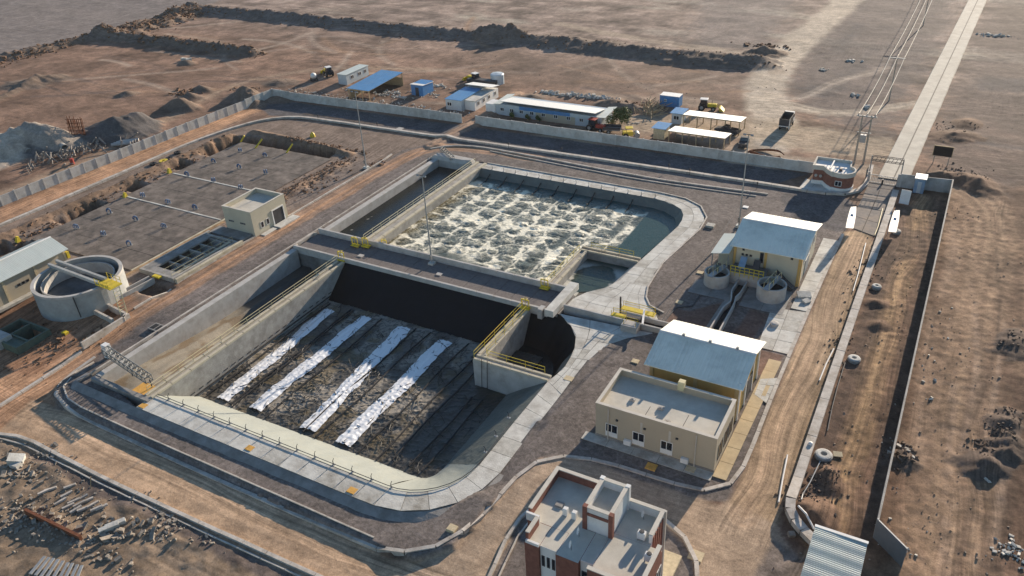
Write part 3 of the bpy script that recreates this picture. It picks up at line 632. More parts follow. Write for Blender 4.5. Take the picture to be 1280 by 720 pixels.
loft('settling_bay_liner', [Z(p, .0) for p in s_in], [Z(p, -1.9) for p in s_bt], .5, 5, M['conc_s2'], .02)

# --- pond walls
def wall_thing(name, label, boxes, m, cat='wall', group=None, part='wall_body', extra=None):
    cx = sum((b[0]+b[1])/2 for b in boxes)/len(boxes); cy = sum((b[2]+b[3])/2 for b in boxes)/len(boxes)
    t = thing(name, label, cat, (cx, cy, 0), group)
    for i, b in enumerate(boxes): emit(part, MB().bbox(*b), m, t)
    return t
def rail(t, pts, m, h=1.0, step=2.4, r=.035, z=0, name='handrail', mid=True):
    """rails and posts along a polyline, one mesh"""
    mb = MB()
    for p in resample(pts, step): mb.tube([(p[0], p[1], z-.1), (p[0], p[1], z+h)], r, 5)
    P = [(p[0], p[1], z+h) for p in pts]; mb.tube(P, r, 5)
    if mid: mb.tube([(p[0], p[1], z+h*.5) for p in pts], r*.8, 5)
    return emit(name, mb, m, t)
def wallx(name, label, x0, x1, y0, y1, zt, zb, m, up=None, upm=None, rails=None, cat='wall', axis='y'):
    t = thing(name, label, cat, ((x0+x1)/2, (y0+y1)/2, zt))
    emit('wall_body', MB().box(x0, x1, y0, y1, zb, zt), m, t)
    if up:
        n = max(1, round(((y1-y0) if axis == 'y' else (x1-x0))/3.0))
        for i in range(n):
            for s in (0, 1):
                if axis == 'y':
                    a = y0+(y1-y0)*i/n+.03; b = y0+(y1-y0)*(i+1)/n-.03
                    xx = (x0, x0+up[0]) if s == 0 else (x1-up[0], x1); emit('kerb_beam', MB().bbox(xx[0], xx[1], a, b, zt+.003, zt+up[1]), upm, t)
                else:
                    a = x0+(x1-x0)*i/n+.03; b = x0+(x1-x0)*(i+1)/n-.03
                    yy = (y0, y0+up[0]) if s == 0 else (y1-up[0], y1); emit('kerb_beam', MB().bbox(a, b, yy[0], yy[1], zt+.003, zt+up[1]), upm, t)
    return t
M['cream_upstand'] = mat('cream_beam', (.52, .47, .36), .8, var=.15, scale=.9, bump=.1, dirt=(.28, .23, .15), dscale=.9, damt=.6)  # cream concrete of the raised wall-top beams
d1 = wallx('divider_wall', 'long cream topped divider wall between the empty channel and the foil strip pond', -79.1, -77.7, 44.9, 81.5, -.05, -6, M['conc'], (.42, .3), M['cream_upstand'])
rail(d1, [(-78.9, 45.4), (-78.9, 81.2)], M['cream_p'], z=.25, h=.9)
# a row of weep slots along the east face
mb = MB()
for i in range(24): y = 47+i*1.42; mb.box(-77.7, -77.66, y, y+.75, -3.1, -2.95)
emit('weep_slot', mb, M['dark'], d1, kind='stuff')
mb = MB().tube([(-77.6, 47, -3.5), (-77.6, 80, -3.5)], .09, 6); emit('wall_pipe', mb, M['black'], d1)
d2 = wallx('divider_wall', 'long cream topped divider wall between the dark water channel and the foaming pond', -79.6, -77.3, 88.2, 124.2, -.05, -6, M['conc'], (.55, .28), M['cream_upstand'])
rail(d2, [(-79.4, 88.6), (-79.4, 123.4)], M['cream_p'], z=.25, h=.9)
w1 = wallx('channel_wall', 'pale outer wall of the empty concrete channel beside the dirt road', -88.3, -87.3, 45.0, 81.5, .2, -6, M['conc_w'])
w2 = wallx('channel_wall', 'pale outer wall of the dark water channel beside the dirt road', -88.3, -87.2, 88.2, 123.4, .2, -6, M['conc_w'])
w3 = wallx('end_wall', 'low front wall of the empty channel under the steel truss', -88.3, -77.72, 44.2, 44.88, .15, -6, M['conc_d'], axis='x')
emit('end_wall', MB().add([(-89.0, 122.2, .0), (-81.5, 122.2, .0), (-79.7, 122.8, .0), (-79.7, 124.2, .0), (-87.5, 124.6, .0), (-89.0, 124.0, .0),
      (-88.4, 122.6, .75), (-82, 122.6, .75), (-80.2, 123.0, .75), (-80.2, 123.9, .75), (-87.2, 124.2, .75), (-88.4, 123.8, .75),
      (-87.2, 121.9, -6), (-79.6, 121.9, -6), (-87.2, 122.3, 0), (-79.6, 122.3, 0)],
      [(0, 1, 7, 6), (1, 2, 8, 7), (2, 3, 9, 8), (3, 4, 10, 9), (4, 5, 11, 10), (5, 0, 6, 11), (6, 7, 8, 9, 10, 11), (12, 13, 15, 14)]), M['conc_w'],
      label='sloped pale concrete block closing the far end of the dark water channel', cat='wall')
# kerb strips along the road side of the channels
o = emit('channel_kerb', MB().sweep([(-89.4, 45), (-89.4, 123)], [(0, -.3), (0, .14), (-.25, .14), (-.25, -.3)]), M['kerb'], label='thin kerb running along the road side of both channels', cat='kerb')
# --- floors
def hfield(name, x0, x1, y0, y1, st, zf, keep=None):
    nx = int((x1-x0)/st)+1; ny = int((y1-y0)/st)+1
    xs = np.linspace(x0, x1, nx); ys = np.linspace(y0, y1, ny); A, B = np.meshgrid(xs, ys)
    z, col = zf(A, B); me = bpy.data.meshes.new(name); nv = nx*ny
    co = np.empty((nv, 3), np.float32); co[:, 0] = A.ravel(); co[:, 1] = B.ravel(); co[:, 2] = z.ravel()
    idx = np.arange(nv).reshape(ny, nx); q = np.stack([idx[:-1, :-1], idx[:-1, 1:], idx[1:, 1:], idx[1:, :-1]], -1).reshape(-1, 4)
    if keep is not None:
        cx = co[q].mean(1); q = q[keep(cx[:, 0], cx[:, 1])]
    me.vertices.add(nv); me.vertices.foreach_set('co', co.ravel())
    me.loops.add(q.size); me.loops.foreach_set('vertex_index', q.ravel().astype(np.int32))
    me.polygons.add(len(q)); me.polygons.foreach_set('loop_start', np.arange(0, q.size, 4, dtype=np.int32)); me.update(calc_edges=True); me.shade_smooth()
    ca = me.color_attributes.new('tint', 'FLOAT_COLOR', 'POINT'); ca.data.foreach_set('color', np.clip(col, 0, 1).reshape(-1, 4).astype(np.float32).ravel())
    o = bpy.data.objects.new(name, me); COL.objects.link(o); OFF[o.name] = Vector((0, 0, 0)); return o
def attr_mat(name, rough0, rough1, bump, bscale, spec=.5, var=.15):
    m = bpy.data.materials.new(name); t, N, L, b = nodes(m); at = N.new('ShaderNodeAttribute'); at.attribute_name = 'tint'
    geo = N.new('ShaderNodeNewGeometry'); n = N.new('ShaderNodeTexNoise'); n.inputs['Scale'].default_value = bscale; n.inputs['Detail'].default_value = 4; L.new(geo.outputs['Position'], n.inputs['Vector'])
    mr = N.new('ShaderNodeMapRange'); mr.inputs[1].default_value = .3; mr.inputs[2].default_value = .7; mr.inputs[3].default_value = 1-var; mr.inputs[4].default_value = 1+var; L.new(n.outputs[0], mr.inputs[0])
    mx = N.new('ShaderNodeMix'); mx.data_type = 'RGBA'; mx.blend_type = 'MULTIPLY'; mx.inputs[0].default_value = 1; L.new(at.outputs['Color'], mx.inputs[6]); L.new(mr.outputs[0], mx.inputs[7]); L.new(mx.outputs[2], b.inputs['Base Color'])
    rr = N.new('ShaderNodeMapRange'); rr.inputs[3].default_value = rough0; rr.inputs[4].default_value = rough1; L.new(at.outputs['Alpha'], rr.inputs[0]); L.new(rr.outputs[0], b.inputs['Roughness'])
    bp = N.new('ShaderNodeBump'); bp.inputs['Distance'].default_value = bump; L.new(n.outputs[0], bp.inputs['Height']); L.new(bp.outputs[0], b.inputs['Normal']); b.inputs['Specular IOR Level'].default_value = spec
    return m
M['sludge'] = attr_mat('wet_sludge', .22, .8, .03, 6, .45)
M['foam'] = attr_mat('foaming_water', .15, .8, .05, 5, .28)
def rgba(c, a): return np.concatenate([c, a[..., None]], -1)
def floor_front(A, B):
    warp = 1.5*fbm(A/3, B/3, 2)
    rid = 1-np.abs(fbm(A/1.5+warp, B/1.2+warp*.6, 3))*7; rid2 = 1-np.abs(fbm(A/.7+7, B/.9+warp, 2))*5
    z = ZF+.12*np.clip(rid, 0, 1)**2+.05*np.clip(rid2, 0, 1)+.06*fbm(A/2, B/2)
    wet = smooth((fbm(A/5+11, B/7, 3)+.10)/.2)*.62+.22; east = smooth((A+52+2*fbm(A/4, B/4))/4)  # east darkening: dark liquid, with the bay wall's shade in the colour
    k = np.clip(wet*(1.0-.9*smooth((np.clip(rid, 0, 1)-.55)/.3)-.6*smooth((np.clip(rid2, 0, 1)-.6)/.3)), 0, 1)*(1-.85*east)
    dry = np.array([.33, .295, .245]); darkc = np.array([.035, .033, .028]); c = darkc+(dry-darkc)*k[..., None]
    brown = np.array([.13, .095, .04]); kb = smooth((fbm(A/4+30, B/4, 3)-.12)/.2)*.6; c = c+(brown-c)*kb[..., None]*(1-.6*east[..., None])
    return z, rgba(c, .3+.7*k)
o = hfield('pond_floor', -77.7, -41.4, 50.4, 77.4, .14, floor_front); o.data.materials.append(M['sludge']); finish(o, kind='structure')
o = emit('round_bay_floor', MB().box(-45.6, -36.4, 69.4, 81, ZF-.6, ZF-.25), mat('black_water', (.008, .010, .012), .25, var=.2, bump=.1, spec=.4)); finish(o, kind='structure')
def floor_chan(A, B):
    z = -3.7+2.1*smooth((66-B)/19)+.04*fbm(A/1.5, B/1.5); z = np.where(A < -85.6, np.maximum(z, -2.9+1.3*smooth((66-B)/19)), z)
    c = np.array([.25, .22, .17])*(1+.4*fbm(A/2, B/5, 4))[..., None]; st_ = smooth((fbm(A/3+4, B/6, 4)-.08)/.2); c = c+(np.array([.16, .11, .06])-c)*st_[..., None]*.8
    dk = smooth((B-66+2*fbm(A/3, B/3))/3)*.85; c = c+(np.array([.05, .05, .05])-c)*dk[..., None]; return z, rgba(c, .9-.4*dk)  # far half darkened: the walkway's shade put into the floor colour
o = hfield('channel_floor', -87.4, -79.0, 44.8, 81.9, .2, floor_chan); o.data.materials.append(M['sludge']); finish(o, kind='structure')
def wat_chan(A, B):
    z = -1.35+.012*fbm(A*1.5, B*1.5); c = np.zeros(A.shape+(3,))+np.array([.010, .013, .013]); sp = smooth((pn(A*1.8, B*1.8)+pn(A*.3, B*.15)*.6-.62)/.1); c = c+(np.array([.45, .45, .4])-c)*sp[..., None]
    return z, rgba(c, sp)
o = hfield('channel_water', -87.3, -79.4, 88.0, 122.4, .25, wat_chan); o.data.materials.append(M['foam']); finish(o, kind='structure')

# foaming aeration pond
cen = []
for i in range(9):
    xc = -75.0+3.62*i
    for j in range(10):
        cen.append((xc+rnd.uniform(-.7, .7), 90.4+3.05*j+(1.5 if i % 2 else 0)+rnd.uniform(-1.1, 1.1), rnd.uniform(.6, 1.35)))
cen = np.array(cen)
def water_main(A, B):
    wx = A+.6*fbm(A/1.4, B/1.4, 4, .65); wy = B+.6*fbm(A/1.4+40, B/1.4, 4, .6)
    d1_ = np.full(A.shape, 99.); d2_ = d1_.copy(); ph = np.zeros(A.shape)
    for k, (cx, cy, r) in enumerate(cen):
        d = np.hypot((wx-cx)*1.0, (wy-cy)*1.0)/r; m = d < d1_; d2_ = np.where(m, d1_, np.minimum(d2_, d)); an = np.arctan2(wy-cy, wx-cx); ph = np.where(m, an, ph); d1_ = np.where(m, d, d1_)
    edge = np.exp(-np.abs((d2_-d1_)/(.30+.75*np.clip(fbm(A/3+9, B/3, 3)+.2, 0, 1)))**1.3)
    col_line = np.exp(-(((A+76.8) % 3.62-1.81)/.35)**2)*.0
    pat = fbm(A/6+3, B/6, 3); thr = .72*edge*(.7+1.3*fbm(A*.6+3, B*.6, 3))+.26*np.clip(fbm(wx*1.1, wy*1.1, 4, .65)*1.6+.15, 0, 1)+.55*pat+.16*np.exp(-(((A+76.8) % 3.62-.2)/.5)**2)
    spoke = .5+.5*np.sin(ph*9+d1_*3); inner = np.clip(1-d1_/1.5, 0, 1)
    foam = smooth((thr-.13)/.36)
    e1 = np.exp(-((d2_-d1_)/.17)**2)*np.clip(.75+1.4*fbm(A*.7+9, B*.7, 3), 0, 1)
    rg = np.clip(1-np.abs(fbm(wx*.9+3, wy*.9, 3, .6))*9, 0, 1)*np.clip(.45+1.6*fbm(A*.3+60, B*.3, 2), 0, 1); rg = np.maximum(rg, .75*np.clip(1-np.abs(fbm(A*1.9+13, B*1.9, 3, .7))*6, 0, 1)*np.clip(.4+2*fbm(A*.35+80, B*.35, 2), 0, 1))
    rw = np.exp(-(((A+76.8+.25*fbm(B/2, A/2, 2)) % 3.62-.1)/.22)**2)*np.clip(.2+1.6*fbm(A*.5+20, B*.25, 3), 0, 1)
    foam = np.maximum(foam*.9, np.maximum(e1, np.maximum(.8*rg, .9*rw)))
    foam = np.maximum(foam, .42*inner*np.clip(.45+1.3*fbm(A*2.2, B*2.2, 3, .7)+.25*(spoke-.5), 0, 1))
    for gx, gy, rx, ry in ((-53, 95.5, 1.0, 3.0), (-51.5, 104, .7, 3.0), (-61, 91, 4, 1.0), (-44.8, 112, 1.0, 2.5), (-56, 118.6, 9, 1.2), (-66, 92, 3.5, 1.2)):
        foam = foam*(1-np.exp(-((A-gx)/rx)**4-((B-gy)/ry)**4)*.9)
    for gx, gy, rx, ry in ((-74, 90, 3.2, 1.4), (-48.3, 91, 1.8, 2.0), (-50.5, 98.5, 1.0, 4.5), (-57, 92, 1.5, .8)):
        foam = np.maximum(foam, smooth((np.exp(-((A-gx)/rx)**2-((B-gy)/ry)**2)+.35*pn(A*1.2, B*1.2)-.45)/.2))
    lim = smooth((-42.2-A)/.35)*smooth((119.3-B+1.2*n2_(A, B))/1.2); foam = foam*lim
    water = np.array([.035, .062, .052]); boil = np.array([.085, .09, .068]); white = np.array([.92, .87, .70])
    tan = smooth((-73.5-A+2*pat)/2)[..., None]
    c = water+(boil-water)*(lim*.8)[..., None]; c = c*(1-tan)+np.array([.11, .095, .05])*tan*lim[..., None]+c*tan*(1-lim[..., None])
    white_ = white*(1-.18*tan); c = c+(white_-c)*foam[..., None]
    deck = smooth((B-118.0)/2.2); c = c*(1-.35*deck[..., None])+np.array([.06, .10, .11])*.35*deck[..., None]  # bluish shade under the far coping painted into the water colour
    z = -1.3+lim*(.09*np.cos(np.clip(d1_, 0, 1.6)*2)*1.0+.05*fbm(A*1.4, B*1.4, 2))+.03*foam+.01*pn(A*2, B*2)
    return z, rgba(c, foam)
def n2_(A, B): return fbm(A/3+70, B/3, 2)
POOL = [(-77.4, 88.0), (-46.2, 88.0), (-46.2, 100.9), (-37.4, 100.9), (-36.2, 113.4), (-36.4, 117), (-37.6, 119.2), (-39.9, 120.9), (-42.4, 121.6), (-77.4, 121.6)]
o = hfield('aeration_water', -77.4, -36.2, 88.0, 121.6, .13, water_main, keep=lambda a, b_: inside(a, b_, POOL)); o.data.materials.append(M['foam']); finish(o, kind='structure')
def water_bay(A, B):
    d = np.hypot((A+41.8)/3.3, (B-94.3)/4.6)+.12*fbm(A/1.5, B/1.5, 3); k = smooth((d-.92)/.14); k2 = smooth((np.abs(d-.95)-.12+.2*pn(A*.9, B*.9))/-.10)
    c = np.zeros(A.shape+(3,))+np.array([.04, .06, .048]); c = c+(np.array([.52, .52, .47])-c)*(np.clip(k*.85*smooth((99.6-B)/2.5), 0, 1))[..., None]; c = c+(np.array([.60, .58, .5])-c)*(np.clip(k2, 0, 1)*smooth((96-B)/3))[..., None]*.9
    return -1.15+.01*pn(A*2, B*2), rgba(c, k)
o = hfield('settling_water', -45.1, -37.2, 88.2, 99.9, .15, water_bay, keep=lambda a, b_: inside(a, b_, [(-45.1, 88.3), (-41.3, 88.6), (-39.4, 90.0), (-37.9, 92), (-37.4, 99.9), (-45.1, 99.9)])); o.data.materials.append(M['foam']); finish(o, kind='structure')
b1 = wallx('bay_wall', 'long cream wall on the left side of the small round water bay', -46.5, -45.1, 88.2, 99.8, -.02, -5, M['conc'], (.4, .22), M['cream_upstand'])
rail(b1, [(-46.3, 88.6), (-46.3, 99.6)], M['yellow'], z=.2, h=.9)
b2 = wallx('bay_wall', 'cream wall along the far side of the small round water bay', -46.5, -36.9, 99.83, 101.2, -.02, -5, M['conc_d'], (.4, .22), M['cream_c'], axis='x')
rail(b2, [(-45, 101.0), (-38, 101.0)], M['yellow'], z=.2, h=.9)
b3 = wallx('bay_wall', 'cream wall with yellow rails on the left of the dark round bay', -46.6, -45.4, 69.63, 82, 0, -5.5, M['conc'], (.38, .2), M['cream_upstand'])
rail(b3, [(-46.5, 68.6), (-46.5, 81.5)], M['yellow'], z=.2, h=1.0); rail(b3, [(-45.5, 70), (-45.5, 81.5)], M['yellow'], z=.2, h=1.0)
b4 = wallx('bay_wall', 'cream topped wall with yellow rails closing the near side of the dark round bay', -46.6, -36.1, 68.4, 69.6, 0, -5.5, M['conc_w'], (.38, .2), M['cream_upstand'], axis='x')
rail(b4, [(-45, 69.5), (-37, 69.5)], M['yellow'], z=.2, h=1.0)
mb = MB()
for x in (-45.2, -44.4): mb.tube([(x, 68.3, .6), (x-.1, 68.25, -1), (x-.25, 68.2, -3.9)], .04, 5)
emit('cable', mb, M['black'], b4)

# walkway across the ponds
wk = thing('walkway', 'gravel topped walkway crossing between the two big ponds', 'walkway', (-65, 84.8, 0))
emit('causeway_core', MB().box(-88.25, -41.5, 82.02, 87.7, -6, -.1), M['conc_d'], wk)
n = 18
for i in range(n):
    x0 = -88.2+(46.6)*i/n; emit('deck_slab', MB().box(x0+.03, x0+46.6/n-.03, 82.12, 87.58, -.097, .0+rnd.uniform(-.01, .01)), M['gravdeck'], wk)
for nm, y0, y1, ph_ in (('parapet', 81.6, 82.02, .72), ('parapet', 87.7, 88.1, .9)):
    for i in range(16):
        x0 = -88.2+45.4*i/16; emit('parapet_panel', MB().bbox(x0+.02, x0+45.4/16-.02, y0, y1, -.45 if ph_ < .8 else -1.2, ph_), M['conc_w'], wk)
emit('side_kerb', MB().sweep([(-88.35, 82.2), (-88.9, 82.9), (-88.9, 87), (-88.35, 87.6)], [(0, -.2), (0, .35), (-.3, .35), (-.3, -.2)]), M['kerb'], wk)
emit('channel_cover', MB().bbox(-43.0, -41.7, 81.2, 89.4, .0, .95), M['conc_s'], label='pale concrete duct lying across the right end of the walkway', cat='duct')
emit('valve_cabinet', MB().bbox(-44.0, -43.3, 81.0, 82.2, -.6, .9).box(-43.9, -43.4, 80.9, 81.0, -.4, .6), M['conc_w'], label='small grey cabinet on the parapet beside the concrete duct', cat='cabinet')
# low wall and channel on the plaza
t = thing('channel', 'low walled concrete channel running from the plaza to the yellow shed', 'channel', (-33, 84.5, 0))
emit('side_wall', MB().bbox(-41.3, -24.5, 83.62, 83.92, -.6, .75), M['conc_w'], t)
emit('side_wall', MB().bbox(-33.6, -24.5, 85.3, 85.6, -.6, .75), M['conc_w'], t)
emit('channel_floor', MB().box(-33.6, -24.5, 83.92, 85.3, -.5, .06), M['black'], t)

# sluice gates (yellow)
def sluice(px, py, lab, sx=1.1, sy=.9, big=False, z=.3):
    x, y = G(px, py, z+.5); t = thing('sluice_gate', lab, 'sluice gate', (x, y, z), 'yellow sluice gates round the ponds')
    emit('gate_plate', MB().bbox(x-sx/2, x+sx/2, y-.08, y+.08, z-1.2, z+.25), M['yellow'], t)
    emit('platform', MB().bbox(x-sx/2-.15, x+sx/2+.15, y-sy/2, y+sy/2, z-.02, z+.1), M['yellow'], t)
    f = MB()
    for s in (-1, 1): f.box(x+s*sx/2-.05, x+s*sx/2+.05, y-.15, y-.05, z, z+1.3)
    f.box(x-sx/2-.05, x+sx/2+.05, y-.17, y-.03, z+1.3, z+1.42); emit('lift_frame', f, M['yellow'], t)
    emit('hand_wheel', MB().lathe((x, y-.1, z+1.5), [(.28, 0), (.33, .03), (.28, .06), (.24, .03), (.28, 0)], 12).tube([(x, y-.1, z), (x, y-.1, z+1.6)], .04, 5), M['yellow'], t)
    return t
sluice(427, 321, 'yellow sluice gate at the near left corner of the walkway above the foil pond')
sluice(444, 303, 'leftmost yellow sluice gate on the far edge of the walkway')
sluice(457, 304, 'yellow sluice gate at the foot of the far divider wall')
sluice(481, 306, 'small yellow sluice gate low beside the foam right of the divider', .9, .6, z=-.3)
sluice(681, 356, 'yellow sluice gate at the near end of the small water bay wall')
sluice(657, 381, 'yellow sluice gate at the top end of the dark bay wall')
x, y = -31.6, 85.4
t = thing('gate_platform', 'large yellow platform with gates over the plaza channel', 'platform', (x, y, 0))
for a, b_, c_, d_ in ((-34.0, -29.3, 86.0, 87.0), (-34.6, -32.6, 84.0, 84.9), (-32.2, -30.4, 82.4, 83.5)):
    emit('deck', MB().bbox(a, b_, c_, d_, .62, .76), M['yellow'], t)
    f = MB()
    for px_ in (a+.1, b_-.1):
        for py_ in (c_+.1, d_-.1): f.tube([(px_, py_, 0), (px_, py_, 1.5)], .035, 5)
    f.tube([(a+.1, d_-.1, 1.5), (b_-.1, d_-.1, 1.5)], .035, 5).tube([(a+.1, d_-.1, 1.15), (b_-.1, d_-.1, 1.15)], .03, 5); emit('railing', f, M['yellow'], t, kind='stuff')
emit('inlet_box', MB().bbox(-32.4, -30.2, 82.2, 83.6, 0, .9), M['conc_w'], t)
emit('cross_beam', MB().obox((-30.2, 84.6, 1.3), .25, 3.6, .2, .3), M['white'], t)
emit('shaft', MB().box(-33.2, -30.6, 84.4, 85.2, .3, .75).tube([(-34, 86, 0), (-34, 86, 2.6)], .12, 6), M['dark'], t)

# steel trusses over the left channel
M['tsteel'] = mat('dull_truss_steel', (.15, .16, .16), .6, .1, var=.15, bump=.02)
def truss(p0, p1, w_, h, lab, zb):
    a, b = Vector((*p0, zb)), Vector((*p1, zb)); d = (b-a); L = d.length; d.normalize(); s = Vector((-d.y, d.x, 0))*w_/2; up = Vector((0, 0, h))
    t = thing('lattice_truss', lab, 'truss', ((a.x+b.x)/2, (a.y+b.y)/2, zb)); n = round(L/1.1)
    ch = MB()
    for o_ in (s, -s, s+up, -s+up): ch.tube([a+o_, b+o_], .07, 5)
    emit('chord', ch, M['tsteel'], t)
    br = MB()
    for i in range(n+1):
        p = a+d*L*i/n
        br.tube([p+s, p-s], .05, 4).tube([p+s+up, p-s+up], .05, 4).tube([p+s, p+s+up], .05, 4).tube([p-s, p-s+up], .05, 4)
        if i < n:
            q = a+d*L*(i+1)/n; br.tube([p+s, q+s+up], .045, 4).tube([p-s+up, q-s], .045, 4).tube([p+s+up, q-s+up], .045, 4)
    emit('bracing', br, M['tsteel'], t)
    lg = MB()
    for k in (.02, .5, .96):
        p = a+d*L*k; lg.tube([p+s*.5, p+s*.5-Vector((0, 0, 1.6))], .08, 5)
    emit('support', lg, M['dark'], t)
    return t
truss((-90.0, 48.2), (-79.6, 46.4), .9, .8, 'galvanised lattice truss bridge across the near end of the empty channel', .95)
truss((-88.9, 126.0), (-84.0, 122.4), .8, .6, 'galvanised lattice truss at the far end of the dark water channel', .55)
emit('junction_box', MB().bbox(-91.2, -90.3, 48.4, 49.2, -.8, 1.7), M['white'], label='white control box at the left end of the near truss', cat='box')
emit('yellow_hopper', MB().hexa([(-81.2, 45.4, -1.2), (-79.5, 45.4, -1.2), (-79.5, 46.6, -1.2), (-81.2, 46.6, -1.2)], [(-81.8, 45, -.2), (-79.2, 45, -.2), (-79.2, 47, -.2), (-81.8, 47, -.2)]), M['orange'], label='orange hopper below the near truss against the divider wall', cat='hopper')

# white foil strips
sp = [((412, 388), (278, 500), 1.9), ((458, 397), (318, 512), 2.0), ((505, 410), (385, 538), 2.2), ((557, 427), (428, 556), 2.2)]
labs = ['crumpled white foil strip nearest the cream divider wall on the pond floor', 'second crumpled white foil strip from the cream divider wall on the pond floor', 'third crumpled white foil strip from the cream divider wall on the pond floor', 'crumpled white foil strip farthest from the divider and nearest the dark bay']
for i, ((a, b_, wd_), lab) in enumerate(zip(sp, labs)):
    p, q_ = Vector(G(*a, -3.9)), Vector(G(*b_, -3.9)); L_ = (q_-p).length; d = (q_-p)/L_; s = Vector((-d.y, d.x)); nu, nv_ = int(L_/.13), int(wd_/.13)
    U, V = np.meshgrid(np.linspace(0, 1, nu), np.linspace(-1, 1, nv_)); uu = U*L_
    halfw = wd_/2*(1+.30*fbm(uu/3+i*9, V*0+i, 2)+.10*pn(uu*1.7, V*0+3.3)*np.sign(V)); mid = .35*pn(uu/7+i*3, V*0)
    px_ = p.x+d.x*uu+s.x*(V*halfw+mid)+.1*pn(uu*2, V*3); py_ = p.y+d.y*uu+s.y*(V*halfw+mid)+.1*pn(uu*2+8, V*3)
    lit = smooth((uu-9)/3)*.62+.24
    cr = np.abs(fbm(uu*.9+i*31, V*1.3*wd_/2, 3)); cr2 = np.abs(pn(uu*2.0, V*2.0+i))
    zz = -3.84+.15*cr*lit+.06*cr2*lit+.10*(1-V**2)+.18*np.exp(-((np.abs(V)-.35)/.12)**2)*(.6+.5*pn(uu/2, V*0+8))
    me = bpy.data.meshes.new('foil_strip'); idx = np.arange(nu*nv_).reshape(nv_, nu); q4 = np.stack([idx[:-1, :-1], idx[:-1, 1:], idx[1:, 1:], idx[1:, :-1]], -1).reshape(-1, 4)
    me.from_pydata(np.stack([px_, py_, zz], -1).reshape(-1, 3).tolist(), [], q4.tolist()); me.materials.append(M['foil']); me.shade_smooth()
    o = bpy.data.objects.new('foil_strip', me); COL.objects.link(o); finish(o, lab, 'foil strip', 'white foil strips on the pond floor')
# diffuser pipes and hoses
ORD = ['first', 'second', 'third', 'fourth', 'fifth', 'sixth', 'seventh', 'eighth', 'ninth', 'tenth', 'eleventh']
for ip, x in enumerate((-76.6, -72.4, -71.9, -66.6, -60.6, -58.3, -52.0, -49.6, -47.9, -45.4, -43.8)):
    e = 51.4 if x < -48 else 52.2; pts = [(x+.15*math.sin(k*.7+x), e+(75.6-e)*k/12, ZF+.28) for k in range(13)]
    if x > -46.5: pts = [p for p in pts if p[1] < 67.5]
    emit('air_pipe', MB().tube(pts, .10, 6), M['black'], label=ORD[ip]+' black air pipe from the cream divider laid lengthwise over the pond floor', cat='pipe', group='air pipes on the pond floor')
mb = MB()
for k in range(520):
    x = rnd.uniform(-77.3, -42.3); y = rnd.uniform(51.6, 76)
    if x > -47.4 and y > 67: continue
    if x > -50 and rnd.random() < .6: continue
    an = rnd.choice([.5, -.6, 1.3, 2.4])+rnd.uniform(-.5, .5); L_ = rnd.uniform(.8, 3.0); c = rnd.uniform(-.6, .6); pts = []
    for j in range(4): pts.append((min(-42.2, max(-77.5, x+math.cos(an+c*j/3)*L_*j/3)), min(76.4, max(51.5, y+math.sin(an+c*j/3)*L_*j/3)), ZF+.16+.15*math.sin(j*1.2)+.05*rnd.random()))
    mb.tube(pts, rnd.choice([.025, .035, .05]), 4)
emit('hoses', mb, mat('dusty_hose', (.03, .03, .028), .6, var=.4, scale=4, bump=.02), kind='stuff')
mb = MB()
for k in range(0):
    x = rnd.uniform(-77.3, -47); y = rnd.uniform(51.6, 70); an = rnd.uniform(0, 3); L_ = rnd.uniform(.5, 1.6)
    mb.tube([(x, y, ZF+.2), (min(-43, x+math.cos(an)*L_), y+abs(math.sin(an))*L_, ZF+.35)], .05, 4)
# leftover laterals on the far side of the foaming pond
mb = MB()
for x in np.arange(-75, -44, 3.6): mb.tube([(x, 121.4, -.6), (x+.1, 119.6, -1.22), (x+.2, 117.4, -1.2)], .09, 5)
emit('air_lateral', mb, M['black'], kind='stuff')
# rail posts along the inner pond edges
P0 = thing('rail_post', 'short bent steel post on the inner edge of the pond coping', 'post', (-75.8, 45.75, 0), 'rail posts along the pond coping')
emit('post_shaft', MB().tube([(-75.8, 45.75, 0), (-75.8, 45.75, .55), (-75.8, 45.95, .75)], .045, 5), M['dark'], P0)
emit('foot_plate', MB().bbox(-75.95, -75.65, 45.55, 45.95, -.02, .05), M['steel'], P0)
for i in range(1, 14): dup(P0, (-75.8+2.55*i, 45.75, 0))
for i in range(14): dup(P0, (-75+2.5*i, 122.35, 0), R(180))
for px_, py_ in ((607, 565), (620, 545), (636, 522)): 
    g = G(px_, py_); dup(P0, (g[0], g[1], 0), R(90))
emit('edge_rail', MB().tube([(-78, 45.72, .18), (-43.3, 45.72, .18)]+[(p[0], p[1]+.1, .18) for p in cin[1:]]+[(-36.4, 60, .18)], .045, 5), M['dark'], label='thin dark anchor rail along the near edge of the foil pond', cat='rail')
# flat painted marks and covers
def cover(px_, py_, s, m, lab, z=None, cat='cover', nm='inspection_cover', h=.05, grp=None, g0=0):
    x, y = G(px_, py_, g0); zz = hmin(x, y, .5) if z is None else z
    return emit(nm, MB().bbox(x-s/2, x+s/2, y-s*.42, y+s*.42, zz-.1, zz+h, .02), m, label=lab, cat=cat, group=grp)
cover(179, 507, .95, M['orange'], 'orange square on the coping slab nearest the empty channel', .0, h=.035)
cover(312, 560, .9, M['orange'], 'orange square on the front coping, middle one of three', .0, h=.035)
cover(440, 613, .95, M['orange'], 'orange square on the front coping nearest the rounded corner', .0, h=.035)
cover(711, 473, 1.1, M['tan'], 'tan square cover on the coping slab right of the dark round bay', .0, h=.035)
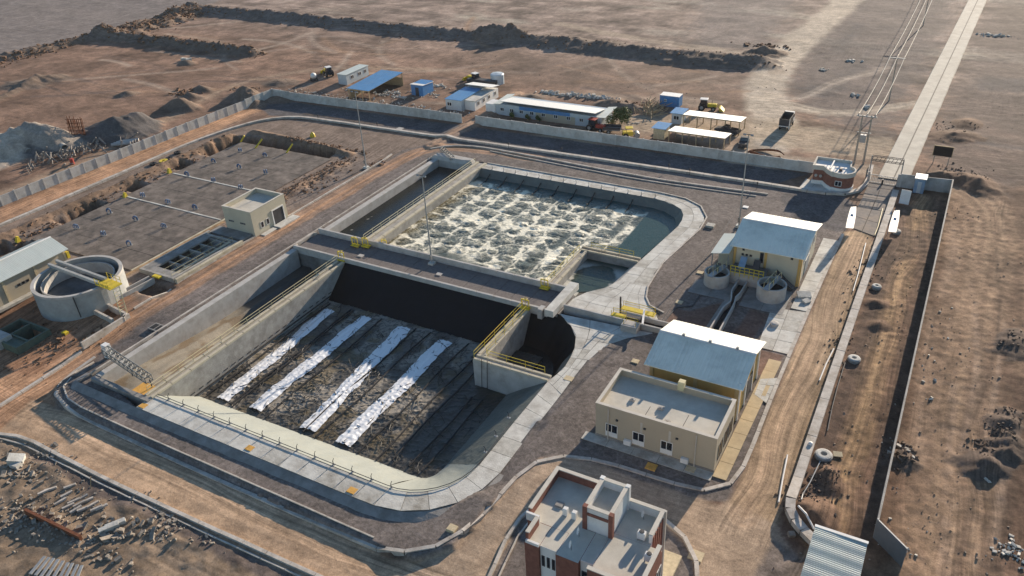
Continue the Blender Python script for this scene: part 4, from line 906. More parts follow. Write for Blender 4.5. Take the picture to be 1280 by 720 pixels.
# ================================================================== KERBS, FENCES, ROADS
def kerb(pts, wid, h, seg=3.0, m=None, name='kerb', smoothn=2, dz=0, part='kerb_stone'):
    pts = chaikin(pts, smoothn) if smoothn else pts
    P = resample(pts, seg); root = None
    mb = MB().sweep(P, [(wid/2-.04, -.5), (wid/2-.04, h-.06), (-wid/2+.04, h-.06), (-wid/2+.04, -.5)], zf=lambda x, y: hz(x, y)+dz)
    root = emit(name, mb, M['bed']); finish(root, kind='structure')
    for a, b in zip(P, P[1:]):
        a, b = Vector(a), Vector(b); d = (b-a).normalized(); a2, b2 = a+d*.03, b-d*.03; n = Vector((-d.y, d.x))*wid/2
        za, zb = hz(a.x, a.y)+h+dz, hz(b.x, b.y)+h+dz; j = rnd.uniform(-.015, .015)
        f = lambda p, s, z: (p.x+n.x*s, p.y+n.y*s, z)
        emit(part, MB().hexa([f(a2, -1, za-.6), f(b2, -1, zb-.6), f(b2, 1, zb-.6), f(a2, 1, za-.6)], [f(a2, -1, za+j), f(b2, -1, zb+j), f(b2, 1, zb+j), f(a2, 1, za+j)]), m or M['kerb'], root)
    return root
kerb([(-142.8, 60), (-142.6, 74), (-142.4, 94), (-142.6, 108), (-141, 119), (-138, 127), (-133, 131.0), (-127, 131.8), (-104, 132.4), (-66.4, 133.9), (-26.3, 134.9), (-15.5, 134.6), (-12.0, 137), (-11.0, 142), (-11.6, 150)], .70, .40)
kerb([(-97.2, 58), (-97.3, 98), (-97.2, 118), (-97.6, 121)], .3, .25, smoothn=1)
kerb([(-92, 126.5), (-89, 129.8), (-83.3, 131.2), (-75.8, 131.2), (-48.0, 129.6), (-33.6, 130.3), (-25.4, 131.0)], .30, .22, smoothn=1)
kerb([(-80, 130.1), (-60, 128.9), (-48, 128.3), (-33, 129.0), (-27, 129.5)], .2, .15, smoothn=1)
kerb([(-93.2, 48.3), (-93.2, 46), (-92.9, 43.4), (-91.6, 41.2), (-89.0, 39.9), (-85, 39.35), (-66.7, 39.1), (-40.5, 39.1), (-36.8, 39.5), (-34.2, 41.2), (-32.9, 43.6), (-32.3, 47), (-32.0, 51.0), (-31.8, 53.6), (-30.6, 56.5), (-28.2, 58.0), (-24.6, 58.8), (-18.9, 58.9), (-14.6, 59.1), (-12.6, 60.2), (-11.6, 62.2), (-11.4, 66), (-11.7, 78), (-11.7, 100), (-11.5, 121)], .42, .14, dz=.0, smoothn=1)
kerb([(-92.4, 47.5), (-92.3, 45.5), (-92.0, 43.8), (-91.0, 42.0), (-88.8, 40.7), (-85, 40.15), (-40.5, 39.9)], .16, .12, smoothn=1)
kerb([(-96, 30), (-93.5, 31.8), (-89.5, 33.2), (-86.8, 34.0), (-84, 33.9), (-70.6, 33.6), (-50, 34.0), (-40, 34.2)], .40, .28, smoothn=1)
kerb([(-95.0, 31.0), (-90, 32.4), (-86.8, 33.1), (-84, 33.2), (-70.6, 32.9), (-50, 33.3), (-40, 33.5)], .15, .14, smoothn=1)
kerb([(-26.4, 30), (-28.2, 42.5), (-28.9, 46), (-28.6, 50), (-26.5, 52.8), (-23, 53.8)], .3, .3, smoothn=1)
kerb([(-25.6, 30), (-27.4, 42.5), (-28.0, 46), (-27.8, 49.4), (-26.2, 51.8)], .14, .2, smoothn=1)
kerb([(-16.5, 54.0), (-14.4, 53.2), (-12.6, 51.6), (-11.2, 49.0), (-10.6, 46), (-10.9, 42), (-11.8, 30)], .4, .3, smoothn=2)
kerb([(-95.9, 48.2), (-95.6, 44), (-95.3, 36), (-95.3, 30)], .45, .25, smoothn=0)
kerb([(-6.3, 139.6), (-6.25, 120), (-6.25, 100), (-6.2, 80), (-6.1, 61.2)], .95, .7, seg=3.4, smoothn=0, name='duct', part='duct_cover', m=M['kerb'])
kerb([(-6.1, 61.1), (-5.8, 59.5), (-4.6, 58.2), (-3.1, 57.2)], .9, .7, seg=1.2, smoothn=0, name='duct', part='duct_cover')

def panel_fence(lab, p0, p1, pitch, h, mats, post=True, th=.14, cap=None, zb=-1.2, dpost=.28):
    a, b = Vector(p0), Vector(p1); d = b-a; L_ = d.length; n = max(1, round(L_/pitch)); d.normalize(); an = math.atan2(d.y, d.x)
    c = (a+b)/2; t = thing('boundary_wall', lab, 'wall', (c.x, c.y, 0)); me = None; zc = 0
    pm = MB().obox((0, 0, (h+zb)/2), L_/n-.06, th, h-zb).mesh('wall_panel'); pm.materials.append(mats[0]); pm2 = pm.copy(); pm2.materials[0] = mats[-1]
    qm = MB().obox((0, 0, (h+zb)/2+.04), .2, dpost, h-zb+.08).mesh('wall_post'); qm.materials.append(mats[0])
    for i in range(n):
        p = a+d*L_*(i+.5)/n; g = hz(p.x, p.y)
        o = bpy.data.objects.new('wall_panel', rnd.choice([pm, pm, pm2])); COL.objects.link(o); o.parent = t; o.location = (p.x-c.x, p.y-c.y, max(-.4, min(.3, g))*.6+rnd.uniform(-.04, .04)); o.rotation_euler = (rnd.uniform(-.01, .01), 0, an)
        if post:
            p = a+d*L_*i/n; o = bpy.data.objects.new('wall_post', qm); COL.objects.link(o); o.parent = t; o.location = (p.x-c.x, p.y-c.y, max(-.4, min(.3, g))*.6); o.rotation_euler = (0, 0, an)
    return t
M['panel'] = mat('precast_panel', (.52, .515, .49), .85, var=.14, scale=.5, bump=.1, dirt=(.25, .22, .19), dscale=.8, damt=.5)
M['panel2'] = mat('precast_panel_weathered', (.46, .455, .435), .85, var=.18, scale=.6, bump=.1, dirt=(.20, .18, .155), dscale=.7, damt=.6)
pmats = [M['panel'], M['panel2']]
panel_fence('long pale precast panel wall along the left side of the works', (-151.4, 58), (-147.8, 140.4), 2.85, 2.0, pmats)
panel_fence('pale panel wall on the far side, left of the dirt gap', (-147.8, 140.5), (G(579, 153)[0], 142.2), 2.9, 2.0, pmats)
panel_fence('pale panel wall on the far side, between the dirt gap and the guardhouse', (G(595, 156)[0], 142.4), (-20.3, 143.1), 2.9, 2.0, pmats)
panel_fence('pale wall right of the entrance gate behind the small booth', (-6.0, 142.6), (1.7, 143.4), 3.8, 2.4, pmats)
ew = panel_fence('long thin grey wall with pale top running down the right side', (1.62, 60.6), (1.75, 143.4), 3.6, 2.3, [M['conc_d'], M['conc_d']], post=False, th=.16)
emit('coping_strip', MB().obox((1.68, 102, 2.36), .19, 82.8, .06, -.0012), M['conc'], ew)
t = thing('sheet_gate', 'dark grey sheet metal gate leaf hinged at the near end of the right wall', 'gate', (2.9, 59.3, 0))
emit('sheet', MB().obox((2.95, 59.25, 1.2), 3.6, .08, 2.3, -.72), mat('gate_sheet', (.16, .19, .22), .5, .3, var=.08, bump=.02), t)
emit('gate_frame', MB().obox((2.95, 59.3, 2.37), 3.7, .12, .08, -.72).obox((1.62, 60.5, 1.2), .14, .14, 2.5), M['steel'], t)

# approach road beyond the gate
M['road'] = mat('pale_road_concrete', (.54, .50, .42), .9, var=.14, scale=.4, bump=.08, dirt=(.38, .33, .27), dscale=.25, damt=.6)
M['roadd'] = mat('road_joint', (.20, .18, .15), .95, var=.2, bump=.05)
def road_x(y): return -9.3+(y-158.5)*.0350
mb = MB(); ys = [145, 150, 158]+list(range(170, 620, 14))
for y0, y1 in zip(ys, ys[1:]):
    f = lambda y, s: (road_x(y)+s*4.7, y, max(hz(road_x(y), y), hz(road_x(y)+4.7, y), hz(road_x(y)+2.3, y))*.5+.25)
    mb.add([f(y0, 0), f(y0, 1), f(y1, 1), f(y1, 0)], [(0, 1, 2, 3)])
for y0, y1 in zip(ys, ys[1:]):
    for s in (0, 1):
        g = lambda y, dz: (road_x(y)+s*4.7, y, f(y, s)[2]+dz); h_ = lambda y: (road_x(y)+s*5.7-.5, y, f(y, s)[2]-.9)
        mb.add([g(y0, 0), g(y1, 0), h_(y1), h_(y0)], [(0, 1, 2, 3)])
road = emit('approach_road', mb, M['road']); finish(road, kind='structure')
mb = MB()
for y0, y1 in zip(ys, ys[1:]):
    g = lambda y, s, w_: (road_x(y)+s*4.7+w_, y, f(y, s)[2]+.006)
    mb.add([g(y0, .52, -.12), g(y0, .52, .12), g(y1, .52, .12), g(y1, .52, -.12)], [(0, 1, 2, 3)])
emit('centre_joint', mb, M['roadd'], road)
# concrete panels just inside the gate
slab_band('gate_paving', [((-10.9, 145, .09), (-6.7, 145, .09)), ((-10.9, 136, .09), (-6.7, 136, .09)), ((-11.3, 124, .08), (-6.8, 122, .08))], 4.6, 2, mats=[mat('worn_grey_slab', (.20, .18, .165), .9, var=.2, scale=.8, bump=.1, dirt=(.30, .23, .17), dscale=.4, damt=.7)], gap=.12, part='road_slab')
# paths round the right-hand buildings
slab_band('side_path', [((-13.9, 61.6, .13), (-12.5, 61.6, .13)), ((-13.7, 84, .13), (-12.2, 84, .13))], 2.6, 1, mats=[mat('sandy_path_slab', (.52, .41, .25), .9, var=.12, bump=.08, dirt=(.35, .26, .16), damt=.5)], part='path_slab')
slab_band('building_apron', [((-28.3, 62.3, .1), (-28.3, 61.0, .1)), ((-13.9, 62.2, .1), (-13.9, 60.9, .1))], 3.2, 1, part='path_slab', mats=[M['conc_s2']])
slab_band('inlet_yard', [((-15.6, 85.9, .08), (-11.9, 85.9, .08)), ((-16.2, 95.6, .08), (-11.9, 96.4, .08))], 2.4, 2, part='yard_slab', mats=[M['conc_s2'], M['conc_s']])
slab_band('yard_path', [((-13.9, 96.5, .1), (-11.8, 96.5, .1)), ((-13.9, 118.5, .1), (-11.7, 118.5, .1))], 2.8, 1, part='yard_slab', mats=[M['conc_s']])
slab_band('tank_pad', [((-27.6, 94.9, .1), (-27.6, 98.5, .1)), ((-21.9, 94.9, .1), (-21.9, 101.5, .1))], 2.6, 1, part='pad_slab', mats=[M['conc_d']])
slab_band('tank_pad', [((-20.3, 94.3, .1), (-20.3, 101.5, .1)), ((-14.5, 94.3, .1), (-14.5, 100.5, .1))], 2.6, 1, part='pad_slab', mats=[M['conc_d']])
slab_band('shed_path', [((-13.6, 79.5, .14), (-11.9, 80.6, .14)), ((-13.5, 76.4, .14), (-11.9, 75.4, .14))], 1.2, 2, part='path_slab', mats=[M['conc_s']])

# ================================================================== BUILDINGS
def project(x, y, z):
    v = np.array([x, y, z-CAMH]); w_ = v@_fw; return 640+F*(v@_r2)/w_, 360-F*(v@_u2)/w_
def x_on(px_, y, z):        # x on the plane y=const seen at image column px
    lo, hi = -200., 60.
    for _ in range(50):
        m_ = (lo+hi)/2
        if project(m_, y, z)[0] < px_: lo = m_
        else: hi = m_
    return lo
def y_on(px_, x, z):
    lo, hi = 20., 300.
    for _ in range(50):
        m_ = (lo+hi)/2
        if project(x, m_, z)[0] < px_: lo = m_
        else: hi = m_
    return lo
def window(par, x0, x1, y0, y1, z0, z1, face, frame=None, lights=2, solid=0, name='window'):
    """face: 'S','E','N','W'; window standing 4 cm proud; pane(s) as sub-parts"""
    fr = frame or M['white']; f = MB(); b = .07
    def bx(m_, a0, a1, c0, c1, dpt0, dpt1):
        if face == 'S': m_.box(a0, a1, y0-dpt1, y0-dpt0, c0, c1)
        elif face == 'N': m_.box(a0, a1, y0+dpt0, y0+dpt1, c0, c1)
        elif face == 'E': m_.box(x0+dpt0, x0+dpt1, a0, a1, c0, c1)
        else: m_.box(x0-dpt1, x0-dpt0, a0, a1, c0, c1)
    A0, A1 = (x0, x1) if face in 'SN' else (y0, y1)
    bx(f, A0, A1, z1-b, z1, -.05, .05); bx(f, A0, A1, z0, z0+b+(z1-z0)*solid, -.05, .05); bx(f, A0, A0+b, z0, z1, -.05, .052); bx(f, A1-b, A1, z0, z1, -.05, .052)
    for k in range(1, lights): c = A0+(A1-A0)*k/lights; bx(f, c-b/2, c+b/2, z0, z1, -.05, .051)
    o = emit(name, f, fr, par); g = MB(); bx(g, A0+.02, A1-.02, z0+.02, z1-.02, -.02, .015); emit('pane', g, M['glass'], o); return o
def parapet_block(t, x0, x1, y0, y1, zt, zd, wm, pm, rm, zb=-.4, wt=.28, nm='wall', cap=.05, capm=None):
    emit(nm, MB().box(x0, x1, y0, y1, zb, zd), wm, t)
    p = MB().box(x0, x1, y0, y0+wt, zd+.002, zt).box(x0, x1, y1-wt, y1, zd+.002, zt).box(x0, x0+wt, y0+wt, y1-wt, zd+.002, zt).box(x1-wt, x1, y0+wt, y1-wt, zd+.002, zt)
    emit('parapet', p, pm, t)
    c = .04; q = MB().box(x0-c, x1+c, y0-c, y0+wt+c, zt+.002, zt+cap).box(x0-c, x1+c, y1-wt-c, y1+c, zt+.002, zt+cap).box(x0-c, x0+wt+c, y0+wt+c, y1-wt-c, zt+.002, zt+cap).box(x1-wt-c, x1+c, y0+wt+c, y1-wt-c, zt+.002, zt+cap)
    emit('parapet_cap', q, capm or M['cap'], t)
    emit('roof', MB().box(x0+wt, x1-wt, y0+wt, y1-wt, zd-.05, zd+.02), rm, t)

# flat-roofed beige building
fb = thing('flat_roof_building', 'beige single storey building with flat white edged roof and three front windows', 'building', (-20.5, 65.5, 0))
parapet_block(fb, -27.1, -13.95, 62.2, 69.0, 4.55, 3.75, M['beige'], M['beige'], M['roofscr'])
emit('plinth', MB().box(-27.16, -13.89, 62.14, 62.2, -.3, .35), M['conc_d'], fb)
for a, b_ in ((757, 772), (790.5, 805.5), (825.5, 840.5)):
    xa, xb = x_on(a, 62.2, 1.3), x_on(b_, 62.2, 1.3); window(fb, xa, xb, 62.2, 0, .55, 2.25, 'S', lights=2, solid=.32)
for ya, yb in ((63.2, 64.6), (65.4, 66.6), (67.0, 68.3)): window(fb, -13.95, 0, ya, yb, .9, 2.9, 'E', frame=M['dark'])
for px_, py_ in ((791, 499), (826, 510), (834, 527)):
    x, y = G(px_, py_, 3.9); emit('roof_vent', MB().bbox(x-.3, x+.3, y-.22, y+.22, 3.76, 4.0).box(x-.12, x+.12, y-.1, y+.1, 4.0, 4.1), M['conc_w'], fb)
emit('roof_hatch', MB().bbox(-20.2, -19.5, 68.4, 69.1, 4.2, 5.3), M['cream_p'], fb)
for x in (-25.6, -16.0): emit('downpipe', MB().tube([(x, 62.08, .1), (x, 62.08, 4.3)], .06, 6), M['cap'], fb)
for x in (-24.6, -21.5, -18.0): emit('wall_lamp', MB().obox((x, 62.08, 3.1), .25, .16, .16), M['dark'], fb)
for i, x in enumerate((-23.3, -17.0)): emit('air_conditioner', MB().bbox(x-.4, x+.4, 61.8, 62.18, .35, .95), M['white'], fb)
for xx in (-21.9, -18.8): emit('drain_stain', MB().box(xx-.12, xx+.12, 62.188, 62.2, .4, 3.7), M['roofscr'], fb)
emit('roof_joint', MB().box(-17.9, -17.84, 62.6, 65.4, 3.772, 3.785).box(-22.0, -21.94, 62.8, 65.0, 3.772, 3.785), M['dark'], fb)

def gable(t, x0, x1, y0, y1, ze, zr, ov, wm, rm, axis='x', npan=4, gm=None):
    """pitched shed; ridge along axis; wall, gable ends, roof panels (parts) and ridge cap"""
    ax = axis == 'x'
    emit('wall', MB().box(x0, x1, y0, y1, -.4, ze-.02), wm, t)
    mid = (y0+y1)/2 if ax else (x0+x1)/2
    g = MB()
    for e in ((x0, x0+.15), (x1-.15, x1)) if ax else ((y0, y0+.15), (y1-.15, y1)):
        if ax: g.add([(e[0], y0, ze-.02), (e[0], y1, ze-.02), (e[0], mid, zr-.08), (e[1], y0, ze-.02), (e[1], y1, ze-.02), (e[1], mid, zr-.08)], [(0, 1, 2), (3, 5, 4), (0, 2, 5, 3), (1, 4, 5, 2), (0, 3, 4, 1)])
        else: g.add([(x0, e[0], ze-.02), (x1, e[0], ze-.02), (mid, e[0], zr-.08), (x0, e[1], ze-.02), (x1, e[1], ze-.02), (mid, e[1], zr-.08)], [(0, 1, 2), (3, 5, 4), (0, 2, 5, 3), (1, 4, 5, 2), (0, 3, 4, 1)])
    emit('gable_end', g, gm or wm, t)
    X0, X1, Y0, Y1 = x0-ov, x1+ov, y0-ov, y1+ov; sl = (zr-ze)/((y1-y0)/2 if ax else (x1-x0)/2); zeo = ze-sl*ov
    L0, L1 = (X0, X1) if ax else (Y0, Y1)
    for s in (0, 1):
        for k in range(npan):
            a = L0+(L1-L0)*k/npan; b = L0+(L1-L0)*(k+1)/npan-.012; dz = rnd.uniform(0, .012)
            e = (Y0 if s == 0 else Y1) if ax else (X0 if s == 0 else X1); th = .09
            f = (lambda u, v, z: (u, v, z)) if ax else (lambda u, v, z: (v, u, z))
            lo = [f(a, e, zeo+dz-th), f(b, e, zeo+dz-th), f(b, mid, zr+dz-th), f(a, mid, zr+dz-th)]; hi = [(p[0], p[1], p[2]+th) for p in lo]
            panel = emit('roof_panel', MB().hexa(lo, hi), rm, t)
            rb = MB(); nr = max(3, int((b-a)/.42))
            for i in range(nr):
                u = a+(b-a)*(i+.5)/nr; zz = dz+.002
                q0, q1 = [f(u-.025, e, zeo+zz), f(u+.025, e, zeo+zz), f(u+.025, mid, zr+zz), f(u-.025, mid, zr+zz)], None
                rb.hexa(q0, [(p[0], p[1], p[2]+(.04 if ax else .012)) for p in q0])
            emit('roof_rib', rb, rm, panel, kind='stuff')
    f = (lambda u, v, z: (u, v, z)) if ax else (lambda u, v, z: (v, u, z))
    rc = MB().hexa([f(L0, mid-.22, zr-.01), f(L1, mid-.22, zr-.01), f(L1, mid+.22, zr-.01), f(L0, mid+.22, zr-.01)], [f(L0, mid-.05, zr+.09), f(L1, mid-.05, zr+.09), f(L1, mid+.05, zr+.09), f(L0, mid+.05, zr+.09)])
    emit('ridge_cap', rc, M['white'], t)
ys_ = thing('metal_roof_shed', 'ochre shed with ribbed metal roof behind the flat roofed beige building', 'shed', (-19.3, 75.4, 0))
gable(ys_, -24.3, -14.2, 71.0, 79.9, 5.0, 6.35, .55, M['ochre'], M['roofw'], gm=M['white'])
for x in (-24.3, -19.2, -14.6): emit('pilaster', MB().box(x, x+.4, 70.9, 71.0, -.3, 4.9), mat('pale_ochre', (.50, .36, .17), .85, bump=.04), ys_)
for y in (71.1, 74, 77, 79.5): emit('side_frame', MB().box(-14.2, -14.05, y, y+.25, -.3, 5.1), M['white'], ys_)
for x in (-22.0, -18.9, -15.8): emit('ridge_vent', MB().bbox(x-.15, x+.15, 75.3, 75.6, 6.4, 6.7), M['steel'], ys_)
emit('side_door', MB().box(-14.2, -14.1, 75, 77, .1, 2.8), M['dark'], ys_)
ab = thing('metal_roof_building', 'cream two storey building with ribbed metal roof beside the two small round tanks', 'building', (-19, 107.8, 0))
M['cream'] = mat('cream_render', (.52, .47, .36), .9, var=.06, scale=.5, bump=.05, dirt=(.4, .36, .28), damt=.35)
gable(ab, -23.5, -14.3, 102.5, 113.2, 4.85, 6.25, .55, M['cream'], M['roofw'], gm=M['white'])
for x in (-23.55, -19.25, -14.65): emit('pilaster', MB().box(x, x+.32, 102.4, 102.5, -.3, 4.75), M['ochre'], ab)
emit('side_pilaster', MB().box(-14.3, -14.2, 102.5, 102.9, -.3, 4.8), M['ochre'], ab)
window(ab, -19.9, -19.4, 102.5, 0, 2.6, 4.2, 'S', M['dark'], 1)
for px_, zz in ((929.5, 4.15), (928.5, 3.4), (933.5, 3.4), (938.5, 3.4), (990, 4.15)):
    x = x_on(px_, 102.5, zz); window(ab, x-.17, x+.17, 102.5, 0, zz-.15, zz+.18, 'S', M['dark'], 1)
for y in (104.5, 107.5, 110.5): window(ab, -14.3, 0, y, y+1.3, 2.6, 3.9, 'E', M['white'])
emit('roller_door', MB().box(-14.3, -14.22, 106, 108.6, .1, 2.4), M['steel'], ab)
t = thing('canopy', 'sloping pale metal canopy attached left of the cream two storey building', 'canopy', (-25, 104.5, 0))
for k in range(3):
    y0 = 101.2+k*2.2; emit('roof_panel', MB().hexa([(-26.5, y0, 3.25), (-23.9, y0, 3.75), (-23.9, y0+2.18, 3.75), (-26.5, y0+2.18, 3.25)], [(-26.5, y0, 3.33), (-23.9, y0, 3.83), (-23.9, y0+2.18, 3.83), (-26.5, y0+2.18, 3.33)]), M['roofw_y'], t)
for x, y in ((-26.3, 101.5), (-26.3, 107.5), (-24.0, 101.5)): emit('column', MB().tube([(x, y, -.2), (x, y, 3.3)], .08, 6), M['steel'], t)
emit('wall', MB().box(-26.2, -24.1, 104.6, 107.4, -.2, 3.2), M['cream'], t)

# inlet works: two round tanks, bridge, flume
def round_tank(lab, cx, cy, r, h, brz):
    t = thing('round_tank', lab, 'tank', (cx, cy, 0), 'small round tanks at the inlet works')
    emit('tank_wall', MB().lathe((cx, cy, 0), [(r, -.3), (r, h), (r-.22, h), (r-.22, .3)], 28), M['conc_w'], t, smoothf=False)
    emit('tank_floor', MB().lathe((cx, cy, 0), [(0.01, h-.9), (r-.2, h-.9)], 20), M['black'], t)
    c, s = math.cos(brz), math.sin(brz)
    emit('bridge_plate', MB().obox((cx, cy, h+.08), 2*r+.6, .8, .12, brz), M['steel'], t)
    f = MB()
    for sgn in (-1, 1):
        for k in range(4):
            u = -r+2*r*k/3; f.tube([(cx+c*u-s*.38*sgn, cy+s*u+c*.38*sgn, h+.1), (cx+c*u-s*.38*sgn, cy+s*u+c*.38*sgn, h+1)], .03, 4)
        f.tube([(cx-c*r-s*.38*sgn, cy-s*r+c*.38*sgn, h+1), (cx+c*r-s*.38*sgn, cy+s*r+c*.38*sgn, h+1)], .03, 4)
    emit('bridge_rail', f, M['cream_p'], t)
    emit('mixer', MB().tube([(cx, cy, h+.1), (cx, cy, h+.9)], .25, 8), M['green'], t); return t
round_tank('small round concrete tank on the left of the narrow flume', -24.7, 98.7, 1.75, 2.0, R(75))
round_tank('small round concrete tank on the right of the narrow flume', -17.0, 98.2, 1.95, 2.2, R(80))
t = thing('screen_platform', 'raised steel screening platform with yellow railings between the two round tanks', 'platform', (-20.8, 101, 0))
emit('deck', MB().bbox(-23.2, -18.4, 99.6, 102.2, 1.9, 2.05), mat('grating', (.12, .14, .16), .6, .3, var=.3, scale=8, bump=.05), t)
emit('front_wall', MB().box(-23.1, -18.5, 99.7, 100.0, -.3, 1.88), M['conc_w'], t)
f = MB()
for i in range(8): x = -23.1+i*.65; f.tube([(x, 99.6, 1.4), (x, 99.6, 2.9)], .05, 4)
f.tube([(-23.1, 99.6, 2.9), (-18.5, 99.6, 2.9)], .06, 5).tube([(-23.1, 99.6, 2.4), (-18.5, 99.6, 2.4)], .05, 5).tube([(-23.1, 99.6, 1.95), (-18.5, 99.6, 1.95)], .06, 5); emit('yellow_railing', f, M['yellow'], t)
emit('screen', MB().obox((-21.9, 101.3, 2.7), .9, 1.8, .25, 0, .7), M['bluepipe'], t); emit('screen', MB().obox((-20.0, 101.3, 2.6), .9, 1.8, .25, 0, .7), M['dark'], t)
emit('stair', MB().obox((-16.0, 101.4, 1.3), 3.4, .9, .15, R(-8), 0, .62), M['dark'], t)
t = thing('flume', 'narrow curving concrete flume leading down from the screening platform', 'flume', (-21, 95, 0))
for off in (-1, 1):
    pts = [(-21.25+off*.62, 99.6), (-21.3+off*.62, 96.4), (-21.2+off*.28, 94.9), (-21.0+off*.28, 93.6), (-21.2+off*.55, 91.8), (-21.2+off*.6, 85.9)]
    emit('flume_wall', MB().sweep(pts, [(.08, -.3), (.08, .95), (-.08, .95), (-.08, -.3)]), M['conc_w'], t)
emit('flume_floor', MB().sweep([(-21.25, 99.5), (-21.3, 96), (-21.1, 94), (-21.2, 86)], [(.5, 0), (.5, .12), (-.5, .12), (-.5, 0)]), M['black'], t)
emit('bed_slab', MB().sweep([(-21.4, 99.4), (-22, 93), (-22.2, 85.8)], [(1.0, -.1), (1.0, .10), (-.5, .10), (-.5, -.1)]), M['conc_d'], t)
emit('manhole_ring', MB().lathe((-14.9, 91.6, .05), [(.55, 0), (.55, .35), (.3, .42), (.01, .42)], 16), M['conc_w'], label='pale round manhole lid on the pad right of the inlet works', cat='manhole')
emit('concrete_debris', MB().obox((-13.0, 100.2, .35), 1.8, 1.2, .3, .4, .15).obox((-12.4, 98.8, .25), 1.0, .8, .3, 1.0, .2), M['conc_s'], label='broken white concrete slabs on the path below the cream building', cat='rubble', kind='stuff')
kerb([(-27.9, 84.3), (-27.9, 90.3), (-25.8, 90.5), (-25.8, 94.8)], .14, .12, smoothn=0, m=M['dark'])
kerb([(-28.3, 84.5), (-28.5, 100), (-28.4, 124)], .1, .02, smoothn=0, m=M['dark'])

# pump house
ph = thing('pump_house', 'small cream flat roofed pump house beside the dirt road', 'building', (-100.3, 86.3, 0))
parapet_block(ph, -103.5, -97.1, 82.3, 90.2, 4.5, 3.75, M['cream'], M['cream'], M['roofscr'])
emit('garage_door', MB().box(-97.1, -97.05, 86.9, 89.3, .1, 2.7), M['dark'], ph)
emit('door_frame', MB().box(-97.1, -96.98, 86.7, 86.9, 0, 2.9).box(-97.1, -96.98, 89.3, 89.5, 0, 2.9).box(-97.1, -96.98, 86.9, 89.3, 2.7, 2.9), M['white'], ph)
for y in (83.9, 85.2): window(ph, -97.1, 0, y, y+.7, .9, 2.0, 'E', M['white'], 1)
for x in (-102.6, -100.0): window(ph, x, x+1.2, 82.3, 0, 1.9, 2.2, 'S', M['conc_d'], 3)
emit('door_step', MB().bbox(-97.0, -95.4, 86.4, 91.2, -.1, .22).bbox(-96.9, -95.9, 83.2, 86.2, -.1, .12), M['conc_s'], ph)

# flocculation basin
fl = thing('basin', 'sunken concrete basin divided into ten cells with thin railings', 'basin', (-101.5, 73, 0))
for nm, bx_ in (('outer_wall', (-105.3, -104.9, 65.8, 79.9)), ('outer_wall', (-98.1, -97.7, 65.8, 79.0)), ('outer_wall', (-104.9, -98.1, 65.8, 66.2)), ('outer_wall', (-104.9, -98.1, 78.6, 79.0))):
    emit(nm, MB().box(*bx_, -3, .75), M['conc'], fl)
emit('walkway_slab', MB().box(-104.88, -103.2, 66.2, 78.58, .45, .7), M['conc_d'], fl)
emit('walkway_slab', MB().box(-103.2, -98.1, 66.2, 67.4, .44, .69), M['conc_d'], fl)
emit('basin_floor', MB().box(-104.9, -98.1, 66.2, 78.6, -3, -1.9), M['dark'], fl)
for i in range(6): y = 67.5+i*2.1; emit('cell_wall', MB().box(-103.2, -98.1, y, y+.2, -2.6, .55), M['conc'], fl)
emit('cell_wall', MB().box(-100.4, -100.2, 67.4, 78.6, -2.6, .62), M['conc_d'], fl)
emit('side_beam', MB().bbox(-97.6, -97.1, 65.9, 79.6, -.3, .7).bbox(-99.0, -98.6, 66.4, 78.4, .5, .7), M['cream_c'], fl)
rail(fl, [(-98.3, 66.2), (-98.3, 78.6)], M['cream_p'], z=.7, h=.9, r=.022); rail(fl, [(-100.3, 66.4), (-100.3, 78.4)], M['cream_p'], z=.6, h=.8, r=.02, mid=False)
emit('platform_deck', MB().box(-105.2, -97.7, 79.95, 82.25, -.3, .5), M['conc_d'], fl)
emit('gate_plate', MB().bbox(-101.6, -100.1, 65.1, 65.75, .5, .75), M['yellow'], fl)
t = thing('channel', 'small U shaped concrete channel bending round from the cell basin towards the dirt road', 'channel', (-100, 57, 0))
for s in (.55, -.55):
    emit('channel_wall', MB().sweep([(-101.6, 65.0), (-101.9, 60), (-102.2, 57.3)], [(s+.1, -.4), (s+.1, .6), (s-.1, .6), (s-.1, -.4)]), M['conc_w'], t)
for pts in ([(-102.8, 57.6), (-102.9, 55.6), (-102.0, 55.0), (-97.0, 54.4)], [(-101.6, 57.4), (-101.5, 56.9), (-96.6, 56.3), (-96.0, 55.4)], [(-96.1, 56.4), (-95.9, 48.6)]):
    emit('channel_wall', MB().sweep(pts, [(.16, -.5), (.16, .55), (-.16, .55), (-.16, -.5)]), M['kerb'], t)
# big round tank
cx, cy, r = -107.3, 57.4, 6.15
rt = thing('round_tank', 'large round concrete tank with twin beams across it beside the beige shed', 'tank', (cx, cy, 0))
M['tankc'] = mat('tank_concrete', (.36, .37, .36), .85, var=.14, scale=.7, bump=.1, dirt=(.22, .21, .19), dscale=.5, damt=.5)
emit('tank_wall', MB().lathe((cx, cy, 0), [(r, -1), (r, 3.45), (r-.4, 3.45), (r-.4, .5)], 48), M['tankc'], rt)
emit('rim_band', MB().lathe((cx, cy, 0), [(r+.06, 3.1), (r+.06, 3.48), (r-.44, 3.48)], 48), M['conc_w'], rt)
emit('inner_launder', MB().lathe((cx, cy, 0), [(r-1.15, 1.2), (r-1.15, 3.0), (r-1.3, 3.0), (r-1.3, 1.2)], 40), M['conc_w'], rt)
emit('tank_floor', MB().lathe((cx, cy, 0), [(.01, .6), (r-.35, 1.2)], 32), mat('tank_bottom', (.10, .11, .115), .7, var=.3, scale=.6, bump=.1), rt)
a = Vector(G(66, 329, 3.7)); b = Vector(G(128, 352, 3.7)); d = (b-a).normalized(); n_ = Vector((-d.y, d.x))
for s in (-.62, .62):
    c = (a+b)/2+n_*s; emit('bridge_beam', MB().obox((c.x, c.y, 3.75), (b-a).length, .38, .5, math.atan2(d.y, d.x)), M['tankc'], rt)
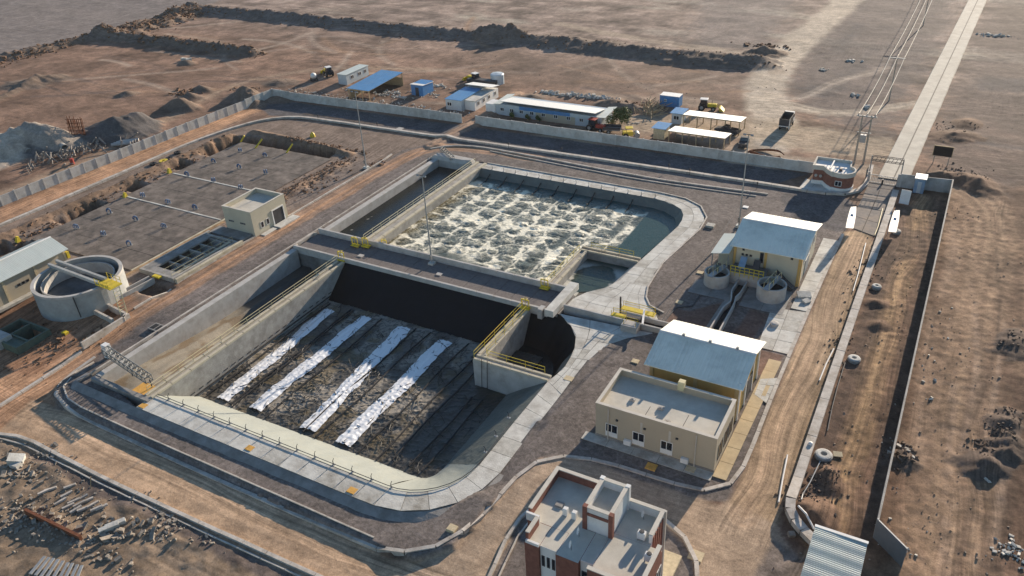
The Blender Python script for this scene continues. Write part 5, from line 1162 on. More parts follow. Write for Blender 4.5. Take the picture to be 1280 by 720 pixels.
bb = b+d*1.2; emit('drive_platform', MB().obox((b.x+d.x*1.4, b.y+d.y*1.4, 3.65), 3.4, 2.0, .12, math.atan2(d.y, d.x)), M['yellow'], rt)
f = MB(); an = math.atan2(d.y, d.x)
for u in (0, 1, 2, 3):
    for s in (-1, 1): p = b+d*(u-.1)+n_*s; f.tube([(p.x, p.y, 3.7), (p.x, p.y, 4.7)], .045, 4)
for s in (-1, 1):
    for zz in (4.2, 4.7): p, q_ = b+n_*s, b+d*3+n_*s; f.tube([(p.x, p.y, zz), (q_.x, q_.y, zz)], .045, 4)
emit('yellow_railing', f, M['yellow'], rt)
f = MB()
for s in (-.5, .5): p = b+d*3.0+n_*s; q_ = p+d*1.6-n_*1.0; f.tube([(p.x, p.y, 3.6), (q_.x, q_.y, 0)], .06, 5)
for k in range(8): p = b+d*(3.0+.2*k)-n_*(.125*k); f.tube([(p.x-n_.x*.5, p.y-n_.y*.5, 3.4-.45*k), (p.x+n_.x*.5, p.y+n_.y*.5, 3.4-.45*k)], .05, 4)
emit('stair', f, M['cream_p'], rt)
emit('drain_pipe', MB().tube([(cx+r*.75+.1, cy-r*.66-.1, 3.3), (cx+r*.78+.15, cy-r*.66-.15, .1)], .09, 6), M['dark'], rt)
# left shed
lb = thing('metal_roof_shed', 'beige shed with pale ribbed roof behind the large round tank', 'shed', (-119.4, 50, 0))
gable(lb, -122.6, -116.1, 34, 61.6, 3.95, 5.1, .45, M['beige'], M['roofw_y'], axis='y', npan=8)
for y in (61.2, 56.2, 51.2, 46.2): emit('pilaster', MB().box(-116.1, -116.0, y, y+.35, -.3, 3.7), M['tan'], lb)
for y in (53.2, 53.9, 54.6, 48.4, 49.1): window(lb, -116.1, 0, y, y+.45, 1.7, 2.1, 'E', M['dark'], 1)
emit('plinth', MB().bbox(-116.08, -115.2, 34, 61.6, -.3, .12), M['conc_s2'], lb)
emit('wall_lamp', MB().bbox(-116.4, -115.9, 61.65, 62.1, 2.2, 3.3), M['yellow'], lb)
# sunken tank at lower left
t = thing('basin', 'sunken green tinted concrete tank by the left edge below the round tank', 'basin', (-107, 46.6, 0))
for bx_ in ((-110.3, -110.0, 44.2, 49.2), (-103.9, -103.6, 44.2, 49.2), (-110.0, -103.9, 44.2, 44.5), (-110.0, -103.9, 48.9, 49.2)): emit('outer_wall', MB().box(*bx_, -3.5, .15), M['green'], t)
emit('inner_wall', MB().box(-107.9, -107.6, 44.5, 48.9, -3.5, .10), M['green'], t); emit('inner_wall', MB().box(-107.6, -103.9, 46.0, 46.25, -3.5, .06), M['green'], t)
emit('basin_floor', MB().box(-110, -103.9, 44.5, 48.9, -3.8, -2.2), M['dark'], t); emit('cover_slab', MB().box(-107.58, -103.92, 44.52, 45.98, -.6, -.2), M['green'], t)
g = GT(4, 431); emit('flat_box', MB().bbox(g[0]-2, g[0]+1.1, g[1]-1, g[1]+1, -1, .5), M['conc_w'], label='low pale concrete box at the left edge in front of the sunken tank', cat='box')

# buried tank roof slab with goose-neck vents
sl = thing('tank_roof', 'wide dark weathered concrete roof of the buried tank', 'tank', (-120, 90, 0))
M['oldconc'] = mat('weathered_dark_concrete', (.165, .138, .118), .9, var=.45, scale=.55, bump=.2, bscale=5, dirt=(.060, .053, .048), dscale=.22, damt=.95)
xs_ = [-132.4, -126.1, -119.8, -113.6, -107.4]; yy = [65.6, 70.3, 75.1, 79.8, 84.5, 90.2, 96.0, 100.6, 105.2, 109.7, 114.2]
for i in range(4):
    for j in range(10): emit('roof_slab', MB().box(xs_[i]+.03, xs_[i+1]-.03, yy[j]+.03, yy[j+1]-.03, -1.5, .15+rnd.uniform(-.012, .012)), M['oldconc'], sl)
emit('slab_core', MB().box(-132.35, -107.45, 65.65, 114.15, -3.2, .08), M['bed'], sl)
for y in (84.5, 96.0): emit('expansion_joint', MB().box(-132.4, -107.4, y-.16, y+.16, .1, .21), M['conc_s'], sl)
emit('edge_strip', MB().bbox(-107.35, -106.9, 65.6, 92, -.4, .12), M['cream_c'], sl)
M['ventp'] = mat('vent_pipe_blue', (.065, .12, .22), .5, var=.1, bump=.02)
V0 = thing('gooseneck_vent', 'blue grey gooseneck vent pipe on the dark buried tank roof', 'vent pipe', (-128.5, 71.8, .15), 'gooseneck vents on the buried tank roof')
for dx_ in (-.22, .22):
    pts = [(-128.5+dx_, 71.8, .1), (-128.5+dx_, 71.8, .8)]+[(-128.5+dx_-0.0+.0, 71.8-.28+.28*math.cos(R(a)), .8+.28*math.sin(R(a))) for a in (30, 60, 90, 120, 150, 180)]+[(-128.5+dx_, 71.24, .55)]
    emit('bent_pipe', MB().tube(pts, .10, 8), M['ventp'], V0)
emit('base_collar', MB().lathe((-128.5, 71.7, .12), [(.45, 0), (.45, .08), (.01, .1)], 12), M['conc_d'], V0)
VR = ['nearest', 'second', 'third', 'fourth', 'fifth', 'farthest']; VC = ['left', 'middle', 'right']
V0.scale = (1.0, 1.0, .9); V0['label'] = 'gooseneck vent pipe on the buried tank roof, nearest row, left column'
for px_, py_, r_, c_ in ((131, 295, 0, 1), (164, 307, 0, 2), (139, 267, 1, 0), (172, 276, 1, 1), (207, 285, 1, 2), (180, 247, 2, 0), (212, 255, 2, 1), (246, 262, 2, 2), (236, 221, 3, 0), (268, 228, 3, 1), (302, 236, 3, 2), (269, 204, 4, 0), (301, 211, 4, 1), (333, 218, 4, 2), (301, 190, 5, 0), (333, 196, 5, 1)):
    g = G(px_, py_); vd = dup(V0, (g[0], g[1], .15), rnd.uniform(-.6, .6), 'gooseneck vent pipe on the buried tank roof, %s row, %s column' % (VR[r_], VC[c_])); vd.scale = (1.0, 1.0, rnd.uniform(.8, 1.05))
for px_, py_, lab in ((157, 247, 'yellow hoist on the left edge of the tank roof at the nearer joint'), (212, 216, 'yellow hoist on the left edge of the tank roof at the farther joint'), (23, 302, 'small yellow hoist at the near left corner of the buried tank roof')):
    g = G(px_, py_); t = thing('hoist', lab, 'hoist', (g[0], g[1], 0)); t.scale = (.7, .7, .75); emit('hood', MB().hexa([(g[0]-.5, g[1]-.6, 0), (g[0]+.5, g[1]-.6, 0), (g[0]+.5, g[1]+.5, 0), (g[0]-.5, g[1]+.5, 0)], [(g[0]-.3, g[1]-.1, 1.3), (g[0]+.3, g[1]-.1, 1.3), (g[0]+.3, g[1]+.4, 1.2), (g[0]-.3, g[1]+.4, 1.2)]), M['yellow'], t)
    emit('arm', MB().tube([(g[0], g[1], 1), (g[0]+1.2, g[1]-.4, 1.5)], .08, 5), M['yellow'], t)
for (a, b_), lab in ((((301, 178), (306, 172)), 'upright yellow beam in the dark trench corner'), (((319, 186), (328, 176)), 'leaning yellow beam nearer the trench corner'), (((358, 192), (366, 182)), 'leaning yellow beam nearer the middle of the dark trench')):
    p, q_ = G(*a), G(*b_, 1.2); emit('yellow_beam', MB().tube([(p[0], p[1], .1), (q_[0], q_[1], 1.6)], .18, 5), M['yellow'], label=lab, cat='beam')
g = G(391, 171); emit('yellow_marker', MB().lathe((g[0], g[1], hz(*g)), [(.6, 0), (.5, .6), (.2, 1.0), (.01, 1.1)], 8), M['yellow'], label='small yellow drum on the bare soil beyond the dark trench', cat='drum')
g = G(205, 203); emit('cable_drum', MB().lathe((g[0], g[1], hz(*g)+.1), [(.35, 0), (.9, 0), (.9, .35), (.35, .35), (.35, 0)], 16), M['yellow'], label='yellow rimmed cable drum lying on soil left of the buried tank', cat='cable drum')

# ------------------------------------------------------------------ red brick building
rb_ = thing('brick_building', 'red brick and white building with stepped flat roofs and raised stair block', 'building', (-18.7, 43, 0))
ZT, ZD = 9.4, 8.55
def block(x0, x1, y0, y1, zt, zd, m, sides='NSEW', nm='wall'):
    emit(nm, MB().box(x0, x1, y0, y1, -.4, zd), m, rb_); wt = .26; p = MB(); q = MB(); c = .05
    if 'S' in sides: p.box(x0, x1, y0, y0+wt, zd+.003, zt); q.box(x0-c, x1+c, y0-c, y0+wt+c, zt+.002, zt+.09)
    if 'N' in sides: p.box(x0, x1, y1-wt, y1, zd+.003, zt); q.box(x0-c, x1+c, y1-wt-c, y1+c, zt+.002, zt+.09)
    if 'W' in sides: p.box(x0, x0+wt, y0+wt, y1-wt, zd+.003, zt); q.box(x0-c, x0+wt+c, y0+wt+c, y1-wt-c, zt+.002, zt+.09)
    if 'E' in sides: p.box(x1-wt, x1, y0+wt, y1-wt, zd+.003, zt); q.box(x1-wt-c, x1+c, y0+wt+c, y1-wt-c, zt+.002, zt+.09)
    emit('parapet', p, m, rb_); emit('parapet_cap', q, M['cap'], rb_); emit('roof', MB().box(x0+.02, x1-.02, y0+.02, y1-.02, zd-.02, zd+.002), M['roofscr'], rb_)
block(-24.2, -19.52, 41.5, 47.2, ZT, ZD, M['brick'], 'NW')
block(-23.2, -21.92, 39.1, 41.49, ZT, ZD, M['brick'], 'W')
emit('parapet', MB().box(-24.2, -23.0, 41.3, 41.5, ZD+.004, ZT), M['white'], rb_); emit('parapet', MB().box(-23.1, -21.92, 39.1, 39.3, ZD+.005, ZD+.3), M['white'], rb_)
block(-21.9, -20.42, 39.35, 41.49, ZD+.15, ZD, M['white'], '')
block(-20.4, -18.42, 39.1, 42.55, ZD+.15, ZD-.001, M['brick'], '')
block(-18.4, -17.32, 39.5, 42.55, ZD+.1, ZD-.002, M['white'], '')
block(-17.3, -13.0, 38.3, 43.2, ZT, ZD-.003, M['brick'], 'SE')
block(-17.05, -14.0, 43.22, 46.5, ZT, ZD, M['white'], 'NE')
block(-19.5, -17.1, 42.6, 46.25, 11.0, 10.25, M['white'], 'NSEW', nm='stair_block')
for x, y in ((-19.62, 42.5), (-17.35, 42.5), (-19.62, 46.0), (-17.35, 46.0)): emit('corner_pier', MB().box(x, x+.38, y, y+.38, ZD, 11.12), M['brick'] if y < 45 else M['white'], rb_)
emit('brick_band', MB().box(-19.2, -17.4, 42.52, 42.6, 10.2, 10.5), M['brick'], rb_)
emit('corner_post', MB().box(-14.0, -13.82, 46.3, 46.52, 0, ZT+.1), M['cap'], rb_)

for i in range(5): emit('louvre', MB().box(-14.0, -13.9, 43.7+i*.5, 43.95+i*.5, 5.5, ZT-.3), M['brick'], rb_)
for fl_ in range(3):
    z0 = 6.3-fl_*2.9
    for i in range(3): x = -21.78+i*.46; window(rb_, x, x+.27, 39.35, 0, z0, z0+1.2, 'S', M['dark'], 1)
    window(rb_, -18.3, -17.4, 39.5, 0, z0-.1, z0+1.1, 'S', M['dark'], 1)
for y in (40, 42): window(rb_, -13.0, 0, y, y+1.1, 5.8, 7.2, 'E', M['white'])
for i, (px_, py_, lab) in enumerate(((322, 332, 0), (375, 354, 0))):
    g = G(640+px_/4.8, 570+py_/4.8, 8.9); emit('roof_vent', MB().bbox(g[0]-.2, g[0]+.2, g[1]-.2, g[1]+.2, ZD, ZD+.75), M['white'], rb_)
g = G(640+285/4.8, 570+292/4.8, 8.6); emit('roof_hatch', MB().bbox(g[0]-.35, g[0]+.35, g[1]-.3, g[1]+.3, ZD, ZD+.15), M['conc_d'], rb_)
def cooler(px_, py_, lab):
    g = G(640+px_/4.8, 570+py_/4.8, 9.0); x, y = g; t = thing('air_cooler', lab, 'air cooler', (x, y, ZD), 'air coolers on the brick building roof')
    emit('casing', MB().bbox(x-.33, x+.33, y-.22, y+.22, ZD+.15, ZD+.85), M['white'], t); emit('fan', MB().lathe((x, y, ZD+.86), [(.22, 0), (.2, .05), (.01, .06)], 10), M['dark'], t)
    emit('stand', MB().box(x-.3, x-.22, y-.2, y+.2, ZD, ZD+.15).box(x+.22, x+.3, y-.2, y+.2, ZD, ZD+.15), M['steel'], t)
cooler(778, 475, 'white air cooler on the right part of the brick building roof near the shadow edge'); cooler(822, 608, 'white air cooler on the lower right corner of the brick building roof')
def dish(px_, py_, lab):
    x, y = G(640+px_/4.8, 570+py_/4.8, 8.9); t = thing('satellite_dish', lab, 'satellite dish', (x, y, ZD), 'satellite dishes on the brick building roof')
    pr = [(.01, 0), (.16, .03), (.3, .1)]; mb = MB().lathe((0, 0, 0), pr, 14); Mx = Matrix.Translation((x, y, ZD+.6)) @ Matrix.Rotation(R(-60), 4, 'Z') @ Matrix.Rotation(R(70), 4, 'X'); mb.v = [tuple(Mx @ Vector(v)) for v in mb.v]; emit('reflector', mb, M['white'], t); emit('mast', MB().tube([(x, y, ZD), (x, y, ZD+.6)], .04, 5), M['steel'], t)
dish(402, 465, 'satellite dish in the shade below the stair block'); dish(355, 545, 'satellite dish near the front edge of the brick building roof')
dish(790, 362, 'satellite dish in the shade at the far right of the brick roof')
emit('terrace', MB().bbox(-15.5, -13.3, 47.4, 50.4, -.2, .3), M['tan'], label='tan paved terrace behind the right end of the brick building', cat='terrace')

# right-bottom shed
t = thing('ribbed_shed', 'pale ribbed metal shed roof at the bottom right by the grey wall', 'shed', (-1, 50, 0))
emit('wall', MB().box(-2.9, .9, 42, 56.2, -1, 2.85), M['conc_w'], t)
for k in range(5):
    y1 = 56.7-k*3.0; y0 = y1-2.98
    lo = [(-3.2, y0, 3.0), (1.2, y0, 2.9), (1.2, y1, 2.9), (-3.2, y1, 3.0)]; o = emit('roof_panel', MB().hexa(lo, [(p[0], p[1], p[2]+.08) for p in lo]), M['roofw_y'], t)
    rb = MB(); nr = 14
    for i in range(nr):
        y = y0+(i+.5)*2.98/nr; lo = [(-3.2, y-.035, 3.082), (1.2, y-.035, 2.982), (1.2, y+.035, 2.982), (-3.2, y+.035, 3.082)]; rb.hexa(lo, [(p[0], p[1], p[2]+.05) for p in lo])
    emit('roof_rib', rb, M['roofw_y'], o, kind='stuff')
emit('edge_flashing', MB().obox((-1.0, 56.55, 3.12), 4.5, .3, .06), M['white'], t)
# ================================================================== YARD BEYOND THE WALL
def hut(name, lab, x0, x1, y0, y1, h, bm, rm, cat='hut', slope=.0, ov=.15, wins=(), group=None, doors=(), th=.1):
    z = hmin((x0+x1)/2, (y0+y1)/2, 1.5); t = thing(name, lab, cat, ((x0+x1)/2, (y0+y1)/2, z), group)
    emit('wall', MB().box(x0, x1, y0, y1, z-.3, z+h), bm, t)
    lo = [(x0-ov, y0-ov, z+h), (x1+ov, y0-ov, z+h), (x1+ov, y1+ov, z+h+slope), (x0-ov, y1+ov, z+h+slope)]
    emit('roof', MB().hexa(lo, [(p[0], p[1], p[2]+th) for p in lo]), rm, t)
    for (f, a, b_, c0, c1) in wins:
        if f == 'S': window(t, a, b_, y0, 0, z+c0, z+c1, 'S', M['white'], 2)
        else: window(t, x1, 0, a, b_, z+c0, z+c1, 'E', M['white'], 2)
    for (f, a, b_) in doors:
        emit('door', MB().box(a, b_, y0-.04, y0+.02, z, z+2.0) if f == 'S' else MB().box(x1-.02, x1+.04, a, b_, z, z+2.0), M['dark'], t)
    return t
def shelter(name, lab, x0, x1, y0, y1, h0, h1, rm, ncol, pm, cat='shelter', npan=4):
    z = hmin((x0+x1)/2, (y0+y1)/2, 1.5); t = thing(name, lab, cat, ((x0+x1)/2, (y0+y1)/2, z))
    for k in range(npan):
        a, b_ = x0+(x1-x0)*k/npan, x0+(x1-x0)*(k+1)/npan-.02
        lo = [(a, y0, z+h0), (b_, y0, z+h0), (b_, y1, z+h1), (a, y1, z+h1)]; emit('roof_panel', MB().hexa(lo, [(p[0], p[1], p[2]+.07) for p in lo]), rm, t)
    emit('beam', MB().box(x0, x1, y0+.1, y0+.25, z+h0-.2, z+h0-.01), pm, t); emit('beam', MB().box(x0, x1, y1-.25, y1-.1, z+h1-.2, z+h1-.01), pm, t)
    for i in range(ncol):
        x = x0+.2+(x1-x0-.4)*i/(ncol-1)
        emit('column', MB().box(x-.09, x+.09, y0+.09, y0+.27, z-.3, z+h0-.19), pm, t); emit('column', MB().box(x-.09, x+.09, y1-.27, y1-.09, z-.3, z+h1-.19), pm, t)
        emit('rafter', MB().hexa([(x-.05, y0+.2, z+h0-.18), (x+.05, y0+.2, z+h0-.18), (x+.05, y1-.2, z+h1-.18), (x-.05, y1-.2, z+h1-.18)], [(x-.05, y0+.2, z+h0-.03), (x+.05, y0+.2, z+h0-.03), (x+.05, y1-.2, z+h1-.03), (x-.05, y1-.2, z+h1-.03)]), pm, t)
    return t
M['cabin'] = mat('pale_cabin_metal', (.46, .52, .56), .5, .1, var=.08, bump=.03, dirt=(.35, .33, .3), damt=.3)
M['sheetwhite'] = mat('plain_white_sheet', (.66, .66, .64), .5, .05, var=.05, wave=('X', 1.6, .03), spec=.4)  # one even white for the small sheet roofs
hut('site_cabin', 'long pale site cabin behind the blue roofed open shelter', -139.3, -136.6, 155.3, 164.3, 2.5, M['cabin'], M['roofw_y'], 'cabin', wins=[('E', 157, 158.2, 1, 1.9), ('E', 160, 161.2, 1, 1.9), ('E', 162.4, 163.4, 1, 1.9)])
shelter('open_shelter', 'open shelter with long blue sheet roof beyond the far wall', -129.0, -122.4, 146.3, 160.2, 2.7, 3.3, M['roofb'], 4, M['timber'])
emit('rear_wall', MB().add([(-128.9, 147, -.2), (-128.7, 147, -.2), (-128.7, 159.7, -.2), (-122.6, 159.7, -.2), (-122.6, 159.9, -.2), (-128.9, 159.9, -.2), (-128.9, 147, 2.1), (-128.7, 147, 2.1), (-128.7, 159.7, 2.1), (-122.6, 159.7, 2.1), (-122.6, 159.9, 2.1), (-128.9, 159.9, 2.1)], [(0, 6, 7, 1), (1, 7, 8, 2), (2, 8, 9, 3), (3, 9, 10, 4), (4, 10, 11, 5), (5, 11, 6, 0), (6, 11, 8, 7), (11, 10, 9, 8)]), M['timber'], [o for o in bpy.data.objects if o.get('label', '').startswith('open shelter with long blue')][0])
hut('storage_hut', 'small blue hut with a white roof right of the blue shelter', -116.2, -112.8, 154.6, 159.0, 2.6, M['blue'], M['sheetwhite'], slope=-.35, doors=[('S', -115, -114)])
t = hut('workshop', 'blue roofed front block of the low white workshop by the dirt gap', -102.4, -98.2, 148.6, 157.4, 2.5, M['cabin'], M['roofb'], 'workshop', slope=.15, wins=[('S', -102, -100.8, 1, 1.9)])
emit('side_wing', MB().box(-98.15, -95.5, 150.0, 160.6, -.3, 2.2), M['white'], t); emit('wing_roof', MB().bbox(-98.1, -95.3, 149.8, 157.4, 2.2, 2.32), M['conc_s'], t)
lo = [(-102.5, 157.3, 3.25), (-95.3, 157.3, 3.25), (-95.3, 161, 2.65), (-102.5, 161, 2.65)]; emit('rear_roof', MB().hexa(lo, [(p[0], p[1], p[2]+.1) for p in lo]), M['sheetwhite'], t)
emit('rear_wall', MB().box(-102.3, -98.2, 157.5, 160.6, -.3, 2.6), M['white'], t)
for y in (151, 153.4, 155.8, 158.6): window(t, -95.5, 0, y, y+1.0, .9, 1.8, 'E', M['white'])
# long prefab office
lo_ = thing('prefab_office', 'long white and blue prefabricated office behind the far wall', 'office', (-77, 152, 0))
emit('wall', MB().box(-90.0, -64.6, 149.9, 155.8, -.3, 2.5), M['cabin'], lo_)
emit('blue_band', MB().box(-84.0, -71.8, 149.84, 149.9, 1.7, 2.5), M['blue'], lo_)
emit('front_panel', MB().box(-80.0, -70.6, 149.83, 149.9, -.2, 1.68), M['beige'], lo_)
for i in range(5):
    a = -88.4+i*4.55; b_ = a+4.53; lo = [(a, 149.2, 3.35), (b_, 149.2, 3.35), (b_, 154.6, 2.55), (a, 154.6, 2.55)]; emit('roof_panel', MB().hexa(lo, [(p[0], p[1], p[2]+.1) for p in lo]), M['sheetwhite'], lo_)
for a, b_ in ((-90.4, -88.45), (-65.6, -63.6)):
    lo = [(a, 149.6, 2.4), (b_, 149.6, 2.55), (b_, 156.0, 2.9), (a, 156.0, 2.6)]; emit('end_roof', MB().hexa(lo, [(p[0], p[1], p[2]+.08) for p in lo]), M['roofw'], lo_)
emit('porch', MB().box(-92.6, -90.1, 149.9, 153.0, -.3, 2.2), M['white'], lo_)
for x in (-88.8, -86.4, -84.0, -81.4, -78.6, -75.6, -72.6, -69.6, -67.4): window(lo_, x, x+.95, 149.82, 0, .95, 1.75, 'S', M['white'])
shelter('open_shelter', 'white roofed open shelter nearest the far wall', -49.0, -37.6, 146.6, 151.2, 2.85, 2.25, M['sheetwhite'], 5, M['timber'])
shelter('open_shelter', 'white roofed open shelter in the second row with a loader behind', -49.2, -37.3, 156.1, 160.8, 2.9, 2.3, M['sheetwhite'], 5, M['timber'])
hut('kiosk', 'small blue roofed kiosk left of the nearer white shelter', -52.6, -50.3, 148.4, 151.6, 2.3, M['tan'], M['roofb'], 'kiosk', ov=.35)
hut('kiosk', 'small blue roofed kiosk left of the second white shelter', -52.2, -50.1, 158.2, 161.4, 2.3, M['cabin'], M['roofb'], 'kiosk', ov=.35, wins=[('S', -51.8, -50.6, .9, 1.8)])
hut('container', 'blue shipping container with pale roof by the scrap heap', -58.4, -54.0, 168.0, 170.4, 2.4, M['blue'], M['sheetwhite'], 'container', ov=.03, wins=[('S', -57.4, -56.8, 1.1, 1.7)])

# dish-shaped water tank, round
g = G(622, 104); emit('water_tank', MB().lathe((g[0], g[1], hmin(*g, 1)), [(1.7, 0), (1.7, 2.3), (1.5, 2.5), (.01, 2.7)], 18), M['cabin'], label='round pale water tank behind the low white workshop', cat='tank')

g = G(606, 106); emit('flatbed', MB().box(g[0]-4.5, g[0]+3.2, g[1]-.9, g[1]+.9, .5, 1.3).box(g[0]-4.2, g[0]+3.0, g[1]-.7, g[1]+.7, .0, .5), M['dark'], label='long dark flatbed left of the round water tank', cat='flatbed')
# ------------------------------------------------------------------ vegetation
def leafy(name, lab, cx, cy, rx, ry, h, n, cat='bush', trunk=False, group=None):
    z = hmin(cx, cy, .6); t = thing(name, lab, cat, (cx, cy, z), group); mb = MB(); nn = np.random.RandomState(int(abs(cx*13+cy*7)))
    cl = [(nn.uniform(-.6, .6)*rx, nn.uniform(-.6, .6)*ry, nn.uniform(.35, .8)*h, nn.uniform(.35, .6)*min(rx, h)) for _ in range(9)]
    for _ in range(n):
        c = cl[nn.randint(9)]; d = nn.normal(size=3); d /= np.linalg.norm(d); r_ = c[3]*nn.uniform(.5, 1.05); p = np.array([cx+c[0], cy+c[1], z+c[2]])+d*r_; p[2] = max(z+.05, p[2])
        a = nn.normal(size=3); a /= np.linalg.norm(a); b_ = np.cross(a, d); b_ /= np.linalg.norm(b_)+1e-6; s = nn.uniform(.12, .26)
        mb.add([tuple(p+a*s), tuple(p+b_*s*.6), tuple(p-a*s), tuple(p-b_*s*.6)], [(0, 1, 2, 3)])
    emit('crown', mb, M['leaf'], t)
    st_ = MB()
    for k in range(4): st_.tube([(cx, cy, z-.2), (cx+nn.uniform(-.4, .4)*rx, cy+nn.uniform(-.4, .4)*ry, z+h*.6)], .09, 5, .03)
    emit('trunk', st_, M['timber'], t); return t
g = G(774, 158); leafy('bush', 'large dark green bush at the right end of the prefab office', g[0], g[1], 2.7, 2.2, 3.8, 2600)
for px_, lab in ((641, 'left'), (660, 'middle'), (673, 'right')):
    x = x_on(px_, 149.2, .8); leafy('bush', {'left': 'leftmost of three small green bushes in front of the prefab office', 'middle': 'middle one of three small green bushes in front of the prefab office', 'right': 'rightmost of three small green bushes in front of the prefab office'}[lab], x, 149.1, .75, .6, 1.5, 260)

# ------------------------------------------------------------------ vehicles
def wheels(t, pts, r, w_, ax='y'):
    for x, y, z in pts:
        mb = MB().lathe((0, 0, 0), [(.01, -w_/2), (r*.8, -w_/2), (r, -w_/2+.05), (r, w_/2-.05), (r*.8, w_/2), (.01, w_/2)], 14)
        Mx = Matrix.Translation((x, y, z+r)) @ Matrix.Rotation(R(90), 4, 'Y' if ax == 'y' else 'X'); mb.v = [tuple(Mx @ Vector(v)) for v in mb.v]; wh = emit('wheel', mb, M['black'], t, local=True)
        mb = MB().lathe((0, 0, 0), [(.01, -w_/2-.02), (r*.5, -w_/2-.02), (r*.5, w_/2+.02), (.01, w_/2+.02)], 10); mb.v = [tuple(Mx @ Vector(v)) for v in mb.v]; emit('rim', mb, M['steel'], wh, local=True)
def truck(lab, x, y, rz):
    z = hz(x, y); t = thing('dump_truck', lab, 'truck', (x, y, z), rz=rz)          # long axis y, cab at +y
    emit('chassis', MB().box(-.5, .5, -3.4, 3.2, .6, .95), M['dark'], t, local=True)
    c = MB().add([(-1.2, 1.7, .8), (1.2, 1.7, .8), (1.2, 3.5, .8), (-1.2, 3.5, .8), (-1.15, 1.75, 2.7), (1.15, 1.75, 2.7), (1.15, 3.1, 2.7), (-1.15, 3.1, 2.7), (-1.2, 3.5, 1.7), (1.2, 3.5, 1.7)], [(0, 3, 2, 1), (4, 5, 6, 7), (0, 1, 5, 4), (1, 2, 9, 6, 5), (2, 3, 8, 9), (3, 0, 4, 7, 8), (8, 7, 6, 9)])
    cb = emit('cab', c, M['white'], t, local=True)
    emit('windscreen', MB().add([(-1.05, 3.49, 1.75), (1.05, 3.49, 1.75), (1.0, 3.13, 2.62), (-1.0, 3.13, 2.62)], [(0, 1, 2, 3)]), M['glass'], cb, local=True)
    for s in (-1, 1): emit('side_window', MB().box(s*1.2-.03, s*1.2+.01*s+.03, 2.1, 3.0, 1.7, 2.4), M['glass'], cb, local=True)
    bd = MB().box(-1.25, 1.25, -3.6, 1.5, 1.0, 1.12).box(-1.25, -1.15, -3.6, 1.5, 1.12, 2.6).box(1.15, 1.25, -3.6, 1.5, 1.12, 2.6).box(-1.15, 1.15, 1.4, 1.5, 1.12, 2.9).box(-1.15, 1.15, -3.6, -3.5, 1.12, 2.5)
    emit('tipper_body', bd, M['dark'], t, local=True)
    emit('tailgate_frame', MB().box(-1.27, 1.27, -3.68, -3.58, .95, 1.1).box(1.18, 1.32, -3.7, -3.55, .5, 2.6), M['white'], t, local=True)
    wheels(t, [(s*1.05, yy, 0) for s in (-1, 1) for yy in (-2.6, -1.4, 2.5)], .5, .35); return t
g = G(980, 164); tk = truck('dark tipper truck parked on the open sand beyond the far wall, casting a long shadow', g[0]-.1, g[1]+2.2, 0); tk.scale = (.82, .72, 1.0)
def pickup(lab, x, y, rz, m):
    z = hz(x, y); t = thing('pickup_truck', lab, 'pickup', (x, y, z), rz=rz)
    b_ = MB().add([(-.85, -2.5, .45), (.85, -2.5, .45), (.85, 2.5, .45), (-.85, 2.5, .45), (-.85, -2.5, .95), (.85, -2.5, .95), (.85, 2.5, .85), (-.85, 2.5, .85), (-.85, 1.4, 1.0), (.85, 1.4, 1.0)], [(0, 3, 2, 1), (0, 1, 5, 4), (1, 2, 6, 9, 5), (2, 3, 7, 6), (3, 0, 4, 8, 7), (4, 5, 9, 8), (8, 9, 6, 7)])
    emit('body', b_, m, t, local=True)
    c = MB().hexa([(-.8, -.4, .97), (.8, -.4, .97), (.8, 1.4, .97), (-.8, 1.4, .97)], [(-.68, -.2, 1.6), (.68, -.2, 1.6), (.68, .7, 1.6), (-.68, .7, 1.6)]); cb = emit('cabin', c, M['glass'], t, local=True)
    emit('cabin_roof', MB().bbox(-.7, .7, -.22, .72, 1.58, 1.64), m, cb, local=True)
    emit('load_bed', MB().box(-.72, .72, -2.4, -.5, .955, .97), M['dark'], t, local=True); emit('bed_side', MB().box(-.85, -.75, -2.5, -.45, .96, 1.15).box(.75, .85, -2.5, -.45, .96, 1.15).box(-.75, .75, -2.5, -2.42, .96, 1.15), m, t, local=True)
    wheels(t, [(s*.78, yy, 0) for s in (-1, 1) for yy in (-1.6, 1.6)], .38, .24); return t
g = G(927, 185); pickup('dark pickup with white cab roof parked by the far wall', g[0], g[1]+1.5, R(10), M['dark'])
g = G(909, 166, .2); pickup('dark pickup standing under the right end of the second shelter', g[0], g[1], R(80), M['dark'])
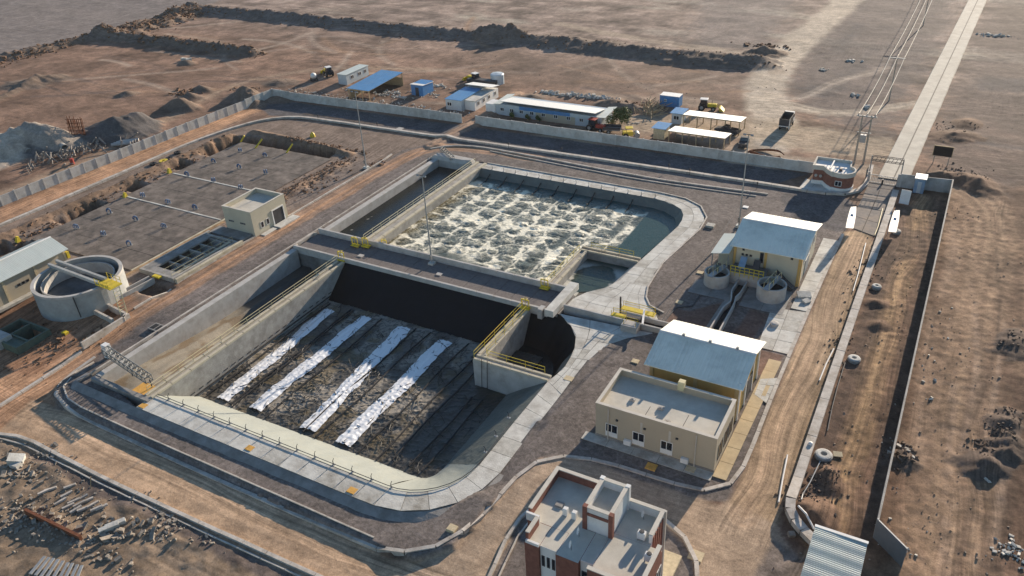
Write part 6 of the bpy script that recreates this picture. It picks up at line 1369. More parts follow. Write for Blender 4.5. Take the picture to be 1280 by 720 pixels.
def tractor(lab, x, y, rz, m, nm='tractor', bucket=True):
    z = hz(x, y); t = thing(nm, lab, nm.replace('_', ' '), (x, y, z), rz=rz)
    emit('bonnet', MB().bbox(-.45, .45, .3, 2.2, .8, 1.5), m, t, local=True); emit('chassis', MB().box(-.4, .4, -1.6, 2.2, .5, .8), M['dark'], t, local=True)
    cb = emit('cab', MB().hexa([(-.7, -1.4, .8), (.7, -1.4, .8), (.7, .25, .8), (-.7, .25, .8)], [(-.6, -1.2, 2.4), (.6, -1.2, 2.4), (.6, .1, 2.4), (-.6, .1, 2.4)]), M['glass'], t, local=True)
    emit('cab_roof', MB().bbox(-.75, .75, -1.4, .3, 2.4, 2.52), M['white'] if m is M['yellow'] else m, cb, local=True)
    emit('exhaust', MB().tube([(.3, 1.2, 1.5), (.3, 1.2, 2.3)], .05, 6), M['dark'], t, local=True)
    wheels(t, [(-.85, -.9, 0), (.85, -.9, 0)], .75, .4); wheels(t, [(-.75, 1.6, 0), (.75, 1.6, 0)], .5, .3)
    if bucket:
        ar = MB()
        for s in (-.55, .55): ar.tube([(s, .2, 1.3), (s, 2.4, 1.2), (s, 3.0, .6)], .09, 5)
        a_ = emit('loader_arm', ar, m, t, local=True); emit('bucket', MB().hexa([(-1.0, 2.9, .1), (1.0, 2.9, .1), (1.0, 3.9, .1), (-1.0, 3.9, .1)], [(-1.0, 2.8, .9), (1.0, 2.8, .9), (1.0, 3.1, .9), (-1.0, 3.1, .9)]), m, a_, local=True)
    return t
g = G(882, 138); tractor('yellow and white wheel loader standing behind the second white shelter', g[0], g[1]+.3, R(-80), M['yellow'], 'wheel_loader')
g = G(743, 164); tractor('red tractor parked before the right end of the prefab office', g[0], g[1]+.4, R(-95), M['red'], bucket=False)
g = G(593, 103); tractor('small yellow loader behind the low white workshop', g[0], g[1], R(70), M['yellow'], 'wheel_loader')
g = G(411, 95); tractor('small yellow loader left of the long pale site cabin', g[0], g[1], R(60), M['yellow'], 'wheel_loader')
g = G(787, 172); t = thing('road_roller', 'yellow road roller by the far wall right of the trailer', 'road roller', (g[0], g[1], 0), rz=R(-60))
emit('body', MB().bbox(-.6, .6, -1.4, .6, .6, 1.4), M['yellow'], t, local=True); emit('canopy', MB().bbox(-.7, .7, -.9, .6, 2.1, 2.2), M['yellow'], t, local=True)
mb = MB().lathe((0, 0, 0), [(.01, -.75), (.6, -.75), (.6, .75), (.01, .75)], 16); Mx = Matrix.Translation((0, 1.4, .6)) @ Matrix.Rotation(R(90), 4, 'Y'); mb.v = [tuple(Mx @ Vector(v)) for v in mb.v]; emit('drum', mb, M['steel'], t, local=True)
emit('canopy_post', MB().box(-.6, -.53, -.8, -.73, 1.4, 2.1), M['dark'], t, local=True); emit('canopy_post', MB().box(.53, .6, -.8, -.73, 1.4, 2.1), M['dark'], t, local=True)
wheels(t, [(-.65, -.9, 0), (.65, -.9, 0)], .6, .35)
g = G(765, 166); t = thing('trailer', 'low grey farm trailer beside the red tractor', 'trailer', (g[0], g[1], 0), rz=R(-75))
emit('bed', MB().box(-1, 1, -1.8, 1.8, .8, .9), M['steel'], t, local=True); emit('side_board', MB().box(-1, -.93, -1.8, 1.8, .9, 1.5), M['dark'], t, local=True); emit('side_board', MB().box(.93, 1, -1.8, 1.8, .9, 1.5), M['dark'], t, local=True); emit('drawbar', MB().tube([(0, 1.8, .8), (0, 3, .6)], .07, 5), M['dark'], t, local=True)
wheels(t, [(-.9, -.6, 0), (.9, -.6, 0)], .45, .25)
g = G(393, 101); t = thing('water_trailer', 'white and dark mixer trailer beside the dark soil heap', 'trailer', (g[0], g[1], 0), rz=R(40))
mb = MB().lathe((0, 0, 0), [(.01, -1.4), (.6, -1.3), (.8, 0), (.5, 1.2), (.01, 1.3)], 14); Mx = Matrix.Translation((0, 0, 1.3)) @ Matrix.Rotation(R(75), 4, 'X'); mb.v = [tuple(Mx @ Vector(v)) for v in mb.v]; emit('drum', mb, M['white'], t, local=True, smoothf=True)
emit('chassis', MB().box(-.6, .6, -1.5, 1.5, .4, .6), M['dark'], t, local=True); wheels(t, [(-.8, 0, 0), (.8, 0, 0)], .45, .25)

# ------------------------------------------------------------------ poles
def lamp_post(lab, x, y, h, z=0):
    t = thing('lamp_post', lab, 'lamp post', (x, y, z), 'tall mast lights')
    emit('pole', MB().tube([(x, y, z), (x, y, z+h)], .13, 8, .07), M['steel'], t); emit('base_block', MB().bbox(x-.45, x+.45, y-.45, y+.45, z-.2, z+.35), M['conc_s'], t)
    hd = emit('lamp_head', MB().box(x-.7, x+.7, y-.06, y+.06, z+h-.1, z+h), M['dark'], t)
    for s in (-1, 1): emit('floodlight', MB().obox((x+s*.55, y-.2, z+h-.05), .42, .3, .22, 0, R(-35)), M['steel'], hd)
    emit('control_box', MB().bbox(x-.2, x+.2, y-.38, y-.18, z+1.0, z+1.7), M['conc_d'], t)
lamp_post('tall thin mast light left of the dirt road near the buried tank', *G(458, 210), 15.2)
lamp_post('tall thin mast light standing on the walkway between the ponds', *G(540, 330), 14.6)
lamp_post('tall thin mast light beyond the cream two storey building', -26.6, 117.2, 15.5)
# H-frame and line poles with three wires
M['cable'] = mat('bright_conductor', (.62, .55, .45), .5, .3, var=.05, bump=0)
M['polec'] = mat('concrete_pole', (.34, .30, .25), .85, var=.12, bump=.05)
hf = thing('electricity_pole', 'double legged electricity pole beside the entrance gate', 'utility pole', (-13.9, 150.3, 0))
for x, y in ((-14.6, 150.1), (-13.1, 150.6)): emit('leg', MB().tube([(x, y, -.3), (x, y, 9.2)], .2, 8, .13), M['polec'], hf)
emit('cross_arm', MB().obox((-13.9, 150.3, 9.0), 3.4, .2, .2), M['steel'], hf); emit('cross_arm', MB().obox((-13.9, 150.3, 6.0), 2.4, .15, .15), M['steel'], hf)
emit('transformer', MB().bbox(-14.4, -13.4, 150.0, 150.7, 4.2, 5.6), M['steel'], hf)
for s in (-1.4, 0, 1.4): emit('insulator', MB().lathe((-13.9+s, 150.3, 9.1), [(.06, 0), (.12, .15), (.06, .3), (.01, .32)], 8), M['conc_w'], hf)
q1 = G(1122, 71, 9.6); q2 = G(1163, -12, 9.6); tops = [(-13.9, 150.3, 9.4)]
for q_, lab in ((q1, 'concrete electricity pole in the open ground beyond the entrance'), (q2, 'concrete electricity pole at the top edge of the view')):
    z = hz(*q_); p_ = thing('electricity_pole', lab, 'utility pole', (q_[0], q_[1], z)); emit('pole', MB().tube([(q_[0], q_[1], z-.3), (q_[0], q_[1], 9.4)], .15, 8, .09), M['polec'], p_)
    emit('cross_arm', MB().box(q_[0]-1.6, q_[0]+1.6, q_[1]-.1, q_[1]+.1, 9.2, 9.4), M['steel'], p_); tops.append((q_[0], q_[1], 9.6))
tops.append((tops[-1][0]+2*0+(tops[2][0]-tops[1][0]), tops[-1][1]+(tops[2][1]-tops[1][1]), 9.6))
names = [['left', 'middle', 'right'], ['left', 'middle', 'right'], ['left', 'middle', 'right']]
for i in range(len(tops)-1):
    a, b_ = Vector(tops[i]), Vector(tops[i+1])
    for k, s in enumerate((-1.4, 0, 1.4)):
        pts = []
        for j in range(13): t_1 = j/12; p = a.lerp(b_, t_1); pts.append((p.x+s, p.y, p.z-3.2*t_1*(1-t_1)))
        emit('power_cable', MB().tube(pts, .065, 5), M['cable'], label='%s power cable %s' % (['left', 'middle', 'right'][k], ['from the gate pole to the first open ground pole', 'between the two poles in the open ground', 'leaving the last pole at the top edge'][i]), cat='cable')

# ------------------------------------------------------------------ gate, guardhouse, signs
t = thing('gate', 'low white barred entrance gate across the road', 'gate', (-8.8, 142.8, 0))
for a, b_ in ((-10.9, -8.9), (-8.7, -6.6)):
    f = MB(); f.box(a, b_, 142.6, 142.68, 1.5, 1.6).box(a, b_, 142.6, 142.68, .15, .25)
    for i in range(9): x = a+(b_-a)*i/8; f.box(x-.03, x+.03, 142.61, 142.67, .2, 1.5)
    emit('gate_leaf', f, M['steel'], t)
emit('gate_post', MB().bbox(-11.3, -10.95, 142.4, 142.8, 0, 2.0), M['conc_w'], t); emit('gate_post', MB().bbox(-6.55, -6.1, 142.4, 142.8, 0, 2.3), M['conc_w'], t); emit('gate_motor', MB().bbox(-8.95, -8.65, 142.4, 142.9, 0, .9), M['dark'], t)
t = thing('gantry', 'steel lattice gantry spanning the road just beyond the gate', 'gantry', (-9, 145.6, 0)); f = MB()
for z in (3.0, 3.8):
    for y in (145.3, 145.9): f.tube([(-11.4, y, z), (-6.3, y, z)], .06, 5)
for i in range(9): x = -11.4+i*.64; f.tube([(x, 145.3, 3), (min(-6.3, x+.32), 145.3, 3.8)], .04, 4).tube([(x, 145.9, 3.8), (x, 145.3, 3.8)], .04, 4)
emit('lattice_beam', f, M['dark'], t)
for x in (-11.4, -6.3): emit('post', MB().tube([(x, 145.6, 0), (x, 145.6, 3.8)], .12, 6), M['steel'], t)
gh = thing('guardhouse', 'small brick guardhouse with white roof and rounded front beside the gate', 'guardhouse', (-17.2, 139, 0))
Lp = [(-19.7, 138.3), (-18.0, 138.5), (-17.2, 137.3), (-16.3, 136.4)]+arc((-15.0, 138.2), 2.0, -120, 40, 8)+[(-14.0, 139.8), (-14.3, 142.3), (-19.8, 142.2)]
emit('wall', MB().prism(Lp, -.2, 2.9), M['brick'], gh)
emit('roof', MB().prism([(p[0]*1.0, p[1]) for p in Lp], 2.903, 3.02), M['white'], gh)
def sc_(pts, k): cx_ = sum(p[0] for p in pts)/len(pts); cy_ = sum(p[1] for p in pts)/len(pts); return [(cx_+(p[0]-cx_)*k, cy_+(p[1]-cy_)*k) for p in pts]
emit('parapet', MB().sweep(sc_(Lp, 1.03), [(.12, 2.75), (.12, 3.55), (-.12, 3.55), (-.12, 2.75)], closed=True), M['cap'], gh)
emit('roof_divider', MB().box(-17.1, -16.9, 138.2, 142.0, 3.02, 3.45), M['white'], gh); emit('roof_tank', MB().bbox(-15.6, -15.1, 138.2, 138.9, 3.02, 3.5), M['dark'], gh)
emit('wall_base', MB().sweep(sc_(Lp, 1.015), [(.06, -.2), (.06, .8), (-.06, .8), (-.06, -.2)], closed=True), M['white'], gh)
for x in (-19.2, -18.4): emit('round_window', MB().tube([(x, 138.36, 1.7), (x, 138.2, 1.7)], .25, 12), M['conc_w'], gh)
window(gh, -15.7, -14.6, 136.2, 0, 1.2, 2.1, 'S', M['white'])
slab_band('guard_apron', [((-21.0, 140, .12), (-21.3, 134.9, .12)), ((-17, 138.0, .12), (-17.4, 134.9, .12)), ((-14, 136.8, .12), (-14, 134.9, .12)), ((-12.4, 139, .12), (-12.6, 136.9, .12))], 2.2, 2, part='apron_slab', mats=[M['conc_s']])
t = thing('booth', 'small booth with white roof against the wall right of the gate', 'booth', (-3.1, 142, 0)); emit('wall', MB().box(-3.8, -2.2, 141.2, 142.5, -.2, 2.5), M['bluepipe'], t); emit('roof', MB().bbox(-3.95, -2.05, 141.0, 143.4, 2.5, 2.65), M['sheetwhite'], t); emit('door', MB().box(-3.3, -2.7, 141.14, 141.22, 0, 2.0), M['cabin'], t)  # blue-grey booth wall carries the shade of its front in the colour
t = thing('notice_board', 'white notice board standing on the soil just inside the right wall', 'sign', (-4.4, 135.6, 0)); emit('board', MB().obox((-4.55, 135.6, 1.35), 1.5, .08, 2.3, R(-4), R(-14)), M['white'], t)
f = MB()
for i, w_ in enumerate((1.0, 1.1, .8, 1.15, .9, .5)): f.obox((-4.55+(w_-1.1)*.3, 135.6-.05-.25*(.95-.33*i)*-1*0-.06, 2.2-.33*i), w_, .01, .07, R(-4), 0)
for x in (-5.2, -3.9): emit('post', MB().tube([(x, 135.75, -.2), (x, 135.75, 1.4)], .05, 5), M['steel'], t)
t = thing('billboard', 'dark backed billboard on posts beyond the right wall', 'billboard', (-.8, 155.5, 0)); emit('board', MB().box(-2.3, .7, 155.4, 155.52, 1.6, 3.4), mat('dark_board', (.012, .011, .012), .8, bump=0), t); emit('board_frame', MB().box(-2.4, .8, 155.36, 155.56, 3.4, 3.5).box(-2.4, -2.3, 155.36, 155.56, 1.5, 3.4).box(.7, .8, 155.36, 155.56, 1.5, 3.4), M['timber'], t)
for x in (-2.0, .4): emit('post', MB().tube([(x, 155.5, -.5), (x, 155.5, 1.6)], .08, 6), M['polec'], t)
M['cloth'] = bpy.data.materials.new('white_cloth'); t_, N_, L_n, b_p = nodes(M['cloth']); b_p.inputs['Base Color'].default_value = (.85, .85, .85, 1); b_p.inputs['Roughness'].default_value = .8
tr_ = N_.new('ShaderNodeBsdfTranslucent'); tr_.inputs[0].default_value = (.9, .9, .9, 1); mxs = N_.new('ShaderNodeMixShader'); mxs.inputs[0].default_value = .6; L_n.new(b_p.outputs[0], mxs.inputs[1]); L_n.new(tr_.outputs[0], mxs.inputs[2]); L_n.new(mxs.outputs[0], N_['Material Output'].inputs[0])
def banner(lab, x, y, lean):
    z = hz(x, y); t = thing('banner_flag', lab, 'banner', (x, y, z), 'white feather banners by the inner gate')
    emit('pole', MB().tube([(x, y, z), (x+.02, y, z+3.0), (x+.15+lean, y, z+4.1), (x+.45+lean, y, z+4.3)], .045, 5), M['steel'], t)
    v = []; n = 10
    for i in range(n+1):
        k = i/n; zz = z+.5+3.7*k; w_ = 1.15*(1-.35*k**3); off = .15*k*k+lean*k
        for s in (0, 1): v.append((x+off+s*w_, y+.18*math.sin(k*5+s*1.5), zz+(.1*s if k > .9 else 0)))
    fr = [(2*i, 2*i+1, 2*i+3, 2*i+2) for i in range(n)]; nb = len(v); v2 = [(p[0], p[1]+.03, p[2]) for p in v]
    emit('cloth', MB().add(v, fr), M['cloth'], t)
    emit('logo', MB().box(x+.35+lean*.6, x+.75+lean*.6, y-.12, y-.10, z+2.6, z+3.0), M['blue'], t)
g = G(1056, 288); banner('white feather banner on the left side of the inner gate road', g[0], g[1], .1)
g = G(1109, 293); banner('white feather banner beside the long duct right of the inner gate road', g[0], g[1], .1)

# ------------------------------------------------------------------ right-hand strip: manholes, pipes
def manhole(px_, py_, s, lab):
    g = G(px_, py_, .4); t = thing('manhole_chamber', lab, 'manhole', (g[0], g[1], 0), 'round concrete chambers beside the duct'); z = hmin(*g, .6)
    emit('ring', MB().lathe((g[0], g[1], z), [(.95*s, -.5), (.95*s, .42), (.75*s, .46), (.4*s, .46), (.4*s, .1), (.01, .1)], 20), M['conc_s'], t)
    emit('collar', MB().lathe((g[0], g[1], z), [(1.08*s, -.3), (1.08*s, .3), (.9*s, .34)], 20), M['conc'], t)
manhole(1068, 447, .72, 'concrete manhole chamber halfway along the right strip with earth beside it'); manhole(1030, 567, .85, 'round concrete manhole chamber with an open dark hole near the bottom of the right strip')
manhole(1121, 288, .6, 'concrete manhole chamber just below the right feather banner'); manhole(1096, 357, .6, 'small concrete manhole chamber on dark soil right of the duct below the banners')
def pipe(pts, r, m, lab, z=.15, cat='pipe', nm='loose_pipe'):
    P = [(G(a, b_)) for a, b_ in pts]; return emit(nm, MB().tube([(p[0], p[1], hz(*p)+z+r) for p in P], r, 8), m, label=lab, cat=cat)
pipe([(1042, 437), (1032, 457), (1024, 477)], .09, M['white'], 'long white pipe lying beside the duct in the upper part of the dirt road', .05)
pipe([(984, 570), (978, 600), (973, 629)], .09, M['white'], 'long white pipe lying beside the duct near the bottom of the dirt road', .05)
pipe([(1056, 455), (1047, 483), (1040, 510), (1034, 540)], .06, M['dark'], 'thin dark pipe following the right side of the duct', .1)
pipe([(1025, 578), (1012, 605), (1003, 620), (1000, 634)], .06, M['steel'], 'thin steel pipe running down from the open manhole', .1)
pipe([(996, 643), (1005, 655), (1016, 668)], .10, M['white'], 'short white pipe across the soil at the bottom end of the duct', .2)
pipe([(1082, 305), (1072, 345), (1066, 365)], .07, M['white'], 'thin pale pipe left of the duct below the left banner', .1)
pipe([(1103, 262), (1097, 285), (1093, 295)], .08, M['cream_p'], 'thin cream pipe lying in the road between the two banners', .1)
g = G(1047, 569); emit('lid_slab', MB().obox((g[0], g[1], hz(*g)+.2), .9, .7, .12, .3, .1), M['tan'], label='tan square lid lying beside the open manhole', cat='lid')
g = G(1013, 555, .7); emit('duct_stub', MB().lathe((g[0], g[1], .68), [(.25, 0), (.22, .2), (.01, .28)], 12), M['white'], label='small white cap on top of the duct near the open manhole', cat='cap')
g = G(989, 670); emit('stone_block', MB().obox((g[0], g[1], hz(*g)+.2), .6, .5, .4, .6, .2, .1), M['rubble'], label='pale stone block in the shadow at the outer bend of the duct', cat='stone')
# covers on the gravel
for px_, py_, s, m_, lab in ((888, 283, 1.3, M['conc_s2'], 'dark grey raised manhole box on gravel right of the rear coping'), (566, 667, .9, M['tan'], 'tan concrete block on the gravel inside the front corner kerb'),
        (794, 452, .9, M['tan'], 'tan square cover on gravel left of the ochre shed'), (849, 378, .9, M['tan'], 'tan cover on gravel left of the red brown beds'), (875, 341, .9, M['tan'], 'tan cover on gravel left of the left round tank'),
        (863, 587, 1.0, M['tan'], 'tan inner cover beside the brick building roundabout'), (814, 584, 1.1, M['orange'], 'orange cover in the shade before the flat roofed building'),
        (932, 259, .9, M['white'], 'white square cover on gravel north of the cream building'), (925, 225, 1.4, M['conc_w'], 'pale raised cover on the dark gravel beyond the kerb near the third mast'), (691, 190, 1.3, M['conc_w'], 'pale raised cover on the far road opposite the foaming pond'),
        (500, 161, 1.3, M['conc_w'], 'pale raised cover beside the far kerb near the dirt gap'), (870, 695, 1.3, M['tan'], 'tan raised cover on gravel right of the brick building'), (427, 318, .5, M['white'], 'small white block at the divider end of the walkway'), (451, 320, .9, M['conc_w'], 'white square on the walkway right of the yellow gates'), (549, 343, .9, M['conc_w'], 'white square on the walkway right of the mast base')):
    g = GT(px_, py_); h = .35 if m_ in (M['conc_s2'],) or 'block' in lab else .12; z = hmin(*g, .4)
    emit('inspection_cover', MB().bbox(g[0]-s/2, g[0]+s/2, g[1]-s*.45, g[1]+s*.45, max(-1, z)-.1, max(z, -.0 if py_ < 345 and 420 < px_ < 560 else -9)+h, .03), m_, label=lab, cat='cover')
g = G(197, 410); t = thing('pit', 'small dark open pit in the gravel left of the empty channel', 'pit', (g[0], g[1], 0))
emit('pit_frame', MB().box(g[0]-1.2, g[0]+.9, g[1]-.7, g[1]+.8, -.1, .1), M['conc_d'], t); emit('pit_opening', MB().box(g[0]-1.0, g[0]-.2, g[1]-.5, g[1]+.6, .1, .12), M['black'], t); emit('pit_opening', MB().box(g[0]+.0, g[0]+.7, g[1]-.5, g[1]+.6, .1, .12), M['black'], t)
g = GT(118, 598); q_ = GT(113, 610); emit('marker_stick', MB().tube([(q_[0], q_[1], hz(*q_)-.1), (q_[0]+.2, q_[1]+.4, hz(*q_)+1.4)], .05, 5), M['timber'], label='thin yellow wooden stick leaning below the lower left kerb', cat='stick')

# small posts along the far kerb
pp = thing('kerb_post', 'thin dark post standing on the far kerb', 'post', (-60, 134.6, 0), 'posts along the far kerb'); emit('post_shaft', MB().tube([(-60, 134.6, 0), (-60, 134.6, 1.3)], .05, 5), M['dark'], pp); emit('post_box', MB().bbox(-60.12, -59.88, 134.5, 134.7, .9, 1.3), M['dark'], pp)
for px_, py_ in ((636, 186), (702, 192), (836, 213), (862, 219), (946, 236), (398, 150), (472, 160)): g = G(px_, py_); dup(pp, (g[0], g[1], 0))

# ------------------------------------------------------------------ loose material
def rocks(name, specs, m, kind='stuff', lo=.06, hi=.3):
    """specs: (cx, cy, rx, ry, n, size) scattered low-poly stones"""
    mb = MB(); base = [(1, 0, 0), (-1, 0, 0), (0, 1, 0), (0, -1, 0), (0, 0, 1), (0, 0, -1)]; fc = [(0, 2, 4), (2, 1, 4), (1, 3, 4), (3, 0, 4), (2, 0, 5), (1, 2, 5), (3, 1, 5), (0, 3, 5)]
    cube = [(-1, -1, -1), (1, -1, -1), (1, 1, -1), (-1, 1, -1), (-1, -1, 1), (1, -1, 1), (1, 1, 1), (-1, 1, 1)]; cf = [(3, 2, 1, 0), (4, 5, 6, 7), (0, 1, 5, 4), (1, 2, 6, 5), (2, 3, 7, 6), (3, 0, 4, 7)]
    for cx_, cy_, rx, ry, n, s in specs:
        for _ in range(n):
            x = cx_+rnd.gauss(0, .5)*rx; y = cy_+rnd.gauss(0, .5)*ry; k = s*rnd.uniform(.35, 1)**1.5; an = rnd.uniform(0, 6.3)
            sx, sy, sz = k*rnd.uniform(.7, 1.6), k*rnd.uniform(.6, 1.1), k*rnd.uniform(.4, .8); c, s_ = math.cos(an), math.sin(an); z = hz(x, y)+sz*.4; tl = rnd.uniform(-.4, .4)
            B_, F_ = (cube, cf) if rnd.random() < .45 else (base, fc); mb.add([(x+(c*a*sx-s_*b_*sy)*.8, y+(s_*a*sx+c*b_*sy)*.8, z+d*sz+tl*a*sx) for a, b_, d in [(v[0]*rnd.uniform(.8, 1.15), v[1]*rnd.uniform(.8, 1.15), v[2]*rnd.uniform(.8, 1.15)) for v in B_]], F_)
    return emit(name, mb, m, kind=kind)
def P_(a, b_, z=0): return GT(a, b_)
sp_ = []
for a, b_, rx, ry, n, s in ((20, 650, 5, 2.2, 110, .28), (45, 640, 3, 2, 60, .25), (70, 660, 4, 2, 70, .3), (25, 590, 3, 1.5, 50, .35), (60, 565, 3, 1.2, 60, .25), (140, 665, 3, 1.6, 60, .4), (190, 665, 3, 1.4, 60, .3), (180, 625, 3, 1, 50, .2), (120, 690, 5, 1.4, 90, .3), (210, 650, 2, 1, 40, .3), (100, 625, 5, 3, 120, .14), (60, 600, 6, 3, 60, .18), (240, 668, 4, 1, 40, .2), (20, 570, 4, 1, 60, .2)):
    g = P_(a, b_); sp_.append((g[0], g[1], rx, ry, n, s))
rocks('rubble_stones', sp_, M['rubble'])
sp_ = []
for a, b_, rx, ry, n, s in ((1230, 560, 1.6, 1.8, 60, .2), (1250, 540, 1.5, 1.6, 60, .2), (1262, 520, 1.3, 1.6, 40, .2), (1125, 570, 1.4, 1.6, 70, .3), (1135, 560, 1.2, 1.2, 30, .2), (1270, 430, 2, 3, 50, .18), (1190, 160, 6, 6, 60, .2), (1200, 215, 5, 3, 60, .2), (1000, 620, 1.6, 2, 80, .25), (1030, 600, 1.5, 3, 80, .22), (1050, 430, 1.5, 6, 100, .2), (1080, 340, 2, 10, 130, .22)):
    g = P_(a, b_); sp_.append((g[0], g[1], rx, ry, n, s))
rocks('dark_clods', sp_, mat('dark_clod', (.12, .088, .068), .95, var=.35, scale=1.5, bump=.2))
sp_ = []
for a, b_, rx, ry, n, s in ((1130, 560, 1.8, 2.4, 16, .22), (1150, 480, 2.5, 10, 12, .18), (1168, 475, .5, .5, 3, .3), (1235, 600, .4, .4, 2, .5), (1172, 416, 3, 8, 12, .18), (1268, 690, 1.8, 1.8, 60, .24), (1140, 690, 1, 1, 8, .25), (1110, 640, 2.5, 6, 14, .15), (1166, 500, .4, .4, 3, .3)):
    g = P_(a, b_); sp_.append((g[0], g[1], rx, ry, n, s))
sp_ += [(G(a_x, 112+(a_x-360)*.14)[0], G(a_x, 112+(a_x-360)*.14)[1], 3, 2, 12, .3) for a_x in range(370, 575, 12)]
for a, b_, rx, ry, n, s in ((690, 117, 4, .8, 60, .55), (720, 120, 5, 1.0, 90, .6), (750, 122, 4, .8, 60, .5), (1245, 45, 4, 1.6, 60, .45), (1065, 76, 2, 1.2, 20, .6), (1030, 88, 1.2, .6, 10, .6), (1068, 119, 1.2, .8, 12, .5), (1083, 134, .9, .5, 8, .5), (232, 76, 1.4, .8, 12, .8), (492, 116, 3, 1.2, 40, .4), (530, 118, 5, 2, 60, .35), (550, 108, 3, 1, 40, .4), (435, 112, 2, 1, 20, .3), (500, 122, 3, 1, 40, .4), (475, 118, 3, 1, 30, .35), (795, 155, 3, 1, 15, .3)):
    g = G(a, b_); sp_.append((g[0], g[1], rx, ry, n, s))
rocks('pale_rubble', sp_, mat('pale_stone', (.5, .47, .42), .9, var=.25, scale=2, bump=.1))
sp_ = [(-134.5, 66+k*5.2, 3.5, 3, 50, .3) for k in range(10)]+[(-120+k*5, 119.5, 4, 1.2, 40, .3) for k in range(4)]+[(-104.2, 94+k*4, 2.4, 3, 90, .22) for k in range(6)]+[(-101, 104, 2, 8, 60, .25)]
for a, b_, rx, ry, n, s in ((228, 118, 4, 3, 60, .5), (305, 112, 4, 2.5, 50, .5), (470, 206, 2, 2, 30, .3), (120, 415, 3, 4, 90, .18), (60, 420, 4, 3, 110, .3), (20, 445, 6, 4, 60, .2), (956, 58, 6, 2.5, 80, .5), (800, 132, 5, 2, 60, .4)):
    g = G(a, b_); sp_.append((g[0], g[1], rx, ry, n, s))
sp_ += [(-47-i*8, 206.5+rnd.uniform(-2, 2), 7, 5, 26, .35) for i in range(26)]+[(-250+rnd.uniform(-2, 2), 120+i*7, 3, 5, 45, .5) for i in range(13)]+[(-243, 174+i*5, 6, 5, 80, .55) for i in range(7)]+[(-247+i*8, 169.5, 6, 3, 45, .45) for i in range(9)]
rocks('soil_clods', sp_, M['soil'])
sp_ = [(rnd.uniform(-5, 13), rnd.uniform(45, 138), 4, 5, 14, .12) for _ in range(45)]+[(rnd.uniform(-145, -95), rnd.uniform(40, 64), 3, 3, 8, .10) for _ in range(20)]+[(rnd.uniform(-200, 20), rnd.uniform(150, 200), 6, 5, 7, .14) for _ in range(70)]
rocks('scattered_stones', sp_, mat('scattered_stone', (.27, .21, .16), .95, var=.3, bump=.1))
# kerb blocks laid out on the waste ground
kb = [(56, 617, .5), (64, 613, .5), (84, 619, .5), (88, 609, .5), (93, 628, .5), (100, 632, .5), (103, 623, .5), (110, 627, .5), (117, 633, .5), (96, 639, .5), (86, 634, .5), (105, 638, .5), (122, 638, .4), (76, 628, .5), (128, 636, .4)]
bm_ = MB().obox((0, 0, .12), 1.2, .24, .22).mesh('concrete_block'); bm_.materials.append(M['kerb'])
for i, (a, b_, an) in enumerate(kb):
    g = GT(a, b_); o = bpy.data.objects.new('concrete_block', bm_); COL.objects.link(o); o.location = (g[0], g[1], hz(*g)); o.rotation_euler = (0, rnd.uniform(-.05, .05), R(68)+rnd.uniform(-.2, .2)); finish(o, 'pale kerb block lying loose among its kind on the lower left waste ground', 'block', 'loose kerb blocks on the waste ground')
a_, b__ = GT(34, 643), GT(103, 677); emit('steel_beam', MB().obox(((a_[0]+b__[0])/2, (a_[1]+b__[1])/2, hz(*a_)+.5), math.hypot(b__[0]-a_[0], b__[1]-a_[1]), .3, .7, math.atan2(b__[1]-a_[1], b__[0]-a_[0])), M['rust'], label='long rusty steel beam lying on the waste ground at lower left', cat='beam')
for i, (a, b_) in enumerate(((138, 664), (146, 659))):
    g = GT(a, b_); emit('slab_stack', MB().obox((g[0], g[1], hz(*g)+.3), 1.9, .5, .55, R(60), .1), M['conc_s'], label=['left one of two leaning pale slabs on the waste ground', 'right one of two leaning pale slabs on the waste ground'][i], cat='slab')
g = GT(22, 578); emit('white_boulder', MB().obox((g[0], g[1], hz(*g)+.5), 1.6, 1.1, .9, .7, .2, .3).obox((g[0]+.6, g[1]-.5, hz(*g)+.3), 1.0, .8, .6, .2), M['conc_s'], label='pale boulder near the left end of the lower kerb', cat='boulder', kind='stuff')
gg = [GT(40, 722), GT(58, 700), GT(110, 712), GT(100, 740)]; t = thing('ribbed_sheet', 'grey ribbed metal sheets on the ground at the bottom left corner', 'metal sheet', (gg[0][0], gg[0][1], -1))
for i in range(9):
    k = i/9; a = Vector(gg[0]).lerp(Vector(gg[3]), k); b_ = Vector(gg[1]).lerp(Vector(gg[2]), k); zz = hz(*a)+.35; emit('sheet_rib', MB().obox(((a.x+b_.x)/2, (a.y+b_.y)/2, zz), (b_-a).length, .28, .12, math.atan2(b_.y-a.y, b_.x-a.x)), M['steel'], t)

# rebar, stock and pipes behind the left wall
t = thing('rebar_cage', 'leaning rusty red reinforcement cage between the two grey stockpiles', 'rebar cage', (*G(100, 175), 0)); f = MB(); g = G(100, 178)
for i in range(16): a = i/15; f.tube([(g[0]-2+a*3, g[1]-.5+a*1.5, .3), (g[0]-3.2+a*3.6, g[1]+.6+a*1.2+rnd.uniform(-.3, .3), 5+rnd.uniform(-.6, .6))], .09, 4)
emit('bar', f, M['rust'], t, kind='stuff'); f = MB()
for k in range(6): z = .8+k*.8; f.tube([(g[0]-2.1-k*.15, g[1]-.5+k*.12, z), (g[0]+1.1-k*.1, g[1]+1.1+k*.12, z)], .07, 4)
emit('tie', f, M['rust'], t, kind='stuff')
mb = MB()
for k in range(150):
    a = rnd.random(); g = G(35+130*a, 207-36*a+rnd.gauss(0, 5)); L_ = rnd.uniform(1, 3.2); an = rnd.uniform(0, 3.1); mb.tube([(g[0], g[1], .2), (g[0]+L_*math.cos(an)*.7, g[1]+L_*math.sin(an)*.5, .4+rnd.uniform(0, 1.4))], rnd.uniform(.06, .2), 5)
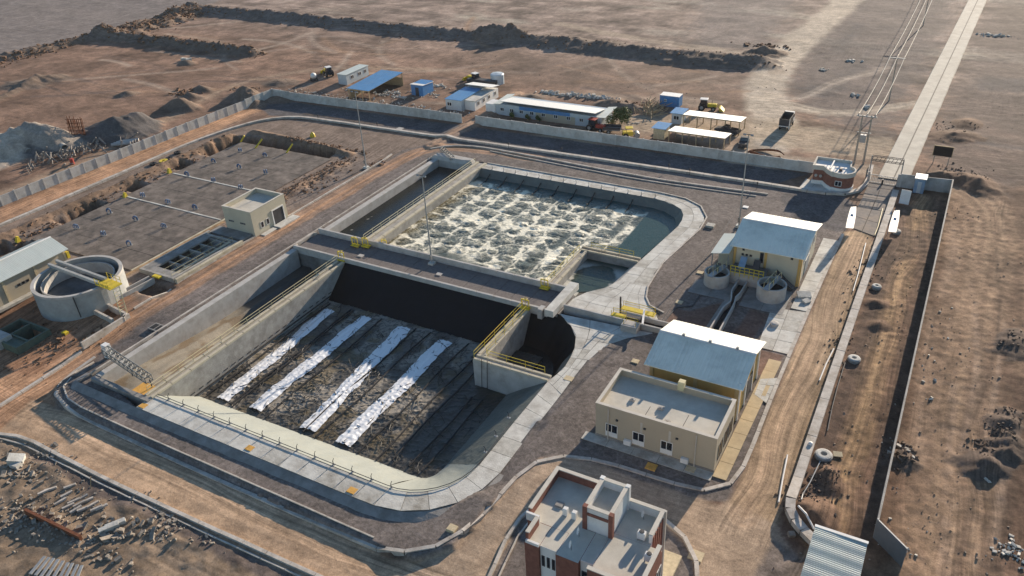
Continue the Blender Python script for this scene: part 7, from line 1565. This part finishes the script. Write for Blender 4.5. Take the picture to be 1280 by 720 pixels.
emit('scrap_timber', mb, mat('grey_scrap', (.24, .215, .19), .9, var=.4, scale=2, bump=.1), kind='stuff')
mb = MB()
for k in range(90):
    g = G(rnd.gauss(812, 7), rnd.gauss(140, 5)); an = rnd.uniform(0, 3.1); L_ = rnd.uniform(1, 3); mb.tube([(g[0], g[1], .2), (g[0]+L_*math.cos(an), g[1]+L_*math.sin(an), .3+rnd.uniform(0, 1.2))], .08, 4)
emit('scrap_heap', mb, M['timber'], kind='stuff')
for i, (a, b_, L_, lab) in enumerate(((34, 192, 4.2, 'large pale pipe section lying at the near end of the left scrap row'), (80, 188, 2.6, 'short pale pipe section in the middle of the left scrap row'))):
    g = G(a, b_); mb = MB().lathe((0, 0, 0), [(.75, -L_/2), (.75, L_/2), (.6, L_/2), (.6, -L_/2), (.75, -L_/2)], 16); Mx = Matrix.Translation((g[0], g[1], .9)) @ Matrix.Rotation(R(75), 4, 'Z') @ Matrix.Rotation(R(90), 4, 'X'); mb.v = [tuple(Mx @ Vector(v)) for v in mb.v]; emit('pipe_section', mb, M['conc'], label=lab, cat='pipe', smoothf=False)
g = G(157, 183); t = thing('pallet_stack', 'pale stacked concrete pipes behind the left boundary wall', 'pipe stack', (g[0], g[1], 0))
for i in range(4): emit('stacked_pipe', MB().tube([(g[0]-2.5, g[1]-1.5+i*.7, .5), (g[0]+.6, g[1]+1.0+i*.7, .5)], .36, 8), M['conc_w'], t)
g = G(91, 205); emit('red_drum', MB().lathe((g[0], g[1], hmin(*g, .4)), [(.4, 0), (.4, 1.2), (.01, 1.25)], 12), M['red'], label='small red drum on the sand behind the left boundary wall', cat='drum')
# tyres and yellow bits near the trench
for i, (a, b_) in enumerate(((192, 206), (212, 199), (222, 192))):
    g = G(a, b_); emit('tyre', MB().lathe((g[0], g[1], hmin(*g, .4)), [(.3, 0), (.7, 0), (.75, .2), (.7, .4), (.3, .4), (.3, 0)], 14), M['black'], label=['nearest black tyre on the soil left of the buried tank', 'middle black tyre on the soil left of the buried tank', 'farthest black tyre on the soil left of the buried tank'][i], cat='tyre')
g = G(80, 412); emit('yellow_box', MB().bbox(g[0]-.4, g[0]+.4, g[1]-.3, g[1]+.3, hz(*g), hz(*g)+.35), M['yellow'], label='small yellow box on red soil in front of the large round tank', cat='box')
g = G(112, 421); emit('pale_slab', MB().obox((g[0], g[1], hz(*g)+.1), 1.7, 1.1, .2, .4, .06), M['tan'], label='pale broken slab on red soil below the large round tank', cat='slab')
# black irrigation hose coil behind the far wall
g = G(957, 194); f = MB()
for k in range(4): f.tube([(g[0]+(3.4-.15*k)*math.cos(a), g[1]+(1.9-.1*k)*math.sin(a), .25+.12*k+.2*math.sin(a*2)) for a in np.linspace(.3, 5.9, 22)], .09, 5)
emit('hose_coil', f, M['rust'], label='large coil of dark hose on the ground behind the far wall near the guardhouse', cat='hose')

# ------------------------------------------------------------------ haze
hm = bpy.data.materials.new('haze_air'); hm.use_nodes = True; hn = hm.node_tree; hn.nodes.clear()
pvn = hn.nodes.new('ShaderNodeVolumePrincipled'); pvn.inputs['Density'].default_value = 0.00006; pvn.inputs['Color'].default_value = (.92, .93, .95, 1); pvn.inputs['Anisotropy'].default_value = .2
on = hn.nodes.new('ShaderNodeOutputMaterial'); hn.links.new(pvn.outputs[0], on.inputs['Volume'])
hb = emit('haze', MB().box(-3100, 2600, -400, 4600, -9, 64), hm); finish(hb, kind='stuff')
